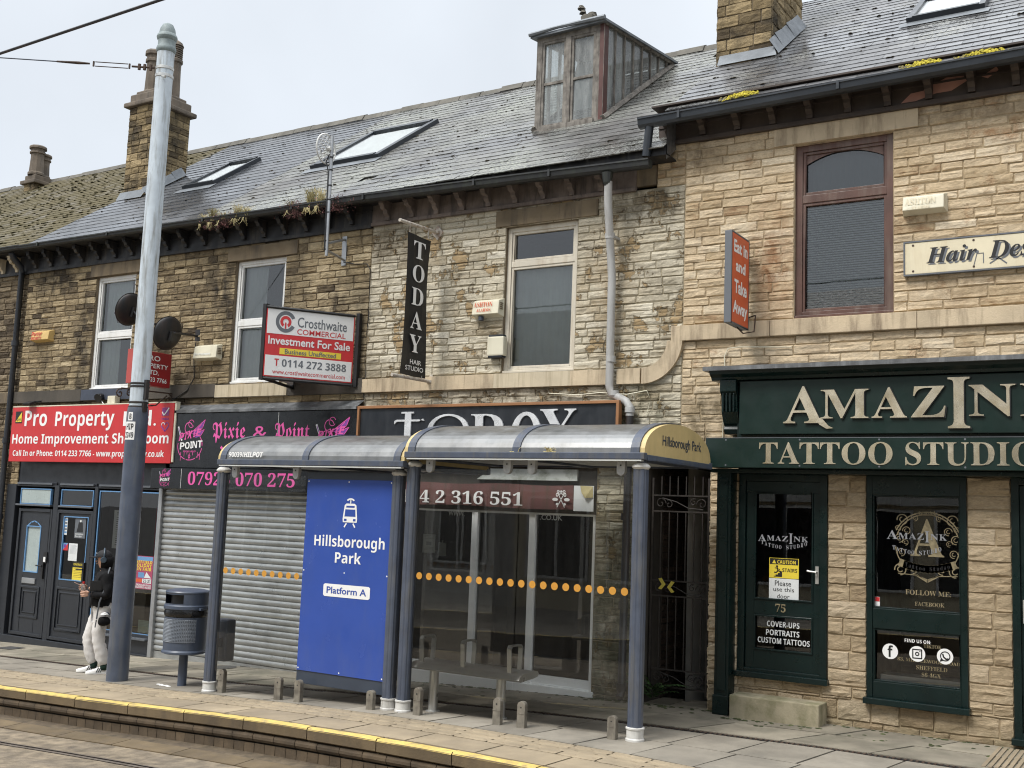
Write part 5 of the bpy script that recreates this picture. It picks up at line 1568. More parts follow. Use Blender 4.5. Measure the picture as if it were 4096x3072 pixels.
def spiral(c, r, turns, a0, sgn=1, n=18, rr=.18):
    return [(c[0]+r*(1-(1-rr)*i/n)*math.cos(a0+sgn*turns*2*math.pi*i/n), c[1]+r*(1-(1-rr)*i/n)*math.sin(a0+sgn*turns*2*math.pi*i/n)) for i in range(n+1)]


mb = MB()
for pts in ([(-1.0, 3.62)]+[(-1.0, 3.64), (-.02, 3.66)], spiral((-1.02, 3.56), .07, 1.3, 1.2), spiral((-.85, 3.58), .05, 1.2, 1.6), [(-.8, 3.6), (-.55, 3.42), (-.4, 3.44)], [(-.15, 3.62), (-.35, 3.45), (-.45, 3.44)], spiral((-.1, 3.58), .06, 1.2, 1.8, -1)):
    mb.tube([(-13.3, p[0], p[1]) for p in pts], .011, 6)
mb.build('scroll_bracket', M['rust'], t)

# orange food sign
t = thing('projecting_sign', 'narrow upright orange sign sticking out from the sandstone wall', 'sign', (-4.1, -.35, 4.1))
tf = lambda x, y, z: (-4.05-y, -.69+x*1.19, z)
mb = MB(tf); mb.frame(0, .47, 4.12, 5.12, .016, -.004, .075); mb.box(.016, .454, .01, .065, 4.136, 5.104)
mb.build('case', M['grey_print_dark'], t, bevel=.006)
mb = MB(tf); mb.box(.018, .452, -.002, .008, 4.138, 5.102); mb.build('panel', M['orange_sign'], t)
mb = MB(tf)
for s_, z0, z1, a, c in (('Eat in', 4.9, 5.04, .06, .41), ('and', 4.7, 4.83, .11, .36), ('Take', 4.46, 4.61, .08, .4), ('Away', 4.2, 4.38, .05, .42)): mb.text(s_, a, c, z0, z1, -.004, 0, 0, .035)
mb.build('lettering', M['white'], t)
mb = MB()
for z in (4.95, 4.25): mb.box(-4.16, -4.1, -.13, 0, z, z+.04)
mb.tube([(-4.1, -.03, 4.28), (-4.0, -.05, 4.3), (-3.98, -.15, 4.1), (-4.05, -.3, 4.06), (-4.1, -.35, 4.12)], .008, 6)
mb.build('bracket', M['rust'], t)

# hairdresser's board
t, o = board('shop_sign', 'yellowed white board with black italic lettering high on the sandstone wall', 'shop sign', -2.41, .3, 4.62, 4.95, -.06, 0, M['cream_sign'])
mb = MB(); y = -.063
mb.frame(-2.425, .315, 4.605, 4.965, .014, -.066, 0, 1)
for sh, m_ in (((.018, -.018), 1), ((0, 0), 0)):
    yy = y-.001*(1-m_)
    mb.text(BI('Hair'), -2.2+sh[0], -1.72+sh[0], 4.72+sh[1], 4.885+sh[1], yy, m_, 0); mb.text(BI('Designs'), -1.61+sh[0], -.82+sh[0], 4.67+sh[1], 4.9+sh[1], yy, m_, 0)
for x in (-2.33, -1.75, -.9, .1):
    for z in (4.65, 4.92): mb.disc(x, z, .012, .012, y, 2, 8)
mb.stroke([(-1.75, 4.66), (-1.72, 4.78), (-1.66, 4.78), (-1.66, 4.68)], .008, y, 1); mb.stroke([(-1.6, 4.67), (-1.52, 4.72), (-1.45, 4.66)], .012, y, 1)
mb.build('lettering', [M['black'], M['grey_print_dark'], M['rust']], t)

# tattoo shop fascia
t, o = board('shop_sign', 'upper dark green fascia panel with raised champagne metal letters', 'shop sign', -4.06, 4.05, 2.96, 3.53, -.36, -.3, M['green_sign'])
y = -.385
mb = MB(); m2_ = MB()
for ch_, x0, x1, z0, z1 in (('A', -3.57, -3.15, 3.07, 3.455), ('M', -3.18, -2.7, 3.115, 3.41), ('A', -2.67, -2.33, 3.115, 3.42), ('Z', -2.29, -1.97, 3.115, 3.42), ('I', -1.95, -1.75, 3.005, 3.5), ('N', -1.76, -1.35, 3.115, 3.42), ('K', -1.31, -.93, 3.115, 3.42)):
    mb.text(SB(ch_), x0, x1, z0, z1, y, 0, .004); m2_.text(SB(ch_), x0+.004, x1+.012, z0-.01, z1+.004, y+.012, 0, .006)
mb.poly([(-3.25, 3.12), (-3.17, 3.12), (-3.1, 3.04), (-3.05, 3.015), (-3.12, 3.01), (-3.19, 3.05)], y, 0, .008)
mb.build('lettering', M['gold'], t); m2_.build('letter_backing', M['black'], t)
t, o = board('shop_sign', 'lower dark green fascia strip with metallic letters just above the tattoo shop door', 'shop sign', -4.43, 4.05, 2.605, 2.925, -.37, -.25, M['green_sign'])
mb = MB(); y = -.374
mb.text(SB('TATTOO'), -3.83, -2.47, 2.645, 2.875, y, 0, .003); mb.text(SB('STUDIO'), -2.35, -1.17, 2.645, 2.875, y, 0, .003)
mb.build('lettering', M['gold'], t)
mb = MB(); mb.box(-4.43, 4.05, -.373, -.369, 2.918, 2.924)
for i in range(6):
    for z in (2.63, 2.9): mb.disc(-4.2+i*.8, z, .01, .01, -.372, 0, 8)
mb.build('trim', M['grey_print_dark'], t)

# banner, board and torn sheet over the salon window
t = thing('banner', 'faded burgundy banner with a white telephone number over the salon window', 'banner', (-7.4, -.06, 2.1))
mb = MB()
X = xs(-9.2, -6.21, .15)
for i, (a, c) in enumerate(zip(X, X[1:])):
    s_ = lambda x: .012*math.sin(x*4)+.006*math.sin(x*11)
    mb.quad((a, -.04+s_(a), 2.1+.01*math.sin(a*3)), (c, -.04+s_(c), 2.1+.01*math.sin(c*3)), (c, -.05-s_(c), 2.385+.008*math.sin(c*5)), (a, -.05-s_(a), 2.385+.008*math.sin(a*5)))
mb.build('cloth', M['brown_sign'], t, smooth=True)
mb = MB(); y = -.075
mb.text(SB('0114 2 316 551'), -8.95, -6.9, 2.125, 2.29, y, 0, 0)
cx_, cz_ = -6.365, 2.225
for a in (-52, -20, 20, 52, 90):
    th = R(90-a) if a != 90 else R(90)
    for r_ in (.075,):
        c_ = (cx_+r_*math.cos(th)*.9, cz_+r_*math.sin(th))
        mb.disc(c_[0], c_[1], .018, .024, y, 0, 10, 0, 359, .5 if a not in (90,) else .1)
for s_ in (-1, 1):
    mb.disc(cx_+s_*.08, cz_-.01, .04, .02, y, 0, 10); mb.stroke([(cx_-s_*.05, cz_-.1), (cx_+s_*.035, cz_+.05)], .01, y, 0); mb.disc(cx_+s_*.04, cz_+.085, .018, .018, y, 0, 10, 0, 359, .6); mb.disc(cx_+s_*.05, cz_-.065, .02, .016, y, 0, 8)
mb.build('lettering', M['white'], t)
mb = MB(); mb.box(-6.205, -5.94, -.052, -.045, 2.085, 2.385)
o = tag(mb.build('sheet', M['paper'], None, (-6.07, -.05, 2.08)), 'pale sheet with a torn curling corner at the right end of the burgundy banner', 'sheet')
mb = MB(); mb.add([(-6.12, -.056, 2.385), (-5.95, -.056, 2.38), (-5.945, -.06, 2.25), (-6.03, -.1, 2.24), (-6.09, -.075, 2.3)], [(0, 1, 2, 3, 4)]); mb.build('torn_corner', M['straw'], o)
mb = MB(); mb.poly([(-7.6, 2.44), (-6.17, 2.44), (-6.17, 2.575), (-7.4, 2.575), (-7.4, 2.56)], -.05, 0, .03)
tag(mb.build('board', mat('dirty white board', (.6, .63, .6), .6, var=.1, dirt=(.12, .13, .07), damt=.9, dsc=(2, 2, 3)), None, (-6.9, -.05, 2.44)), 'blank dirty white board above the burgundy banner', 'board')

# ------------------------------------------------------------------ alarm boxes, lights, dishes on the walls
def alarm(label, x0, x1, z0, z1, m, words=(), louvre=False, mt=None):
    t = thing('alarm_box', label, 'alarm box', ((x0+x1)/2, 0, z0))
    w = x1-x0
    mb = MB()
    d = .13
    vs = [(x0, 0, z0), (x1, 0, z0), (x1, 0, z1), (x0, 0, z1), (x0+.02, -d, z0+.03), (x1-.02, -d*.9, z0+.03), (x1-.02, -d*.75, z1-.035), (x0+.02, -d*.75, z1-.035)]
    mb.add(vs, [(4, 5, 6, 7), (7, 6, 2, 3), (0, 1, 5, 4), (1, 2, 6, 5), (3, 0, 4, 7)])
    mb.build('case', m, t, bevel=.008)
    mb = MB(lambda x, y, z: (x, -.1-y*-1-(.03*(z1-z)/(z1-z0)), z))
    for s_, a, c, p, q in words: mb.text(s_, x0+w*a, x0+w*c, z0+(z1-z0)*p, z0+(z1-z0)*q, -.006, 0, 0)
    if words: mb.build('lettering', mt or M['red_pale'], t)
    if louvre:
        mb = MB()
        for i in range(4): mb.box(x1-.004, x1+.004, -.1, -.03, z0+.09+.025*i, z0+.1+.025*i)
        mb.build('vent', M['dress_brown'], t)
    return t


alarm('faded yellow alarm box with red lettering beside the left drainpipe', -16.9, -16.4, 4.64, 4.85, M['yellow_box'], ((NB('Porter'), .06, .62, .48, .82), (NB('SECURITY'), .06, .62, .14, .4)), mt=M['red_sign'])
alarm('cream alarm box with side slots below the right satellite dish', -12.84, -12.32, 4.15, 4.4, M['cream_box'], ((NB('On Protected'), .1, .75, .3, .45),), True, M['paper'])
t = alarm('stained cream alarm box with orange lettering beside the salon window', -7.75, -7.32, 4.5, 4.74, M['cream_box'], ((SB('ASHTON'), .1, .75, .52, .78), (SB('ALARMS'), .2, .7, .25, .43)), True, M['orange_sign'])
mb = MB(); mb.lathe([(.035, 0), (.035, .05)], (-7.62, -.07, 4.46), 12); mb.build('lamp', M['navy_band'], t)
alarm('pale blank alarm box with a faint ghost of lettering beside the brown framed window', -2.44, -2.0, 5.25, 5.46, M['cream_box'], ((SB('ASHTON'), .1, .78, .4, .75), (SB('ALARMS'), .25, .65, .16, .32)), False, M['cream_sign'])
t = thing('alarm_box', 'small rounded white box with dark ends below the stained cream alarm box', 'alarm box', (-7.37, 0, 3.97))
mb = MB(); mb.box(-7.495, -7.25, -.1, 0, 3.99, 4.24); mb.build('case', M['cream_box'], t, bevel=.02)
mb = MB(); mb.box(-7.48, -7.265, -.095, 0, 4.225, 4.262); mb.box(-7.48, -7.265, -.095, 0, 3.965, 4.005); mb.build('end_cap', M['navy_sign'], t, bevel=.012)


def dish(label, c, ax, wall, lnb=True):
    t = thing('satellite_dish', label, 'satellite dish', (wall[0], wall[1], wall[2]))
    ax = Vector(ax).normalized(); a = ax.cross(Vector((0, 0, 1))).normalized(); u = a.cross(ax)
    if u.z < 0: u = -u
    tf = lambda x, y, z: tuple(Vector(c)+a*x+u*y+ax*z)
    mb = MB(tf); r_ = .25
    prof = [(r_*math.sin(i/8*math.pi/2), -.075*math.cos(i/8*math.pi/2)) for i in range(9)]+[(r_+.012, .004), (r_, .012)]+[(r_*math.sin(i/8*math.pi/2)*.98, -.065*math.cos(i/8*math.pi/2)+.004) for i in range(8, -1, -1)]
    mb.lathe([(max(p[0], .002), p[1]) for p in prof], (0, 0, 0), 28)
    mb.build('reflector', M['black_metal'], t, smooth=.9)
    mb = MB(); w = Vector(wall); cc = Vector(c)-ax*.09
    mb.tube([w, (w.x, c[1]+.05, w.z-.02), cc], .02, 8); mb.box(w.x-.05, w.x+.05, w.y-.01, w.y+.02, w.z-.1, w.z+.1)
    mb.tube([cc-u*.1, cc+u*.05], .03, 6)
    mb.build('arm', M['black_metal'], t)
    if lnb:
        mb = MB(); p0 = Vector(c)-u*.24; p1 = Vector(c)+ax*.3-u*.12
        mb.tube([p0, p1], .012, 6); mb.tube([p1, p1-ax*.1], .03, 8)
        mb.tube([p1+Vector((0, 0, -.02)), p1+Vector((.03, .02, -.15)), p1+Vector((.14, .1, -.13)), p0], .008, 5)
        mb.build('receiver', M['grey_print_dark'], t)
    return t


dish('black satellite dish half hidden by the tall pole, in front of the left upstairs window', (-13.82, -.55, 4.93), (-.96, .0, .28), (-13.6, 0, 4.75))
t = dish('black satellite dish on a long wall arm just right of the tall pole', (-12.98, -.5, 4.52), (-.96, .02, .26), (-12.88, 0, 4.55), False)
mb = MB(); mb.tube([(-12.88, -.03, 4.45), (-12.9, -.03, 4.2), (-12.86, -.03, 3.9), (-12.95, -.07, 3.7), (-13.2, -.08, 3.58), (-13.35, -.08, 3.52)], .009, 5); mb.build('cable', M['black'], t)


def flood(label, x, z):
    t = thing('floodlight', label, 'floodlight', (x, -.1, z))
    mb = MB(lambda a, b, c: (x+a, -.25+b*.8-c*.45, z+.02+b*.35+c*.75)); mb.box(-.1, .1, -.07, .07, 0, .05); mb.build('lamp_head', M['black'], t, bevel=.01)
    mb = MB(lambda a, b, c: (x+a, -.25+b*.8-c*.45, z+.02+b*.35+c*.75)); mb.quad((-.085, -.06, -.002), (.085, -.06, -.002), (.085, .06, -.002), (-.085, .06, -.002)); mb.build('lens', M['alu'], t)
    mb = MB(); mb.tube([(x, -.2, z+.06), (x+.03, -.03, z+.1)], .015, 6); mb.tube([(x+.03, -.05, z), (x+.15, -.1, z-.09), (x+.4, -.13, z-.1)], .008, 5); mb.build('bracket', M['black'], t)


flood('black floodlight above the left end of the red shop sign', -16.55, 3.52)
t = thing('floodlight', 'small black spot lamp above the middle of the red shop sign', 'floodlight', (-14.95, -.07, 3.55))
mb = MB(); mb.tube([(-14.95, -.06, 3.66), (-14.92, -.16, 3.62)], [.05, .07], 10); mb.build('lamp_head', M['black'], t)
mb = MB(); mb.tube([(-14.9, -.1, 3.58), (-14.8, -.13, 3.52), (-14.6, -.13, 3.53)], .008, 5); mb.build('cable', M['white'], t)
mb = MB(); mb.box(-14.68, -14.5, -.16, -.06, 3.52, 3.65)
tag(mb.build('junction_box', M['cream_box'], None, (-14.6, -.06, 3.52), bevel=.008), 'small cream cable box above the red shop sign', 'cable box')

# grid antenna on its mast
t = thing('antenna', 'honeycomb dish aerial on a slim silver mast fixed to the dark eaves', 'antenna', (-9.92, 0, 5.5))
mb = MB(); mb.tube([(-9.91, -.5, 5.42), (-9.93, -.5, 7.12)], .024, 10); mb.build('mast', M['alu'], t, smooth=.7)
mb = MB()
for z in (5.5, 5.62, 6.02, 6.2, 6.4, 6.62, 6.8): mb.lathe([(.027, 0), (.027, .02)], (-9.92, -.5, z), 10)
mb.tube([(-9.94, -.53, 6.85), (-9.97, -.55, 6.75), (-9.94, -.53, 6.6), (-9.93, -.53, 5.5)], .009, 5)
mb.build('band', M['black'], t)
mb = MB(); mb.tube([(-9.92, -.48, 5.6), (-10.02, 0, 5.78)], .018, 6); mb.tube([(-9.92, -.48, 5.5), (-10.02, 0, 5.48)], .018, 6); mb.box(-10.06, -9.98, -.02, 0, 5.4, 5.82); mb.build('bracket', M['alu'], t)
ax = Vector((-1, -.05, .03)).normalized(); a = ax.cross(Vector((0, 0, 1))).normalized(); u = a.cross(ax); u = u if u.z > 0 else -u
cc = Vector((-9.97, -.54, 6.93))
tf = lambda x, y, z: tuple(cc+a*x+u*y+ax*(z+.6*(x*x+y*y)))
mb = MB()
Rd = .205; hs = .038
hexes = []
for i in range(-5, 6):
    for j in range(-5, 6):
        px, py = hs*1.732*(i+.5*(j % 2)), hs*1.5*j
        if px*px+py*py < (Rd-.01)**2:
            for k_ in range(3):
                th0, th1 = R(60*k_+30), R(60*k_+90)
                mb.tube([tf(px+hs*math.cos(th0), py+hs*math.sin(th0), 0), tf(px+hs*math.cos(th1), py+hs*math.sin(th1), 0)], .0075, 4)
mb.tube([tf(Rd*math.cos(R(i*15)), Rd*math.sin(R(i*15)), 0) for i in range(25)], .013, 5)
mb.tube([tf(0, 0, 0), tf(0, 0, -.06)], .03, 6)
mb.build('grid_dish', mat('grey plastic', (.62, .62, .6), .6), t)

for lab, pts, m_ in (('dark cable running down the join between the brown and cream walls', [(-10.02, -.02, 5.45), (-9.8, -.025, 5.4), (-9.58, -.03, 5.38), (-9.52, -.03, 5.3), (-9.5, -.03, 4.6), (-9.55, -.03, 4.2), (-9.5, -.03, 3.8), (-9.53, -.07, 3.7), (-9.5, -.03, 3.5)], 'black'),
                     ('pale cable hanging down the sandstone wall left of the green fascia', [(-3.6, -.03, 3.93), (-4.2, -.03, 3.96), (-4.32, -.03, 3.95), (-4.36, -.03, 3.86), (-4.35, -.03, 3.5), (-4.37, -.03, 2.9)], 'cream_box'),
                     ('loose pale cable drooping under the string course beside the grey downpipe', [(-6.6, -.03, 3.5), (-6.2, -.04, 3.47), (-5.9, -.04, 3.49), (-5.55, -.04, 3.46), (-5.3, -.03, 3.5), (-5.25, -.03, 3.4), (-5.3, -.03, 3.2)], 'cream_box')):
    mb = MB(); mb.tube(pts, .007, 5)
    tag(mb.build('cable', M[m_], None, pts[0]), lab, 'cable')

# ------------------------------------------------------------------ weeds on the gutters and the fern
def blades(mb, x, y, z, n_, h, spread, m=0):
    for _ in range(n_):
        a = random.uniform(0, 2*math.pi); l_ = h*random.uniform(.5, 1.15); lean = random.uniform(.1, 1.0)*spread
        bx, by = x+random.uniform(-.04, .04), y+random.uniform(-.03, .03)
        dx, dy = math.cos(a)*lean, math.sin(a)*lean*.6
        p = [(bx, by, z), (bx+dx*.3, by+dy*.3, z+l_*.6), (bx+dx*.75, by+dy*.75, z+l_*.95), (bx+dx*1.1, by+dy*1.1, z+l_*random.uniform(.6, 1.0))]
        w = .006
        for q in range(3):
            ww = w*(1-.3*q); A_0, B_0 = p[q], p[q+1]
            mb.add([(A_0[0]-ww, A_0[1], A_0[2]), (A_0[0]+ww, A_0[1], A_0[2]), (B_0[0]+ww*.6, B_0[1], B_0[2]), (B_0[0]-ww*.6, B_0[1], B_0[2])], [(0, 1, 2, 3)], m, random.random())


def herb(mb, x, y, z, n_, r, m=1):
    for _ in range(n_):
        p = Vector((x+random.gauss(0, r), y+random.gauss(0, .05), z+random.uniform(-.14, .1)))
        s_ = .014
        v = [p+Vector((random.uniform(-s_, s_), random.uniform(-s_, s_), random.uniform(-s_, s_))) for _ in range(3)]
        mb.add(v, [(0, 1, 2)], m, random.random())
        if random.random() < .3: mb.add([p, p+Vector((.003, 0, 0)), Vector((x+random.gauss(0, r*.5), y, z-.02))], [(0, 1, 2)], m, .3)


for lab, spots, herbs in (('wild grass and red stemmed weeds on the gutter left of the aerial mast', ((-12.5, 36, .14), (-12.32, 80, .2), (-11.8, 80, .19), (-11.62, 50, .15), (-12.1, 30, .13)), ((-12.05, 220, .14), (-12.35, 120, .1))),
                          ('straw grass with red weeds on the gutter around the aerial mast', ((-10.38, 100, .26), (-10.2, 80, .22), (-10.75, 30, .14)), ((-10.66, 380, .11), (-9.86, 260, .07), (-10.15, 90, .1)))):
    t = thing('weed', lab, 'weeds', (spots[0][0], -.36, 6.2), group='weeds growing from the gutters')
    mb = MB()
    for x, n_, h in spots: blades(mb, x, -.37, 6.2, n_, h, .16, 0 if random.random() < .6 else 1); blades(mb, x+.03, -.39, 6.2, n_//2, h*.6, .14, 1); blades(mb, x, -.44, 6.17, n_//8, -.1, .14, 0)
    mb.build('blades', [M['straw'], M['greenery']], t)
    mb = MB()
    for x, n_, r_ in herbs: herb(mb, x, -.4, 6.2, n_, r_, 0)
    mb.build('herbs', M['herb'], t)
mb = MB(); blades(mb, -9.6, -.4, 6.18, 4, .07, .06); herb(mb, -9.62, -.42, 6.15, 30, .035, 0)
tag(mb.build('weed', M['herb'], None, (-9.6, -.4, 6.2)), 'tiny red sprig on the gutter right of the aerial mast', 'weeds', 'weeds growing from the gutters')
for lab, x0, x1 in (('yellow stonecrop cushion on the left end of the sandstone house gutter', -4.3, -3.86), ('yellow stonecrop patch on the gutter above the pink bare paint', -2.36, -1.98), ('long yellow stonecrop patch on the gutter at the right edge of the view', -1.84, -1.35)):
    mb = MB(slope(Y0, Z5)); cx_ = (x0+x1)/2
    for _ in range(150):
        u_ = random.triangular(x0, x1, cx_+.06)
        hgt = .03*(1-((u_-cx_)/((x1-x0)/2))**2)+.01
        v_ = random.uniform(-.12, .02)
        mb.blob((u_, v_, .0+hgt*random.uniform(.2, 1)), .015, 0, .5, .8, 5)
    for _ in range(40): mb.blob((random.uniform(x0-.05, cx_), random.uniform(-.1, .03), .01), .018, 1, .5, .7, 5)
    tag(mb.build('stonecrop', [M['moss_yellow'], M['greenery']], None, (cx_, -.35, 6.75)), lab, 'stonecrop', 'stonecrop cushions on the gutter')
t = thing('fern', 'green fern growing at the foot of the iron gate', 'fern', (-5.15, -.03, .03))
mb = MB()
for k_ in range(16):
    a = R(random.uniform(-160, 20)); L_ = random.uniform(.25, .5); rise = random.uniform(.5, 1.1)
    base = Vector((-5.16, .0, .04+random.uniform(0, .15)))
    n_ = 9
    d = Vector((math.cos(a), math.sin(a)*.5, 0))
    prev = base
    for i in range(1, n_+1):
        s_ = i/n_
        p = base+d*L_*s_+Vector((0, 0, L_*rise*(s_-.65*s_*s_)))
        side = Vector((-d.y, d.x, 0)); w = .07*math.sin(math.pi*min(1, s_*.9+.12))
        for sg in (-1, 1):
            q = p+side*sg*w+d*.02+Vector((0, 0, -.012))
            mb.add([prev, p, q], [(0, 1, 2)], 0, random.random())
        prev = p
mb.build('fronds', M['leaf'], t)

# ================================================================== gate in the passage
t = thing('gate', 'wrought iron gate with scrolls closing the dark passage', 'gate', (-4.9, .08, .05))
mb = MB(); y = .08
for x in (-5.235, -4.555): mb.box(x-.012, x+.012, y-.012, y+.012, .1, 2.5)
for z in (.17, .36, 1.17, 1.34, 2.12, 2.3): mb.box(-5.223, -4.567, y-.01, y+.01, z-.008, z+.008)
mb.build('frame', M['gate_iron'], t)
mb = MB()
for i in range(6):
    x = -5.13+.1*i
    for z0, z1 in ((.368, 1.162), (1.348, 2.112), (2.308, 2.52)): mb.box(x-.006, x+.006, y-.006, y+.006, z0, z1)
mb.build('bars', M['gate_iron'], t)
mb = MB()
for z in (.265, 1.255, 2.21):
    for pts in (spiral((-5.14, z), .065, 1.2, 0, 1), spiral((-5.04, z-.01), .05, 1.1, 2, -1), [(-5.12, z+.06), (-4.95, z+.02), (-4.8, z-.05), (-4.63, z-.06)], spiral((-4.64, z), .065, 1.2, math.pi, -1), spiral((-4.74, z+.02), .045, 1.1, 1, 1)):
        mb.tube([(p[0], y, p[1]) for p in pts], .006, 5)
mb.build('scrollwork', M['gate_iron'], t)
for lab, x, z, sg in (('left yellow chevron of tape wrapped on the gate scrolls', -5.1, 1.3, 1), ('right yellow chevron of tape wrapped on the gate scrolls', -4.98, 1.27, -1)):
    mb = MB(); mb.poly([(x-.04*sg, z+.06), (x+.0*sg, z+.07), (x+.05*sg, z), (x, z-.06), (x-.04*sg, z-.05), (x+.005*sg, z)], .05, 0, .004)
    tag(mb.build('tape', M['tape'], None, (x, .05, z)), lab, 'tape')

# step by the tattoo shop door
mb = MB(); mb.box(-4.15, -3.21, -.3, -.002, -.03, .235)
tag(mb.build('step', M['step_stone'], None, (-3.68, -.15, 0), bevel=.012), 'mossy concrete step under the tattoo shop door', 'step')

# ------------------------------------------------------------------ notices and posters in the windows
def notice(name, label, cat, x0, x1, z0, z1, y, bg_, items, mats, dz=0):
    t = thing(name, label, cat, ((x0+x1)/2, y, z0))
    mb = MB(); mb.box(x0, x1, y, y+.003, z0, z1); mb.build('sheet', bg_, t)
    mb = MB()
    w, h = x1-x0, z1-z0
    for it in items:
        if it[0] == 't': mb.text(it[1], x0+w*it[2], x0+w*it[3], z0+h*it[4], z0+h*it[5], y-.002, it[6], 0)
        elif it[0] == 'b': mb.box(x0+w*it[1], x0+w*it[2], y-.001, y, z0+h*it[3], z0+h*it[4], it[5])
        elif it[0] == 'p': mb.poly([(x0+w*p[0], z0+h*p[1]) for p in it[1]], y-.0015, it[2])
        elif it[0] == 's': mb.stroke([(x0+w*p[0], z0+h*p[1]) for p in it[1]], it[2], y-.0015, it[3])
        elif it[0] == 'd': mb.disc(x0+w*it[1], z0+h*it[2], it[3], it[3], y-.0018, it[4], 12)
    mb.build('print', mats, t)
    return t


lines = lambda a, b, z1, z0, n_, m: [('b', a, b-random.uniform(0, .2), z1-(z1-z0)*i/n_-.012, z1-(z1-z0)*i/n_, m) for i in range(n_)]
notice('notice', 'yellow and black caution stairs sticker on the tattoo shop door', 'notice', -3.84, -3.52, 1.455, 1.665, .02, M['yellow'],
       [('b', .02, .98, .68, .98, 0), ('t', NB('CAUTION'), .28, .9, .72, .9, 1), ('p', [(.1, .72), (.24, .72), (.17, .92)], 1), ('t', NB('STAIRS'), .45, .95, .32, .5, 0)] +
       [('b', .02+.1*i, .07+.1*i, .94, .99, 1) for i in range(10)] +
       [('p', [(.16, .06), (.44, .06), (.44, .34), (.36, .34), (.36, .25), (.3, .25), (.3, .17), (.22, .17), (.22, .1), (.16, .1)], 0), ('d', .27, .58, .012, 0), ('s', [(.27, .52), (.3, .36), (.38, .34)], .012, 0), ('s', [(.3, .36), (.24, .27), (.18, .28)], .012, 0), ('s', [(.2, .5), (.27, .48), (.36, .42)], .008, 0)], [M['black'], M['yellow']])
notice('notice', 'white paper asking people to use this door, under the yellow caution sticker', 'notice', -3.84, -3.52, 1.225, 1.45, .02, M['paper'],
       [('t', 'Please', .2, .75, .66, .9, 0), ('t', 'use this', .15, .85, .4, .6, 0), ('t', 'door', .28, .7, .08, .28, 0)], [M['black']])
notice('poster', 'bright pink fun fair poster in the shop window just right of the tall pole', 'poster', -13.95, -13.49, .66, 1.16, -.008, hmat('poster magenta', (.36, .06, .12)),
       [('b', .02, .98, .86, .98, 2), ('t', NB('SHEFFIELD'), .04, .96, .77, .86, 0), ('t', NB('HOLIDAY'), .06, .94, .66, .76, 0), ('t', NB('FUN FAIR'), .06, .94, .55, .65, 0), ('b', .3, .6, .34, .5, 2), ('p', [(.6, .34), (.7, .52), (.95, .34)], 1), ('b', .05, .5, .2, .3, 3), ('b', .52, .96, .18, .31, 1), ('t', NB('22-31'), .56, .92, .2, .29, 4), ('t', NB('HILLSBOROUGH PARK'), .03, .97, .09, .15, 1), ('t', NB('PENISTONE ROAD'), .03, .97, .02, .08, 1)],
       [M['yellow'], M['paper'], M['film_blue'], M['orange_sign'], M['black']])
notice('poster', 'long white price list hung in the shop window beside the tall pole', 'poster', -14.53, -14.2, 1.24, 1.84, .03, M['paper'], [('t', 'TRADE', .2, .8, .86, .94, 0)]+lines(.2, .9, .82, .05, 14, 0), [M['black']])
notice('notice', 'white printed letter taped inside the glazed shop door', 'notice', -15.56, -15.34, .99, 1.27, .01, M['paper'], lines(.15, .95, .9, .35, 9, 0), [M['grey_print']])
notice('notice', 'yellow warning notice low in the glazed shop door', 'notice', -15.42, -15.12, .69, .97, .01, M['yellow'], [('b', 0, 1, .72, 1, 0), ('t', NB('CONSTRUCTION'), .06, .94, .83, .95, 1)]+lines(.1, .95, .65, .08, 6, 0), [M['black'], M['yellow']])
notice('poster', 'dark brochure cover with a figure in the top of the glazed shop door', 'poster', -15.45, -15.18, 1.36, 1.68, .01, M['grey_print_dark'], [('p', [(.2, .3), (.8, .3), (.7, .8), (.35, .8)], 0), ('d', .52, .86, .02, 1), ('t', NB('Workstations'), .1, .85, .16, .26, 1), ('t', NB('Doors Here'), .1, .7, .04, .14, 1)], [M['black'], M['paper']])
notice('notice', 'small red and blue sticker at the left of the glazed shop door', 'notice', -15.71, -15.58, 1.15, 1.27, .008, M['film_blue'], [('p', [(0, 0), (1, 0), (1, 1)], 0), ('d', .4, .6, .03, 1)], [M['red_sign'], M['purple']])
notice('notice', 'narrow strip of blue badges down the corner of the glazed shop door', 'notice', -15.71, -15.64, 1.4, 1.68, .008, M['paper'], [('b', .1, .9, .1+.18*i, .2+.18*i, i % 2) for i in range(5)], [M['film_blue'], M['grey_print_dark']])
notice('notice', 'pale green certificate leaning in the bottom right corner of the shop window', 'notice', -13.76, -13.5, .0, .19, .02, mat('pale green paper', (.5, .62, .56), .7), lines(.1, .95, .9, .2, 6, 0), [M['grey_print']])
notice('notice', 'white flyer with grey print inside the left salon window', 'notice', -8.5, -8.3, 1.48, 1.72, .1, M['paper'], lines(.15, .95, .92, .7, 3, 0)+[('b', .3, .7, .4, .6, 0)]+lines(.15, .95, .3, .1, 3, 0), [M['grey_print']])
notice('notice', 'blank white sheet inside the salon window beside the flyer', 'notice', -8.26, -8.14, 1.45, 1.62, .12, M['paper'], [('b', .4, .6, .95, 1.2, 0)], [M['paper']])

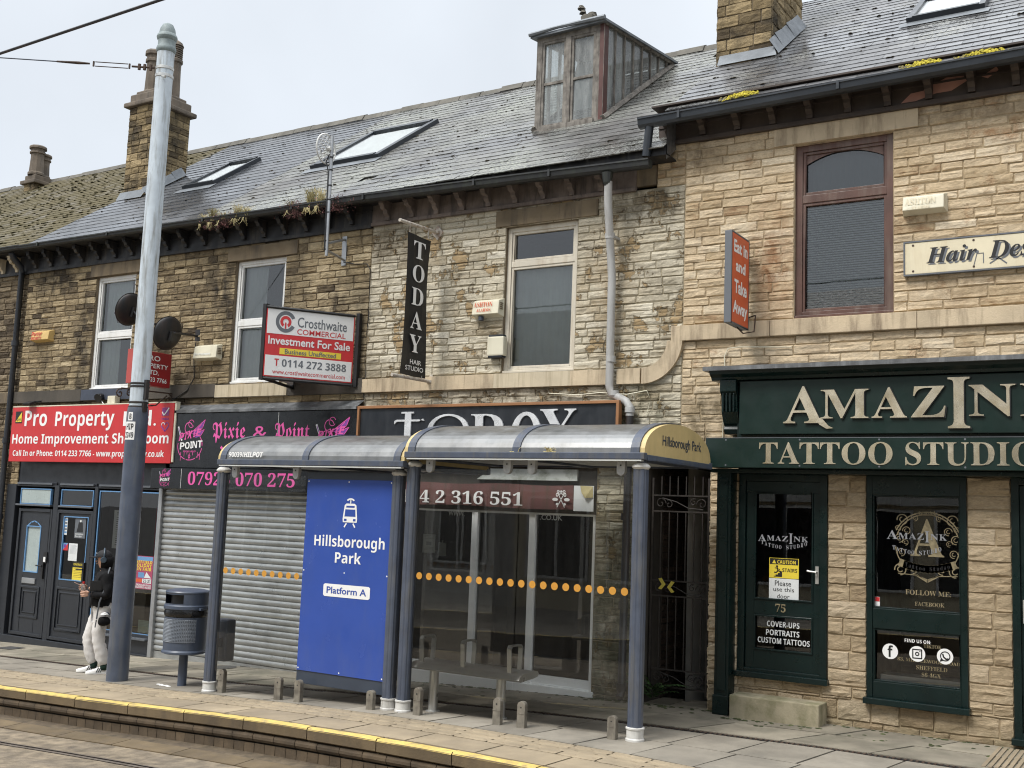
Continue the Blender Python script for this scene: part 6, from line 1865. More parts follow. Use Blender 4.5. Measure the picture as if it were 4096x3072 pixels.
# ================================================================== tram shelters
def post(sh, x, y, ztop, zc):
    mb = MB()
    n_ = 32
    prof = []
    for i in range(n_):
        th = 2*math.pi*i/n_
        r_ = .067-(.006 if i % 4 == 1 else 0)
        sq = 1/max(abs(math.cos(th)), abs(math.sin(th)))
        r_ *= .5+.5*min(sq, 1.22)
        prof.append((x+r_*math.cos(th), y+r_*math.sin(th)))
    mb.extr(prof, 'z', g(x)+.1, zc)
    mb.lathe([(.046, zc), (.046, ztop)], (x, y, 0), 20)
    o = mb.build('post', M['shelter_blue'], sh, smooth=.5)
    mb = MB(); z = g(x)
    mb.lathe([(.088, -.01), (.088, .015), (.08, .025), (.08, .1), (.088, .105), (.088, .118), (.07, .122)], (x, y, z), 24)
    mb.lathe([(.07, -.02), (.088, .0), (.088, .015), (.062, .04), (.048, .045)], (x, y, zc), 24)
    mb.build('collar', M['collar'], o, smooth=.6)
    return o


def shelter(label, x0, x1, ze, posts, glass, dotr, name_end=False):
    sh = thing('tram_shelter', label, 'tram shelter', ((x0+x1)/2, -1.9, g((x0+x1)/2)), group='tram shelters')
    yf, yb_ = -2.15, -.47; yc = (yf+yb_)/2; ra = (yb_-yf)/2; rh = .35
    N_ = 24
    arc = lambda k=1, d=0: [(yc-(ra+d)*math.cos(math.pi*i/N_), ze+(rh+d)*math.sin(math.pi*i/N_)**.85) for i in range(N_+1)]
    mb = MB()
    A_0 = arc(); B_0 = arc(d=-.02)
    for i in range(N_):
        mb.quad((x0, *A_0[i]), (x1, *A_0[i]), (x1, *A_0[i+1]), (x0, *A_0[i+1]))
        mb.quad((x1, *B_0[i]), (x0, *B_0[i]), (x0, *B_0[i+1]), (x1, *B_0[i+1]))
    ro = mb.build('roof', M['roof_metal'], sh, smooth=True)
    for xr in (x0+.045, (x0+x1)/2, x1-.045):
        mb = MB(); C0 = arc(d=.012)
        for i in range(N_):
            mb.add([(xr-.045, *C0[i]), (xr+.045, *C0[i]), (xr+.045, *C0[i+1]), (xr-.045, *C0[i+1]), (xr-.045, *A_0[i]), (xr+.045, *A_0[i]), (xr+.045, *A_0[i+1]), (xr-.045, *A_0[i+1])], [(0, 1, 2, 3), (0, 3, 7, 4), (2, 1, 5, 6)])
        mb.build('rib', M['shelter_blue'], ro, smooth=.6)
    for xe, s_ in ((x0, -1), (x1, 1)):
        mb = MB()
        pts = arc(d=-.004)
        n_ = len(pts)
        mb.add([(xe+s_*.05, *p) for p in pts]+[(xe-s_*.0, *p) for p in pts], [tuple(range(n_))]+[(i, i+1, i+1+n_, i+n_) for i in range(n_-1)])
        ep = mb.build('end_panel', M['yellow_end'], ro, bevel=0)
        if s_ > 0 and name_end:
            q = MB(lambda a, b, c: (xe+.05-b, a, c)); q.text('Hillsborough Park', -1.74, -.75, ze+.08, ze+.21, -.003, 0, 0, .012); q.build('lettering', M['shelter_dark'], ep)
    mb = MB()
    mb.box(x0-.03, x1+.06, yf-.03, yf+.05, ze-.05, ze+.015); mb.box(x0-.03, x1+.06, yb_-.04, yb_+.03, ze-.05, ze+.015)
    for xe in (x0-.03, x1+.0): mb.box(xe, xe+.06, yf+.05, yb_-.04, ze-.05, ze+.0)
    for xe in (x0+.1, (x0+x1)/2, x1-.1): mb.box(xe-.03, xe+.03, yf+.05, yb_-.04, ze-.06, ze-.0)
    mb.build('eave_beam', M['shelter_blue'], sh, bevel=.008)
    mb = MB(); mb.box(x0, x1+.03, yf-.024, yf+.03, ze-.066, ze-.052); mb.box(x0+.05, x1-.05, yf+.08, yb_-.06, ze-.035, ze-.02)
    mb.build('soffit', M['soffit'], sh)
    for x, y in posts: post(sh, x, y, ze-.03, ze-.12)
    for gx0, gx1, nb in glass:
        mb = MB(); mb.quad((gx0, -2, g(gx0)+.25), (gx1, -2, g(gx0)+.25), (gx1, -2, ze-.16), (gx0, -2, ze-.16))
        p = mb.build('glass_pane', M['glass_shelter'], sh)
        for xb_ in (gx0+.14, gx1-.14):
            mb = MB()
            mb.poly([(xb_-.045, ze-.05), (xb_+.045, ze-.05), (xb_+.045, ze-.14)]+[(xb_+.045*math.cos(R(-i*20)), ze-.15+.05*math.sin(R(-i*20))) for i in range(1, 9)]+[(xb_-.045, ze-.14)], -2.03, 0, .05)
            mb.disc(xb_, ze-.1, .009, .009, -2.032, 1, 8)
            mb.build('glass_clamp', [M['clampgrey'], M['black']], p, bevel=.004)
    mb = MB(); x = dotr[0]
    while x <= dotr[1]+.01:
        mb.disc(x, dotr[2], .038, .038, -2.009, 0, 20); x += .127
    mb.build('dot_strip', M['orange_dot'], p)
    return sh, ro


shl, rol = shelter('lower left tram shelter with a stop code in white on its curved roof', -9.92, -7.2, 2.53, ((-10.03, -1.98), (-7.33, -1.98)), ((-9.94, -8.67, 2),), (-9.86, -8.72, 1.22))
mb = MB(); mb.text(NI('90039/HILPOT').replace('9', '9'), -9.76, -9.2, 2.57, 2.635, -2.175, 0, .001, .02); mb.build('lettering', M['white'], rol)
shr, ror = shelter('upper right tram shelter with a yellow rounded end panel and a bench behind its glass', -7.1, -4.38, 2.63, ((-7.12, -2.0), (-4.4, -2.06)), ((-7.04, -5.78, 2), (-5.77, -4.49, 2)), (-6.98, -4.56, 1.335), True)
for lab, x, n_ in (('dry leaf litter beside the middle rib of the right shelter roof edge', -5.75, 14), ('small nest of straw on the right shelter roof edge', -5.35, 40)):
    mb = MB(); blades(mb, x, -2.14, 2.645, n_, .05, .1); 
    for _ in range(n_//3): mb.blob((x+random.uniform(-.06, .06), -2.15+random.uniform(-.01, .02), 2.645), .018, 0)
    tag(mb.build('straw_litter', M['straw'], None, (x, -2.14, 2.645)), lab, 'litter')

# stop name board
t = thing('stop_sign', 'tall blue board with the tram stop name and a white tram symbol', 'stop sign', (-8.0, -2, g(-8)))
mb = MB(); mb.box(-8.65, -7.39, -1.99, -1.95, .04, 2.42); mb.build('board', M['shelter_dark'], t, bevel=.006)
mb = MB(); mb.box(-8.64, -7.4, -2.0, -1.991, .185, 2.335)
for x in (-8.62, -7.42, -8.02):
    for z in (.21, 1.3, 2.31): mb.disc(x, z, .009, .009, -2.0015, 1, 8)
mb.build('face', [M['sign_blue'], M['white']], t)
mb = MB(); y = -2.003
mb.text(NB('Hillsborough'), -8.485, -7.47, 1.545, 1.71, y, 0, 0); mb.text(NB('Park'), -8.165, -7.79, 1.405, 1.53, y, 0, 0)
mb.poly([(-8.29, 1.03), (-7.66, 1.03), (-7.64, 1.045), (-7.64, 1.155), (-7.66, 1.17), (-8.29, 1.17), (-8.31, 1.155), (-8.31, 1.045)], y, 0)
mb.text('Platform A', -8.26, -7.69, 1.065, 1.14, y-.002, 1, 0, .015)
cx_ = -7.98
bodyp = [(cx_-.1, 1.86), (cx_+.1, 1.86), (cx_+.105, 1.9), (cx_+.085, 2.05), (cx_+.06, 2.07), (cx_-.06, 2.07), (cx_-.085, 2.05), (cx_-.105, 1.9)]
mb.poly(bodyp, y, 0); mb.poly([(cx_-.08, 1.925), (cx_+.08, 1.925), (cx_+.072, 2.005), (cx_-.072, 2.005)], y-.001, 2); mb.box(cx_-.06, cx_+.06, y-.0015, y-.001, 2.025, 2.045, 2)
for s_ in (-1, 1): mb.box(cx_+s_*.065-.018, cx_+s_*.065+.018, y-.0015, y-.001, 1.875, 1.9, 2); mb.stroke([(cx_+s_*.05, 1.845), (cx_+s_*.075, 1.81)], .018, y, 0)
mb.stroke([(cx_, 2.07), (cx_, 2.11)], .015, y, 0); mb.disc(cx_, 2.07, .075, .06, y, 0, 12, 40, 140, .7)
mb.build('lettering', [M['white'], M['sign_blue'], M['sign_blue']], t)

# bench
t = thing('bench', 'steel perch bench with three armrests behind the shelter glass', 'bench', (-6.4, -1.8, g(-6.4)))
mb = MB()
prof = [(-1.99, .37), (-1.97, .4), (-1.92, .425), (-1.7, .44), (-1.62, .43), (-1.59, .4), (-1.62, .375), (-1.7, .365), (-1.95, .35)]
prof = [(p[0]+.05, p[1]-.0) for p in prof]
mb.extr(prof, 'x', -7.1, -5.74); mb.build('seat', M['steel'], t, smooth=.6)
for x in (-6.86, -6.02):
    mb = MB(); mb.lathe([(.075, 0), (.075, .01), (.05, .015), (.05, .41-g(x)-.03)], (x, -1.82, g(x)), 20); mb.build('leg', M['steel'], t, smooth=.6)
for x in (-7.0, -6.47, -5.9):
    mb = MB(lambda a, b, c: (x+b, a, c))
    pts = [(-1.86, .4), (-1.88, .66), (-1.86, .69), (-1.68, .69), (-1.655, .66), (-1.67, .4)]
    for p, q in zip(pts, pts[1:]):
        d = Vector((q[0]-p[0], q[1]-p[1])); n2 = Vector((-d.y, d.x)).normalized()*.008
        mb.add([(p[0]-n2.x, -.025, p[1]-n2.y), (q[0]-n2.x, -.025, q[1]-n2.y), (q[0]+n2.x, -.025, q[1]+n2.y), (p[0]+n2.x, -.025, p[1]+n2.y), (p[0]-n2.x, .025, p[1]-n2.y), (q[0]-n2.x, .025, q[1]-n2.y), (q[0]+n2.x, .025, q[1]+n2.y), (p[0]+n2.x, .025, p[1]+n2.y)], [(3, 2, 1, 0), (4, 5, 6, 7), (0, 1, 5, 4), (1, 2, 6, 5), (2, 3, 7, 6), (3, 0, 4, 7)])
    mb.build('armrest', M['steel'], t)

# ------------------------------------------------------------------ stub posts along the shelter front
first = None
for x, y, h, lab in ((-9.82, -1.98, .27, 'rusty stub post beside the leftmost shelter post'), (-8.82, -2.08, .25, 'grey stub post under the glass just left of the blue board'), (-8.5, -2.1, .24, 'stub post in front of the left end of the blue board'), (-7.48, -2.09, .2, 'stub post at the right end of the blue board'),
                     (-6.85, -2.1, .28, 'stub post just right of the paired shelter posts'), (-5.86, -2.12, .26, 'stub post in front of the right bench leg'), (-5.58, -2.12, .25, 'stub post just right of the bench end'), (-4.6, -2.12, .21, 'stub post just left of the rightmost shelter post')):
    if first is None:
        mb = MB()
        pts = [(-.043, -.03), (.043, -.03), (.043, .217)]+[(.043*math.cos(R(i*20)), .217+.043*math.sin(R(i*20))) for i in range(1, 9)]+[(-.043, .217)]
        mb.poly(pts, -.03, 0, .06)
        mb.box(-.046, .046, -.033, .033, .135, .143)
        mb.disc(0, .2, .009, .009, -.0315, 1, 8)
        o = first = mb.build('stub_post', [M['stub'], M['black']], None, (0, 0, 0), bevel=.005)
    else:
        o = first.copy(); COL.objects.link(o)
    o.location = (x, y, g(x)); o.scale = (1, 1, h/.26); o.rotation_euler = (0, 0, R(random.uniform(-4, 10)))
    tag(o, lab, 'stub post', 'stub posts along the shelter front')

mb = MB()
for _ in range(420):
    x = random.choice((random.uniform(-6.0, -3.1), random.uniform(-9.4, -5.8), random.uniform(-3.2, 1)))
    y = -.03-abs(random.gauss(0, .05 if random.random() < .7 else .3))
    if -4.2 < x < -3.15 and y > -.33: y = -.33-abs(random.gauss(0, .04))
    mb.blob((x, y, g(x)-.002), random.uniform(.008, .035), 0, random.random(), .3, 6)
kind(mb.build('pavement_moss', mat('pavement moss', (.045, .055, .018), 1, var=.4, vs=9, tint=.3)), 'stuff')

# ------------------------------------------------------------------ litter bin
bx, by = -10.68, -1.82; bz = g(bx)
t = thing('litter_bin', 'round grey blue litter bin on a post beside the left shelter', 'litter bin', (bx, by, bz))
mb = MB(); mb.lathe([(.055, -.02), (.055, .42)], (bx, by, bz), 20); mb.build('post', M['bin'], t, smooth=.7)
mb = MB(); mb.lathe([(.25, .4), (.275, .41), (.275, .43), (.258, .45), (.26, .87), (.25, .87)], (bx, by, bz), 40)
o = mb.build('body', M['bin'], t, smooth=.6)
mb = MB()   # expanded metal window in the side
r_ = .263
for k_ in range(17):
    for s_ in (-1, 1):
        pts = []
        for i in range(33):
            th = R(-100-62+i*4.6); zz = .555+k_*.0165+.0055*(1 if (i % 2 == 0) else -1)*s_
            pts.append((bx+r_*math.cos(th), by+r_*math.sin(th), bz+zz))
        mb.tube(pts, .0042, 4, 0, False)
mb.build('mesh_panel', M['mesh'], o)
mb = MB()
for i in range(16):
    th0, th1 = R(-162+i*9.2), R(-162+(i+1)*9.2)
    P = lambda th, z: (bx+.2605*math.cos(th), by+.2605*math.sin(th), bz+z)
    mb.quad(P(th0, .55), P(th1, .55), P(th1, .83), P(th0, .83))
mb.build('mesh_opening', M['black'], o)
mb = MB(); prof = [(.262, .85), (.27, .87), (.274, .9), (.268, .93), (.262, .95)]
mb.lathe(prof, (bx, by, bz), 40); mb.build('bin_bag', M['bag'], t, smooth=True)
mb = MB(); mb.lathe([(.262, .935), (.275, .94), (.282, .95), (.282, .985), (.268, 1.0), (.26, 1.0)], (bx, by, bz), 40)
mb.box(bx+.2, bx+.31, by-.06, by-.02, bz+.94, bz+.97)
mb.build('rim', M['bin'], t, smooth=.6)
mb = MB(); n_ = 48
va = R(-88)   # the throw-in opening
vs = []
zs_ = [1.0, 1.015, 1.125, 1.14]
for z in zs_:
    for i in range(n_): th = 2*math.pi*i/n_; vs.append((bx+.265*math.cos(th), by+.265*math.sin(th), bz+z))
fs = []
for k_ in range(3):
    for i in range(n_):
        th = 2*math.pi*(i+.5)/n_; d = (th-va+math.pi) % (2*math.pi)-math.pi
        if k_ == 1 and abs(d) < R(38): continue
        fs.append((k_*n_+i, k_*n_+(i+1) % n_, (k_+1)*n_+(i+1) % n_, (k_+1)*n_+i))
mb.add(vs, fs)
mb.lathe([(.268, 1.138), (.272, 1.15), (.262, 1.165), (.2, 1.18), (.1, 1.19), (.01, 1.192)], (bx, by, bz), 40)
mb.lathe([(.2, .9), (.2, 1.13)], (bx, by, bz), 30, 1)
mb.build('hood', [M['bin'], M['black']], t, smooth=.6)
mb = MB(); mb.box(-10.12, -9.93, -1.86, -1.7, .12, .62)
t = tag(mb.build('sand_box', M['bin'], None, (-10.02, -1.78, .12), bevel=.03), 'rounded grey blue box fixed behind the leftmost shelter post', 'box')
mb = MB(); mb.box(-10.05, -9.99, -1.93, -1.86, .3, .4); mb.build('bracket', M['bin'], t)
for lab, pts in (('dark rectangular access cover set in the paving before the left shop door', ((-16.25, -.7), (-15.85, -.7), (-15.85, -.4), (-16.25, -.4))), ('round iron cover set in the paving before the roller shutter', tuple((-11.6+.2*math.cos(R(i*20)), -.27+.2*math.sin(R(i*20))) for i in range(18)))):
    mb = MB(); mb.add([(p[0], p[1], g(p[0])+.008) for p in pts], [tuple(range(len(pts)))])
    tag(mb.build('access_cover', M['asphalt'], None, (pts[0][0], pts[0][1], g(-13))), lab, 'cover')
mb = MB()
for i in range(14):
    x = -1.58+.05*i
    mb.box(x, x+.032, -1.1, -.1, .02, .034)
kind(mb.build('ribbed_paving', M['buff']), 'structure')
mb = MB()
for i in range(7): mb.blob((-10.98+.035*i, -1.93+random.uniform(-.02, .03), g(-10.9)+.002), .03, 0, .5, .25)
tag(mb.build('litter', M['white'], None, (-10.87, -1.93, g(-10.9))), 'scrap of white paper on the paving left of the bin', 'litter')

# ------------------------------------------------------------------ tall traction pole and its wires
px, py = -11.69, -1.98; pz = g(px)
t = thing('tram_pole', 'tall steel tramway pole, grey blue below and flaking pale blue above', 'pole', (px, py, pz))
lean = lambda z: px-.012*(z-3)/5
mb = MB(); mb.lathe([(.136, -.01), (.136, 3.42), (.132, 3.48), (.119, 3.52)], (px, py, pz), 40); o = mb.build('lower_shaft', M['pole_blue'], t, smooth=.6)
mb = MB(); mb.lathe([(.118, 3.52), (.116, 6), (.113, 8.36)], (px, py, pz), 40); mb.build('upper_shaft', M['pole_pale'], t, smooth=.6)
mb = MB(); mb.lathe([(.113, 8.36), (.128, 8.38), (.133, 8.41), (.125, 8.44), (.116, 8.46), (.116, 8.53), (.13, 8.55), (.138, 8.58), (.13, 8.61), (.112, 8.63), (.1, 8.7), (.07, 8.76), (.03, 8.785), (.004, 8.79)], (px, py, pz), 32); mb.build('cap', M['pole_cap'], t, smooth=.5)
mb = MB()
for z in (3.49, 3.55, 3.76, 3.8): mb.lathe([(.122, 0), (.128, .006), (.128, .02), (.122, .026)], (px, py, pz+z), 32)
mb.box(px+.1, px+.16, py-.03, py+.02, pz+3.6, pz+3.86); mb.box(px+.1, px+.15, py-.04, py+.02, pz+3.44, pz+3.56)
mb.build('strap', M['black_metal'], t, smooth=.5)
mb = MB()
for z in (8.0, 8.11): mb.lathe([(.116, 0), (.121, .004), (.121, .04), (.116, .044)], (px, py, pz+z), 32)
mb.tube([(px+.08, py-.1, pz+7.98), (px+.17, py-.12, pz+7.95)], .016, 6)
mb.build('band', M['steel'], t, smooth=.5)
fa = math.atan2(-11.5-py, 0-px)
def poletf(r_, off): return lambda x, y, z: (px+(r_-y)*math.cos(fa+off+x/r_), py+(r_-y)*math.sin(fa+off+x/r_), z)
mb = MB(poletf(.138, R(-40)))
for a in xs(-.035, .035, .01)[:-1]: mb.quad((a, 0, 3.04), (a+.01, 0, 3.04), (a+.01, 0, 3.15), (a, 0, 3.15), 0)
for a in xs(-.085, .075, .01)[:-1]: mb.quad((a, 0, 2.79), (a+.0101, 0, 2.79), (a+.0101, 0, 3.025), (a, 0, 3.025), 0)
mb.text(NB('B'), -.014, .018, 3.06, 3.13, -.002, 1, 0); mb.text(NB('HIP'), -.055, .055, 2.92, 3.0, -.002, 1, 0); mb.text(NB('2249'), -.07, .06, 2.815, 2.89, -.002, 1, 0)
mb.build('number_label', [M['white'], M['black']], t)
t = thing('span_wire', 'thin stay wire with a turnbuckle running left from the tall pole top', 'wire', (px, py, 7.85))
d = Vector((-12.96+11.79, -3.27+2.0, 0)); d = Vector((-1.63, -1.28, -.03)).normalized(); s0 = Vector((px-.1, py-.09, 7.86))
P = lambda s: s0+d*s
mb = MB(); mb.tube([P(1.2), P(12), P(25)+Vector((0, 0, -.2))], .008, 6); mb.build('cable', M['navy_band'], t)
mb = MB(); mb.tube([P(0), P(.3)], .014, 6); mb.tube([P(1.28), P(1.0), P(.85)], [.012, .02, .012], 6)
for o_ in (-.03, .03): mb.tube([P(.35)+Vector((0, 0, o_)), P(.78)+Vector((0, 0, o_))], .007, 5)
for s_ in (.33, .8): mb.tube([P(s_)+Vector((0, 0, -.035)), P(s_)+Vector((0, 0, .035))], .014, 6)
for s_ in (.05, .13, .2): mb.tube([P(s_)+Vector((0, 0, -.04)), P(s_)+Vector((0, 0, .04))], .022, 6)
mb.build('turnbuckle', M['rust'], t)
mb = MB(); mb.tube([(-60, -6.0, 5.9), (-25, -6, 5.95), (-8.99, -6, 5.97), (-6.89, -6, 6.0), (20, -6, 6.1)], .0125, 6)
tag(mb.build('contact_wire', M['black_metal'], None, (-9, -6, 5.97)), 'thick dark overhead tram wire crossing the top left corner of the sky', 'wire')

# ================================================================== the waiting person
PX, PY = -12.53, -1.62; PZ = g(PX); PA = R(51.9)
ca, sa = math.cos(PA), math.sin(PA)
def L2(x, y, z): return (PX+x*ca-y*sa, PY+x*sa+y*ca, PZ+z)


def skin(pts, edges, sub=2):
    """grow one continuous surface along joints: pts name -> ((x, y, z), radius)"""
    names = list(pts)
    me = bpy.data.meshes.new('joints')
    me.from_pydata([L2(*pts[n_][0]) for n_ in names], [(names.index(a), names.index(c)) for a, c in edges], [])
    o = bpy.data.objects.new('joints', me); COL.objects.link(o)
    md = o.modifiers.new('skin', 'SKIN')
    o.modifiers.new('sub', 'SUBSURF').levels = sub; o.modifiers['sub'].render_levels = sub
    lay = me.skin_vertices[0].data if me.skin_vertices else None
    if lay is None:
        bm = bmesh.new(); bm.from_mesh(me); bm.verts.layers.skin.verify(); bm.to_mesh(me); bm.free(); lay = me.skin_vertices[0].data
    for i, n_ in enumerate(names):
        r_ = pts[n_][1]
        lay[i].radius = (r_, r_) if not isinstance(r_, tuple) else r_
        lay[i].use_root = i == 0
    bpy.context.view_layer.update()
    ev = o.evaluated_get(bpy.context.evaluated_depsgraph_get())
    m2 = ev.to_mesh()
    vs = [tuple(v.co) for v in m2.vertices]; fs = [tuple(p.vertices) for p in m2.polygons]
    ev.to_mesh_clear()
    bpy.data.objects.remove(o); bpy.data.meshes.remove(me)
    return vs, fs


t = thing('person', 'person in black cap, black fleece and white joggers leaning behind the tall pole', 'person', (PX, PY, PZ))
body = MB()
J = {'pel': ((.0, 0, .84), .13), 'spi': ((-.01, 0, 1.02), .11), 'che': ((.0, 0, 1.2), .12), 'nek': ((-.02, 0, 1.37), .05), 'hd0': ((-.045, 0, 1.45), .07), 'hd1': ((-.05, 0, 1.53), .085), 'hd2': ((-.035, 0, 1.585), .065)}
E_ = [('pel', 'spi'), ('spi', 'che'), ('che', 'nek'), ('nek', 'hd0'), ('hd0', 'hd1'), ('hd1', 'hd2')]
for s_, nm in ((-1, 'l'), (1, 'r')):
    J[nm+'sh'] = ((.01, .16*s_, 1.29), .055)
    J[nm+'el'] = ((.04, .21*s_, 1.04), .04) if s_ < 0 else ((.0, .2, 1.05), .04)
    J[nm+'wr'] = ((-.17, -.15, 1.05), .024) if s_ < 0 else ((-.2, .05, 1.115), .024)
    E_ += [('che', nm+'sh'), (nm+'sh', nm+'el'), (nm+'el', nm+'wr')]
    kx = -.03 if s_ < 0 else -.15
    J[nm+'hp'] = ((.0, .09*s_, .8), .085); J[nm+'kn'] = ((kx, .1*s_, .47), .055); J[nm+'an'] = ((.06 if s_ < 0 else -.07, .1*s_, .09), .04)
    E_ += [('pel', nm+'hp'), (nm+'hp', nm+'kn'), (nm+'kn', nm+'an')]
vs, fs = skin(J, E_); body.add(vs, fs)
# hands: palm, four unequal bent fingers and a thumb
def hand(w, side):
    w = Vector(w)
    for k_, (dz, L_) in enumerate(((.03, .075), (.01, .083), (-.011, .077), (-.03, .06))):
        H = {'a': (tuple(w+Vector((-.02, 0, dz*.5))), .014), 'b': (tuple(w+Vector((-.075, -.012*side, dz))), .0115), 'c': (tuple(w+Vector((-.075-L_*.5, .012*side, dz+.004))), .0095), 'd': (tuple(w+Vector((-.075-L_*.55, .045*side, dz+.004))), .008), 'e': (tuple(w+Vector((-.06-L_*.3, .062*side, dz+.002))), .007)}
        v_, f_ = skin(H, [('a', 'b'), ('b', 'c'), ('c', 'd'), ('d', 'e')], 1); body.add(v_, f_)
    H = {'a': (tuple(w+Vector((-.015, .005*side, .01))), .015), 'b': (tuple(w+Vector((-.04, .03*side, .035))), .012), 'c': (tuple(w+Vector((-.085, .045*side, .045))), .009), 'd': (tuple(w+Vector((-.105, .045*side, .04))), .0075)}
    v_, f_ = skin(H, [('a', 'b'), ('b', 'c'), ('c', 'd')], 1); body.add(v_, f_)


hand((-.175, -.15, 1.05), 1)
hand((-.205, .05, 1.12), -1)
tfL = lambda x, y, z: L2(x, y, z)
fc = MB(tfL)   # nose, lips and ear on the turned face
fc.add([(-.125, 0, 1.5), (-.15, 0, 1.478), (-.125, -.014, 1.472), (-.125, .014, 1.472), (-.125, 0, 1.462)], [(0, 1, 2), (0, 3, 1), (1, 4, 2), (1, 3, 4)])
fc.lathe([(.004, -.008), (.012, 0), (.004, .008)], (-.118, 0, 1.445), 8); fc.lathe([(.004, -.02), (.014, 0), (.004, .02)], (-.03, -.083, 1.49), 8)
body.add(fc.v, fc.f)
body.build('body', M['skin'], t, smooth=True)
ey = MB(tfL)
for s_ in (-1, 1): ey.lathe([(.002, -.008), (.009, 0), (.002, .008)], (-.118, .03*s_, 1.505), 8)
ey.build('eyes', M['black'], t)
T_ = {'pel': ((.0, 0, .79), .13)}; E_ = []
for s_, nm in ((-1, 'l'), (1, 'r')):
    kx = -.03 if s_ < 0 else -.15
    T_[nm+'h'] = ((-.01, .085*s_, .8), .112); T_[nm+'m'] = ((kx*.6-.01, .1*s_, .64), .1); T_[nm+'k'] = ((kx, .105*s_, .47), .088); T_[nm+'c'] = (((.02 if s_ < 0 else -.12), .1*s_, .27), .088); T_[nm+'b'] = (((.055 if s_ < 0 else -.08), .1*s_, .165), .078); T_[nm+'a'] = (((.06 if s_ < 0 else -.07), .1*s_, .1), .062)
    E_ += [('pel', nm+'h'), (nm+'h', nm+'m'), (nm+'m', nm+'k'), (nm+'k', nm+'c'), (nm+'c', nm+'b'), (nm+'b', nm+'a')]
vs, fs = skin(T_, E_)
mb = MB(); mb.add([(v[0]+.014*noise.noise(Vector((v[0]*14, v[1]*14, v[2]*22)))+.006*noise.noise(Vector(v)*40), v[1]+.014*noise.noise(Vector((v[0]*14+5, v[1]*14, v[2]*22))), v[2]) for v in vs], fs); mb.build('trousers', M['cloth_white'], t, smooth=True)
F_ = {'hm': ((-.01, 0, .84), .175), 'wa': ((-.015, 0, .9), .178), 'sp': ((-.02, 0, 1.02), .168), 'ch': ((-.0, 0, 1.2), .165), 'nk': ((-.0, 0, 1.35), .09), 'nk2': ((-.005, 0, 1.43), .085)}
E_ = [('hm', 'wa'), ('wa', 'sp'), ('sp', 'ch'), ('ch', 'nk'), ('nk', 'nk2')]
for nm, el, wr in (('l', (.05, -.22, 1.03), (-.165, -.152, 1.05)), ('r', (.0, .21, 1.04), (-.17, .065, 1.11))):
    s_ = -1 if nm == 'l' else 1
    F_[nm+'s'] = ((.01, .17*s_, 1.28), .085); F_[nm+'e'] = (el, .075); F_[nm+'f'] = (tuple((Vector(el)+Vector(wr))/2), .062); F_[nm+'w'] = (wr, .04)
    E_ += [('ch', nm+'s'), (nm+'s', nm+'e'), (nm+'e', nm+'f'), (nm+'f', nm+'w')]
vs, fs = skin(F_, E_)
mb = MB(); mb.add([(v[0]+.014*noise.noise(Vector(v)*15), v[1]+.014*noise.noise(Vector(v)*15+Vector((5, 0, 0))), v[2]) for v in vs], fs)
vs, fs = skin({'a': ((.06, 0, 1.36), .07), 'b': ((.09, 0, 1.28), .08), 'c': ((.07, 0, 1.2), .05)}, [('a', 'b'), ('b', 'c')]); mb.add(vs, fs)
mb.build('fleece', M['cloth_black'], t, smooth=True)
mb = MB(tfL)
cap_ = [(.098*math.cos(R(a)), .1*math.sin(R(a))) for a in range(0, 90, 12)]+[(.004, .1)]
mb.lathe([(p[0], p[1]) for p in cap_], (-.035, 0, 1.535), 24, 0, 1.08)
N_ = 10
top = [(-.1-.13*math.sin(math.pi*i/N_), -.08+.16*i/N_, 1.545-.015*math.sin(math.pi*i/N_)) for i in range(N_+1)]
mb.add(top+[(p[0], p[1], p[2]-.014) for p in top], [tuple(range(N_+1)), tuple(range(2*N_+1, N_, -1))]+[(i, i+1, i+N_+2, i+N_+1) for i in range(N_)])
mb.blob((-.13, -.03, 1.585), .012, 1)
mb.build('cap', [M['cap'], M['white']], t, smooth=.7)
mb = MB(tfL); mb.lathe([(.085, -.14), (.1, -.05), (.1, .0)], (.0, 0, 1.535), 18, 0, .95); mb.build('hair', M['cloth_black'], t, smooth=True)
mb = MB(tfL); mb.tube([(-.035+.0*math.cos(R(a)), .108*math.cos(R(a)), 1.535+.115*math.sin(R(a))) for a in range(0, 181, 12)], .011, 6)
for s_ in (-1, 1): mb.tube([(-.04, .09*s_, 1.5), (-.04, .125*s_, 1.5)], [.042, .036], 14)
tag(mb.build('headphones', M['headphone'], None, L2(0, 0, 1.5), smooth=.7), 'blue grey headphones worn over the black cap', 'headphones')


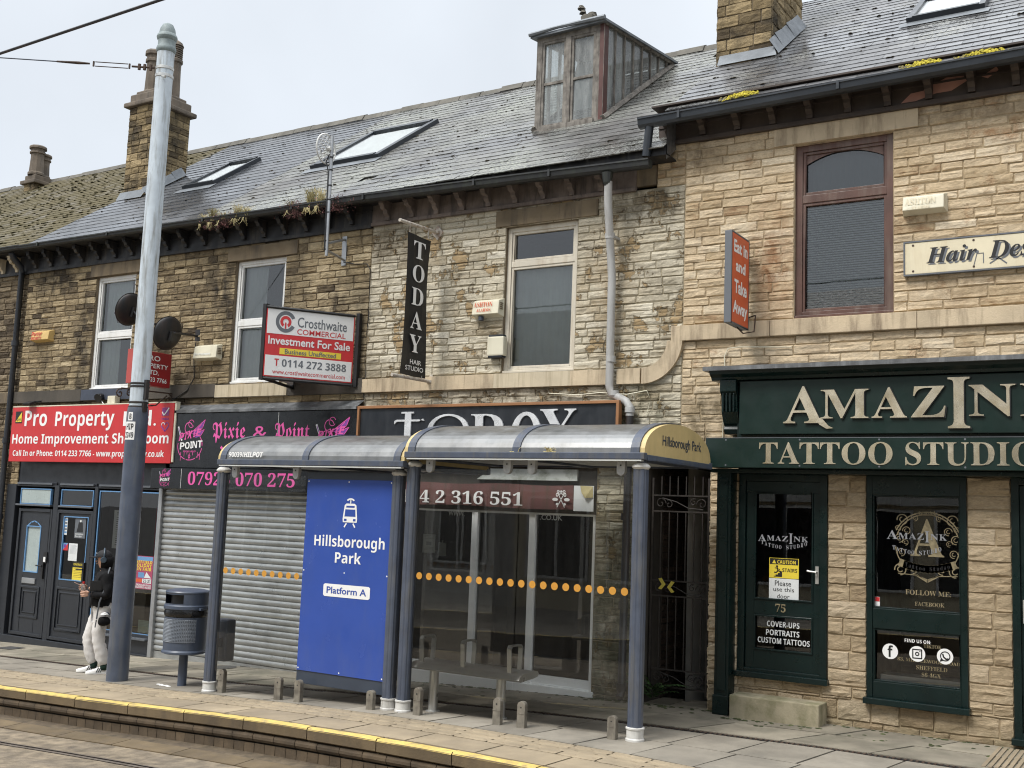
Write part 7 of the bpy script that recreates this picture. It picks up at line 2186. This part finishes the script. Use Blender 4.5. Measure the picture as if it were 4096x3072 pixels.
def shoe(x0, y):
    mb = MB(tfL)
    secs = [(0, .03, .07), (.02, .037, .085), (.07, .036, .1), (.12, .04, .085), (.17, .045, .062), (.22, .045, .05), (.255, .035, .04), (.275, .012, .03)]
    n_ = 9
    vs = []
    for d, w, h in secs:
        for i in range(n_):
            th = math.pi*i/(n_-1)
            vs.append((x0-d, y+w*math.cos(th), .018+(h-.018)*math.sin(th)**.7))
    fs = [(k_*n_+i, k_*n_+i+1, (k_+1)*n_+i+1, (k_+1)*n_+i) for k_ in range(len(secs)-1) for i in range(n_-1)]+[tuple(range(n_)), tuple(range(len(secs)*n_-1, (len(secs)-1)*n_-1, -1))]
    mb.add(vs, fs, 0)
    out = [(x0-d, y-w-.003) for d, w, h in secs]+[(x0-d, y+w+.003) for d, w, h in reversed(secs)]
    k_ = len(out)
    mb.add([(p[0], p[1], 0) for p in out]+[(p[0], p[1], .02) for p in out], [tuple(range(k_)), tuple(range(2*k_-1, k_-1, -1))]+[(i, i+k_, (i+1) % k_+k_, (i+1) % k_) for i in range(k_)], 0)
    for d in (.085, .11, .135):
        for sg in (-1, 1):
            mb.add([(x0-d, y+sg*.047, .022), (x0-d-.012, y+sg*.047, .022), (x0-d+.015, y+sg*.03, .085), (x0-d+.027, y+sg*.03, .085)], [(0, 1, 2, 3)], 1)
    mb.build('shoe', [M['shoe'], M['black']], t, smooth=.8)


shoe(.12, -.1); shoe(.0, .1)
mb = MB(tfL)
for x, y in ((.07, -.1), (-.06, .1)): mb.lathe([(.05, .05), (.048, .14)], (x, y, 0), 12)
mb.build('sock', M['sock'], t, smooth=True)
# held things
mb = MB(tfL); mb.v = []
mb.tf = lambda x, y, z: L2(-.33+x*.75-z*.3, .02+y, 1.16+x*-.35+z*.8); mb.box(-.075, .075, -.035, .035, 0, .009)
tag(mb.build('phone', M['phone_gold'], None, L2(-.33, .02, 1.16), bevel=.003), 'rose gold phone held up in the hand of the waiting person', 'phone')
t2 = thing('bottle', 'small bottle of red drink in the hand of the waiting person', 'bottle', L2(-.265, -.11, 1.0))
mb = MB(tfL); mb.lathe([(.03, 0), (.032, .02), (.03, .09), (.032, .1), (.03, .12), (.022, .15), (.012, .17), (.012, .18)], (-.265, -.11, 1.01), 16); mb.build('flask', M['clear'], t2, smooth=True)
mb = MB(tfL); mb.lathe([(.026, 0), (.029, .02), (.027, .08)], (-.265, -.11, 1.013), 14); mb.build('drink', M['drink'], t2, smooth=True)
mb = MB(tfL); mb.lathe([(.016, .175), (.016, .2)], (-.265, -.11, 1.01), 12); mb.build('bottle_cap', M['red_sign'], t2)
mb = MB(); mb.tf = lambda x, y, z: L2(-.1+x, -.2+y, 1.1+z); mb.box(-.085, .07, -.012, .012, 0, .13)
tag(mb.build('folder', M['black'], None, L2(-.1, -.2, 1.1), bevel=.005), 'flat black case tucked under the arm of the waiting person', 'case')
t2 = thing('shoulder_bag', 'small black shoulder bag hanging at the hip of the waiting person', 'bag', L2(.03, -.2, .65))
vs, fs = skin({'a': ((-.06, -.21, .68), .06), 'b': ((.03, -.22, .66), .07), 'c': ((.12, -.2, .69), .06), 'd': ((.03, -.22, .76), .05)}, [('a', 'b'), ('b', 'c'), ('b', 'd')])
mb = MB(); mb.add(vs, fs); mb.build('pouch', M['cloth_black'], t2, smooth=True)
mb = MB(tfL); mb.tube([(-.07, -.22, .73), (-.05, -.24, .95), (.01, -.24, 1.15), (.03, -.2, 1.33), (.05, -.1, 1.4)], .011, 5); mb.tube([(-.08, -.22, .62), (-.07, -.24, .72)], .008, 5); mb.build('strap', M['grey_print_dark'], t2)
mb = MB(tfL); mb.blob((.03, -.24, .79), .055, 0, .5, .6, 8); mb.blob((.05, -.23, .78), .05, 1, .5, .9, 8); mb.build('tissue', [M['white'], M['navy_band']], t2)
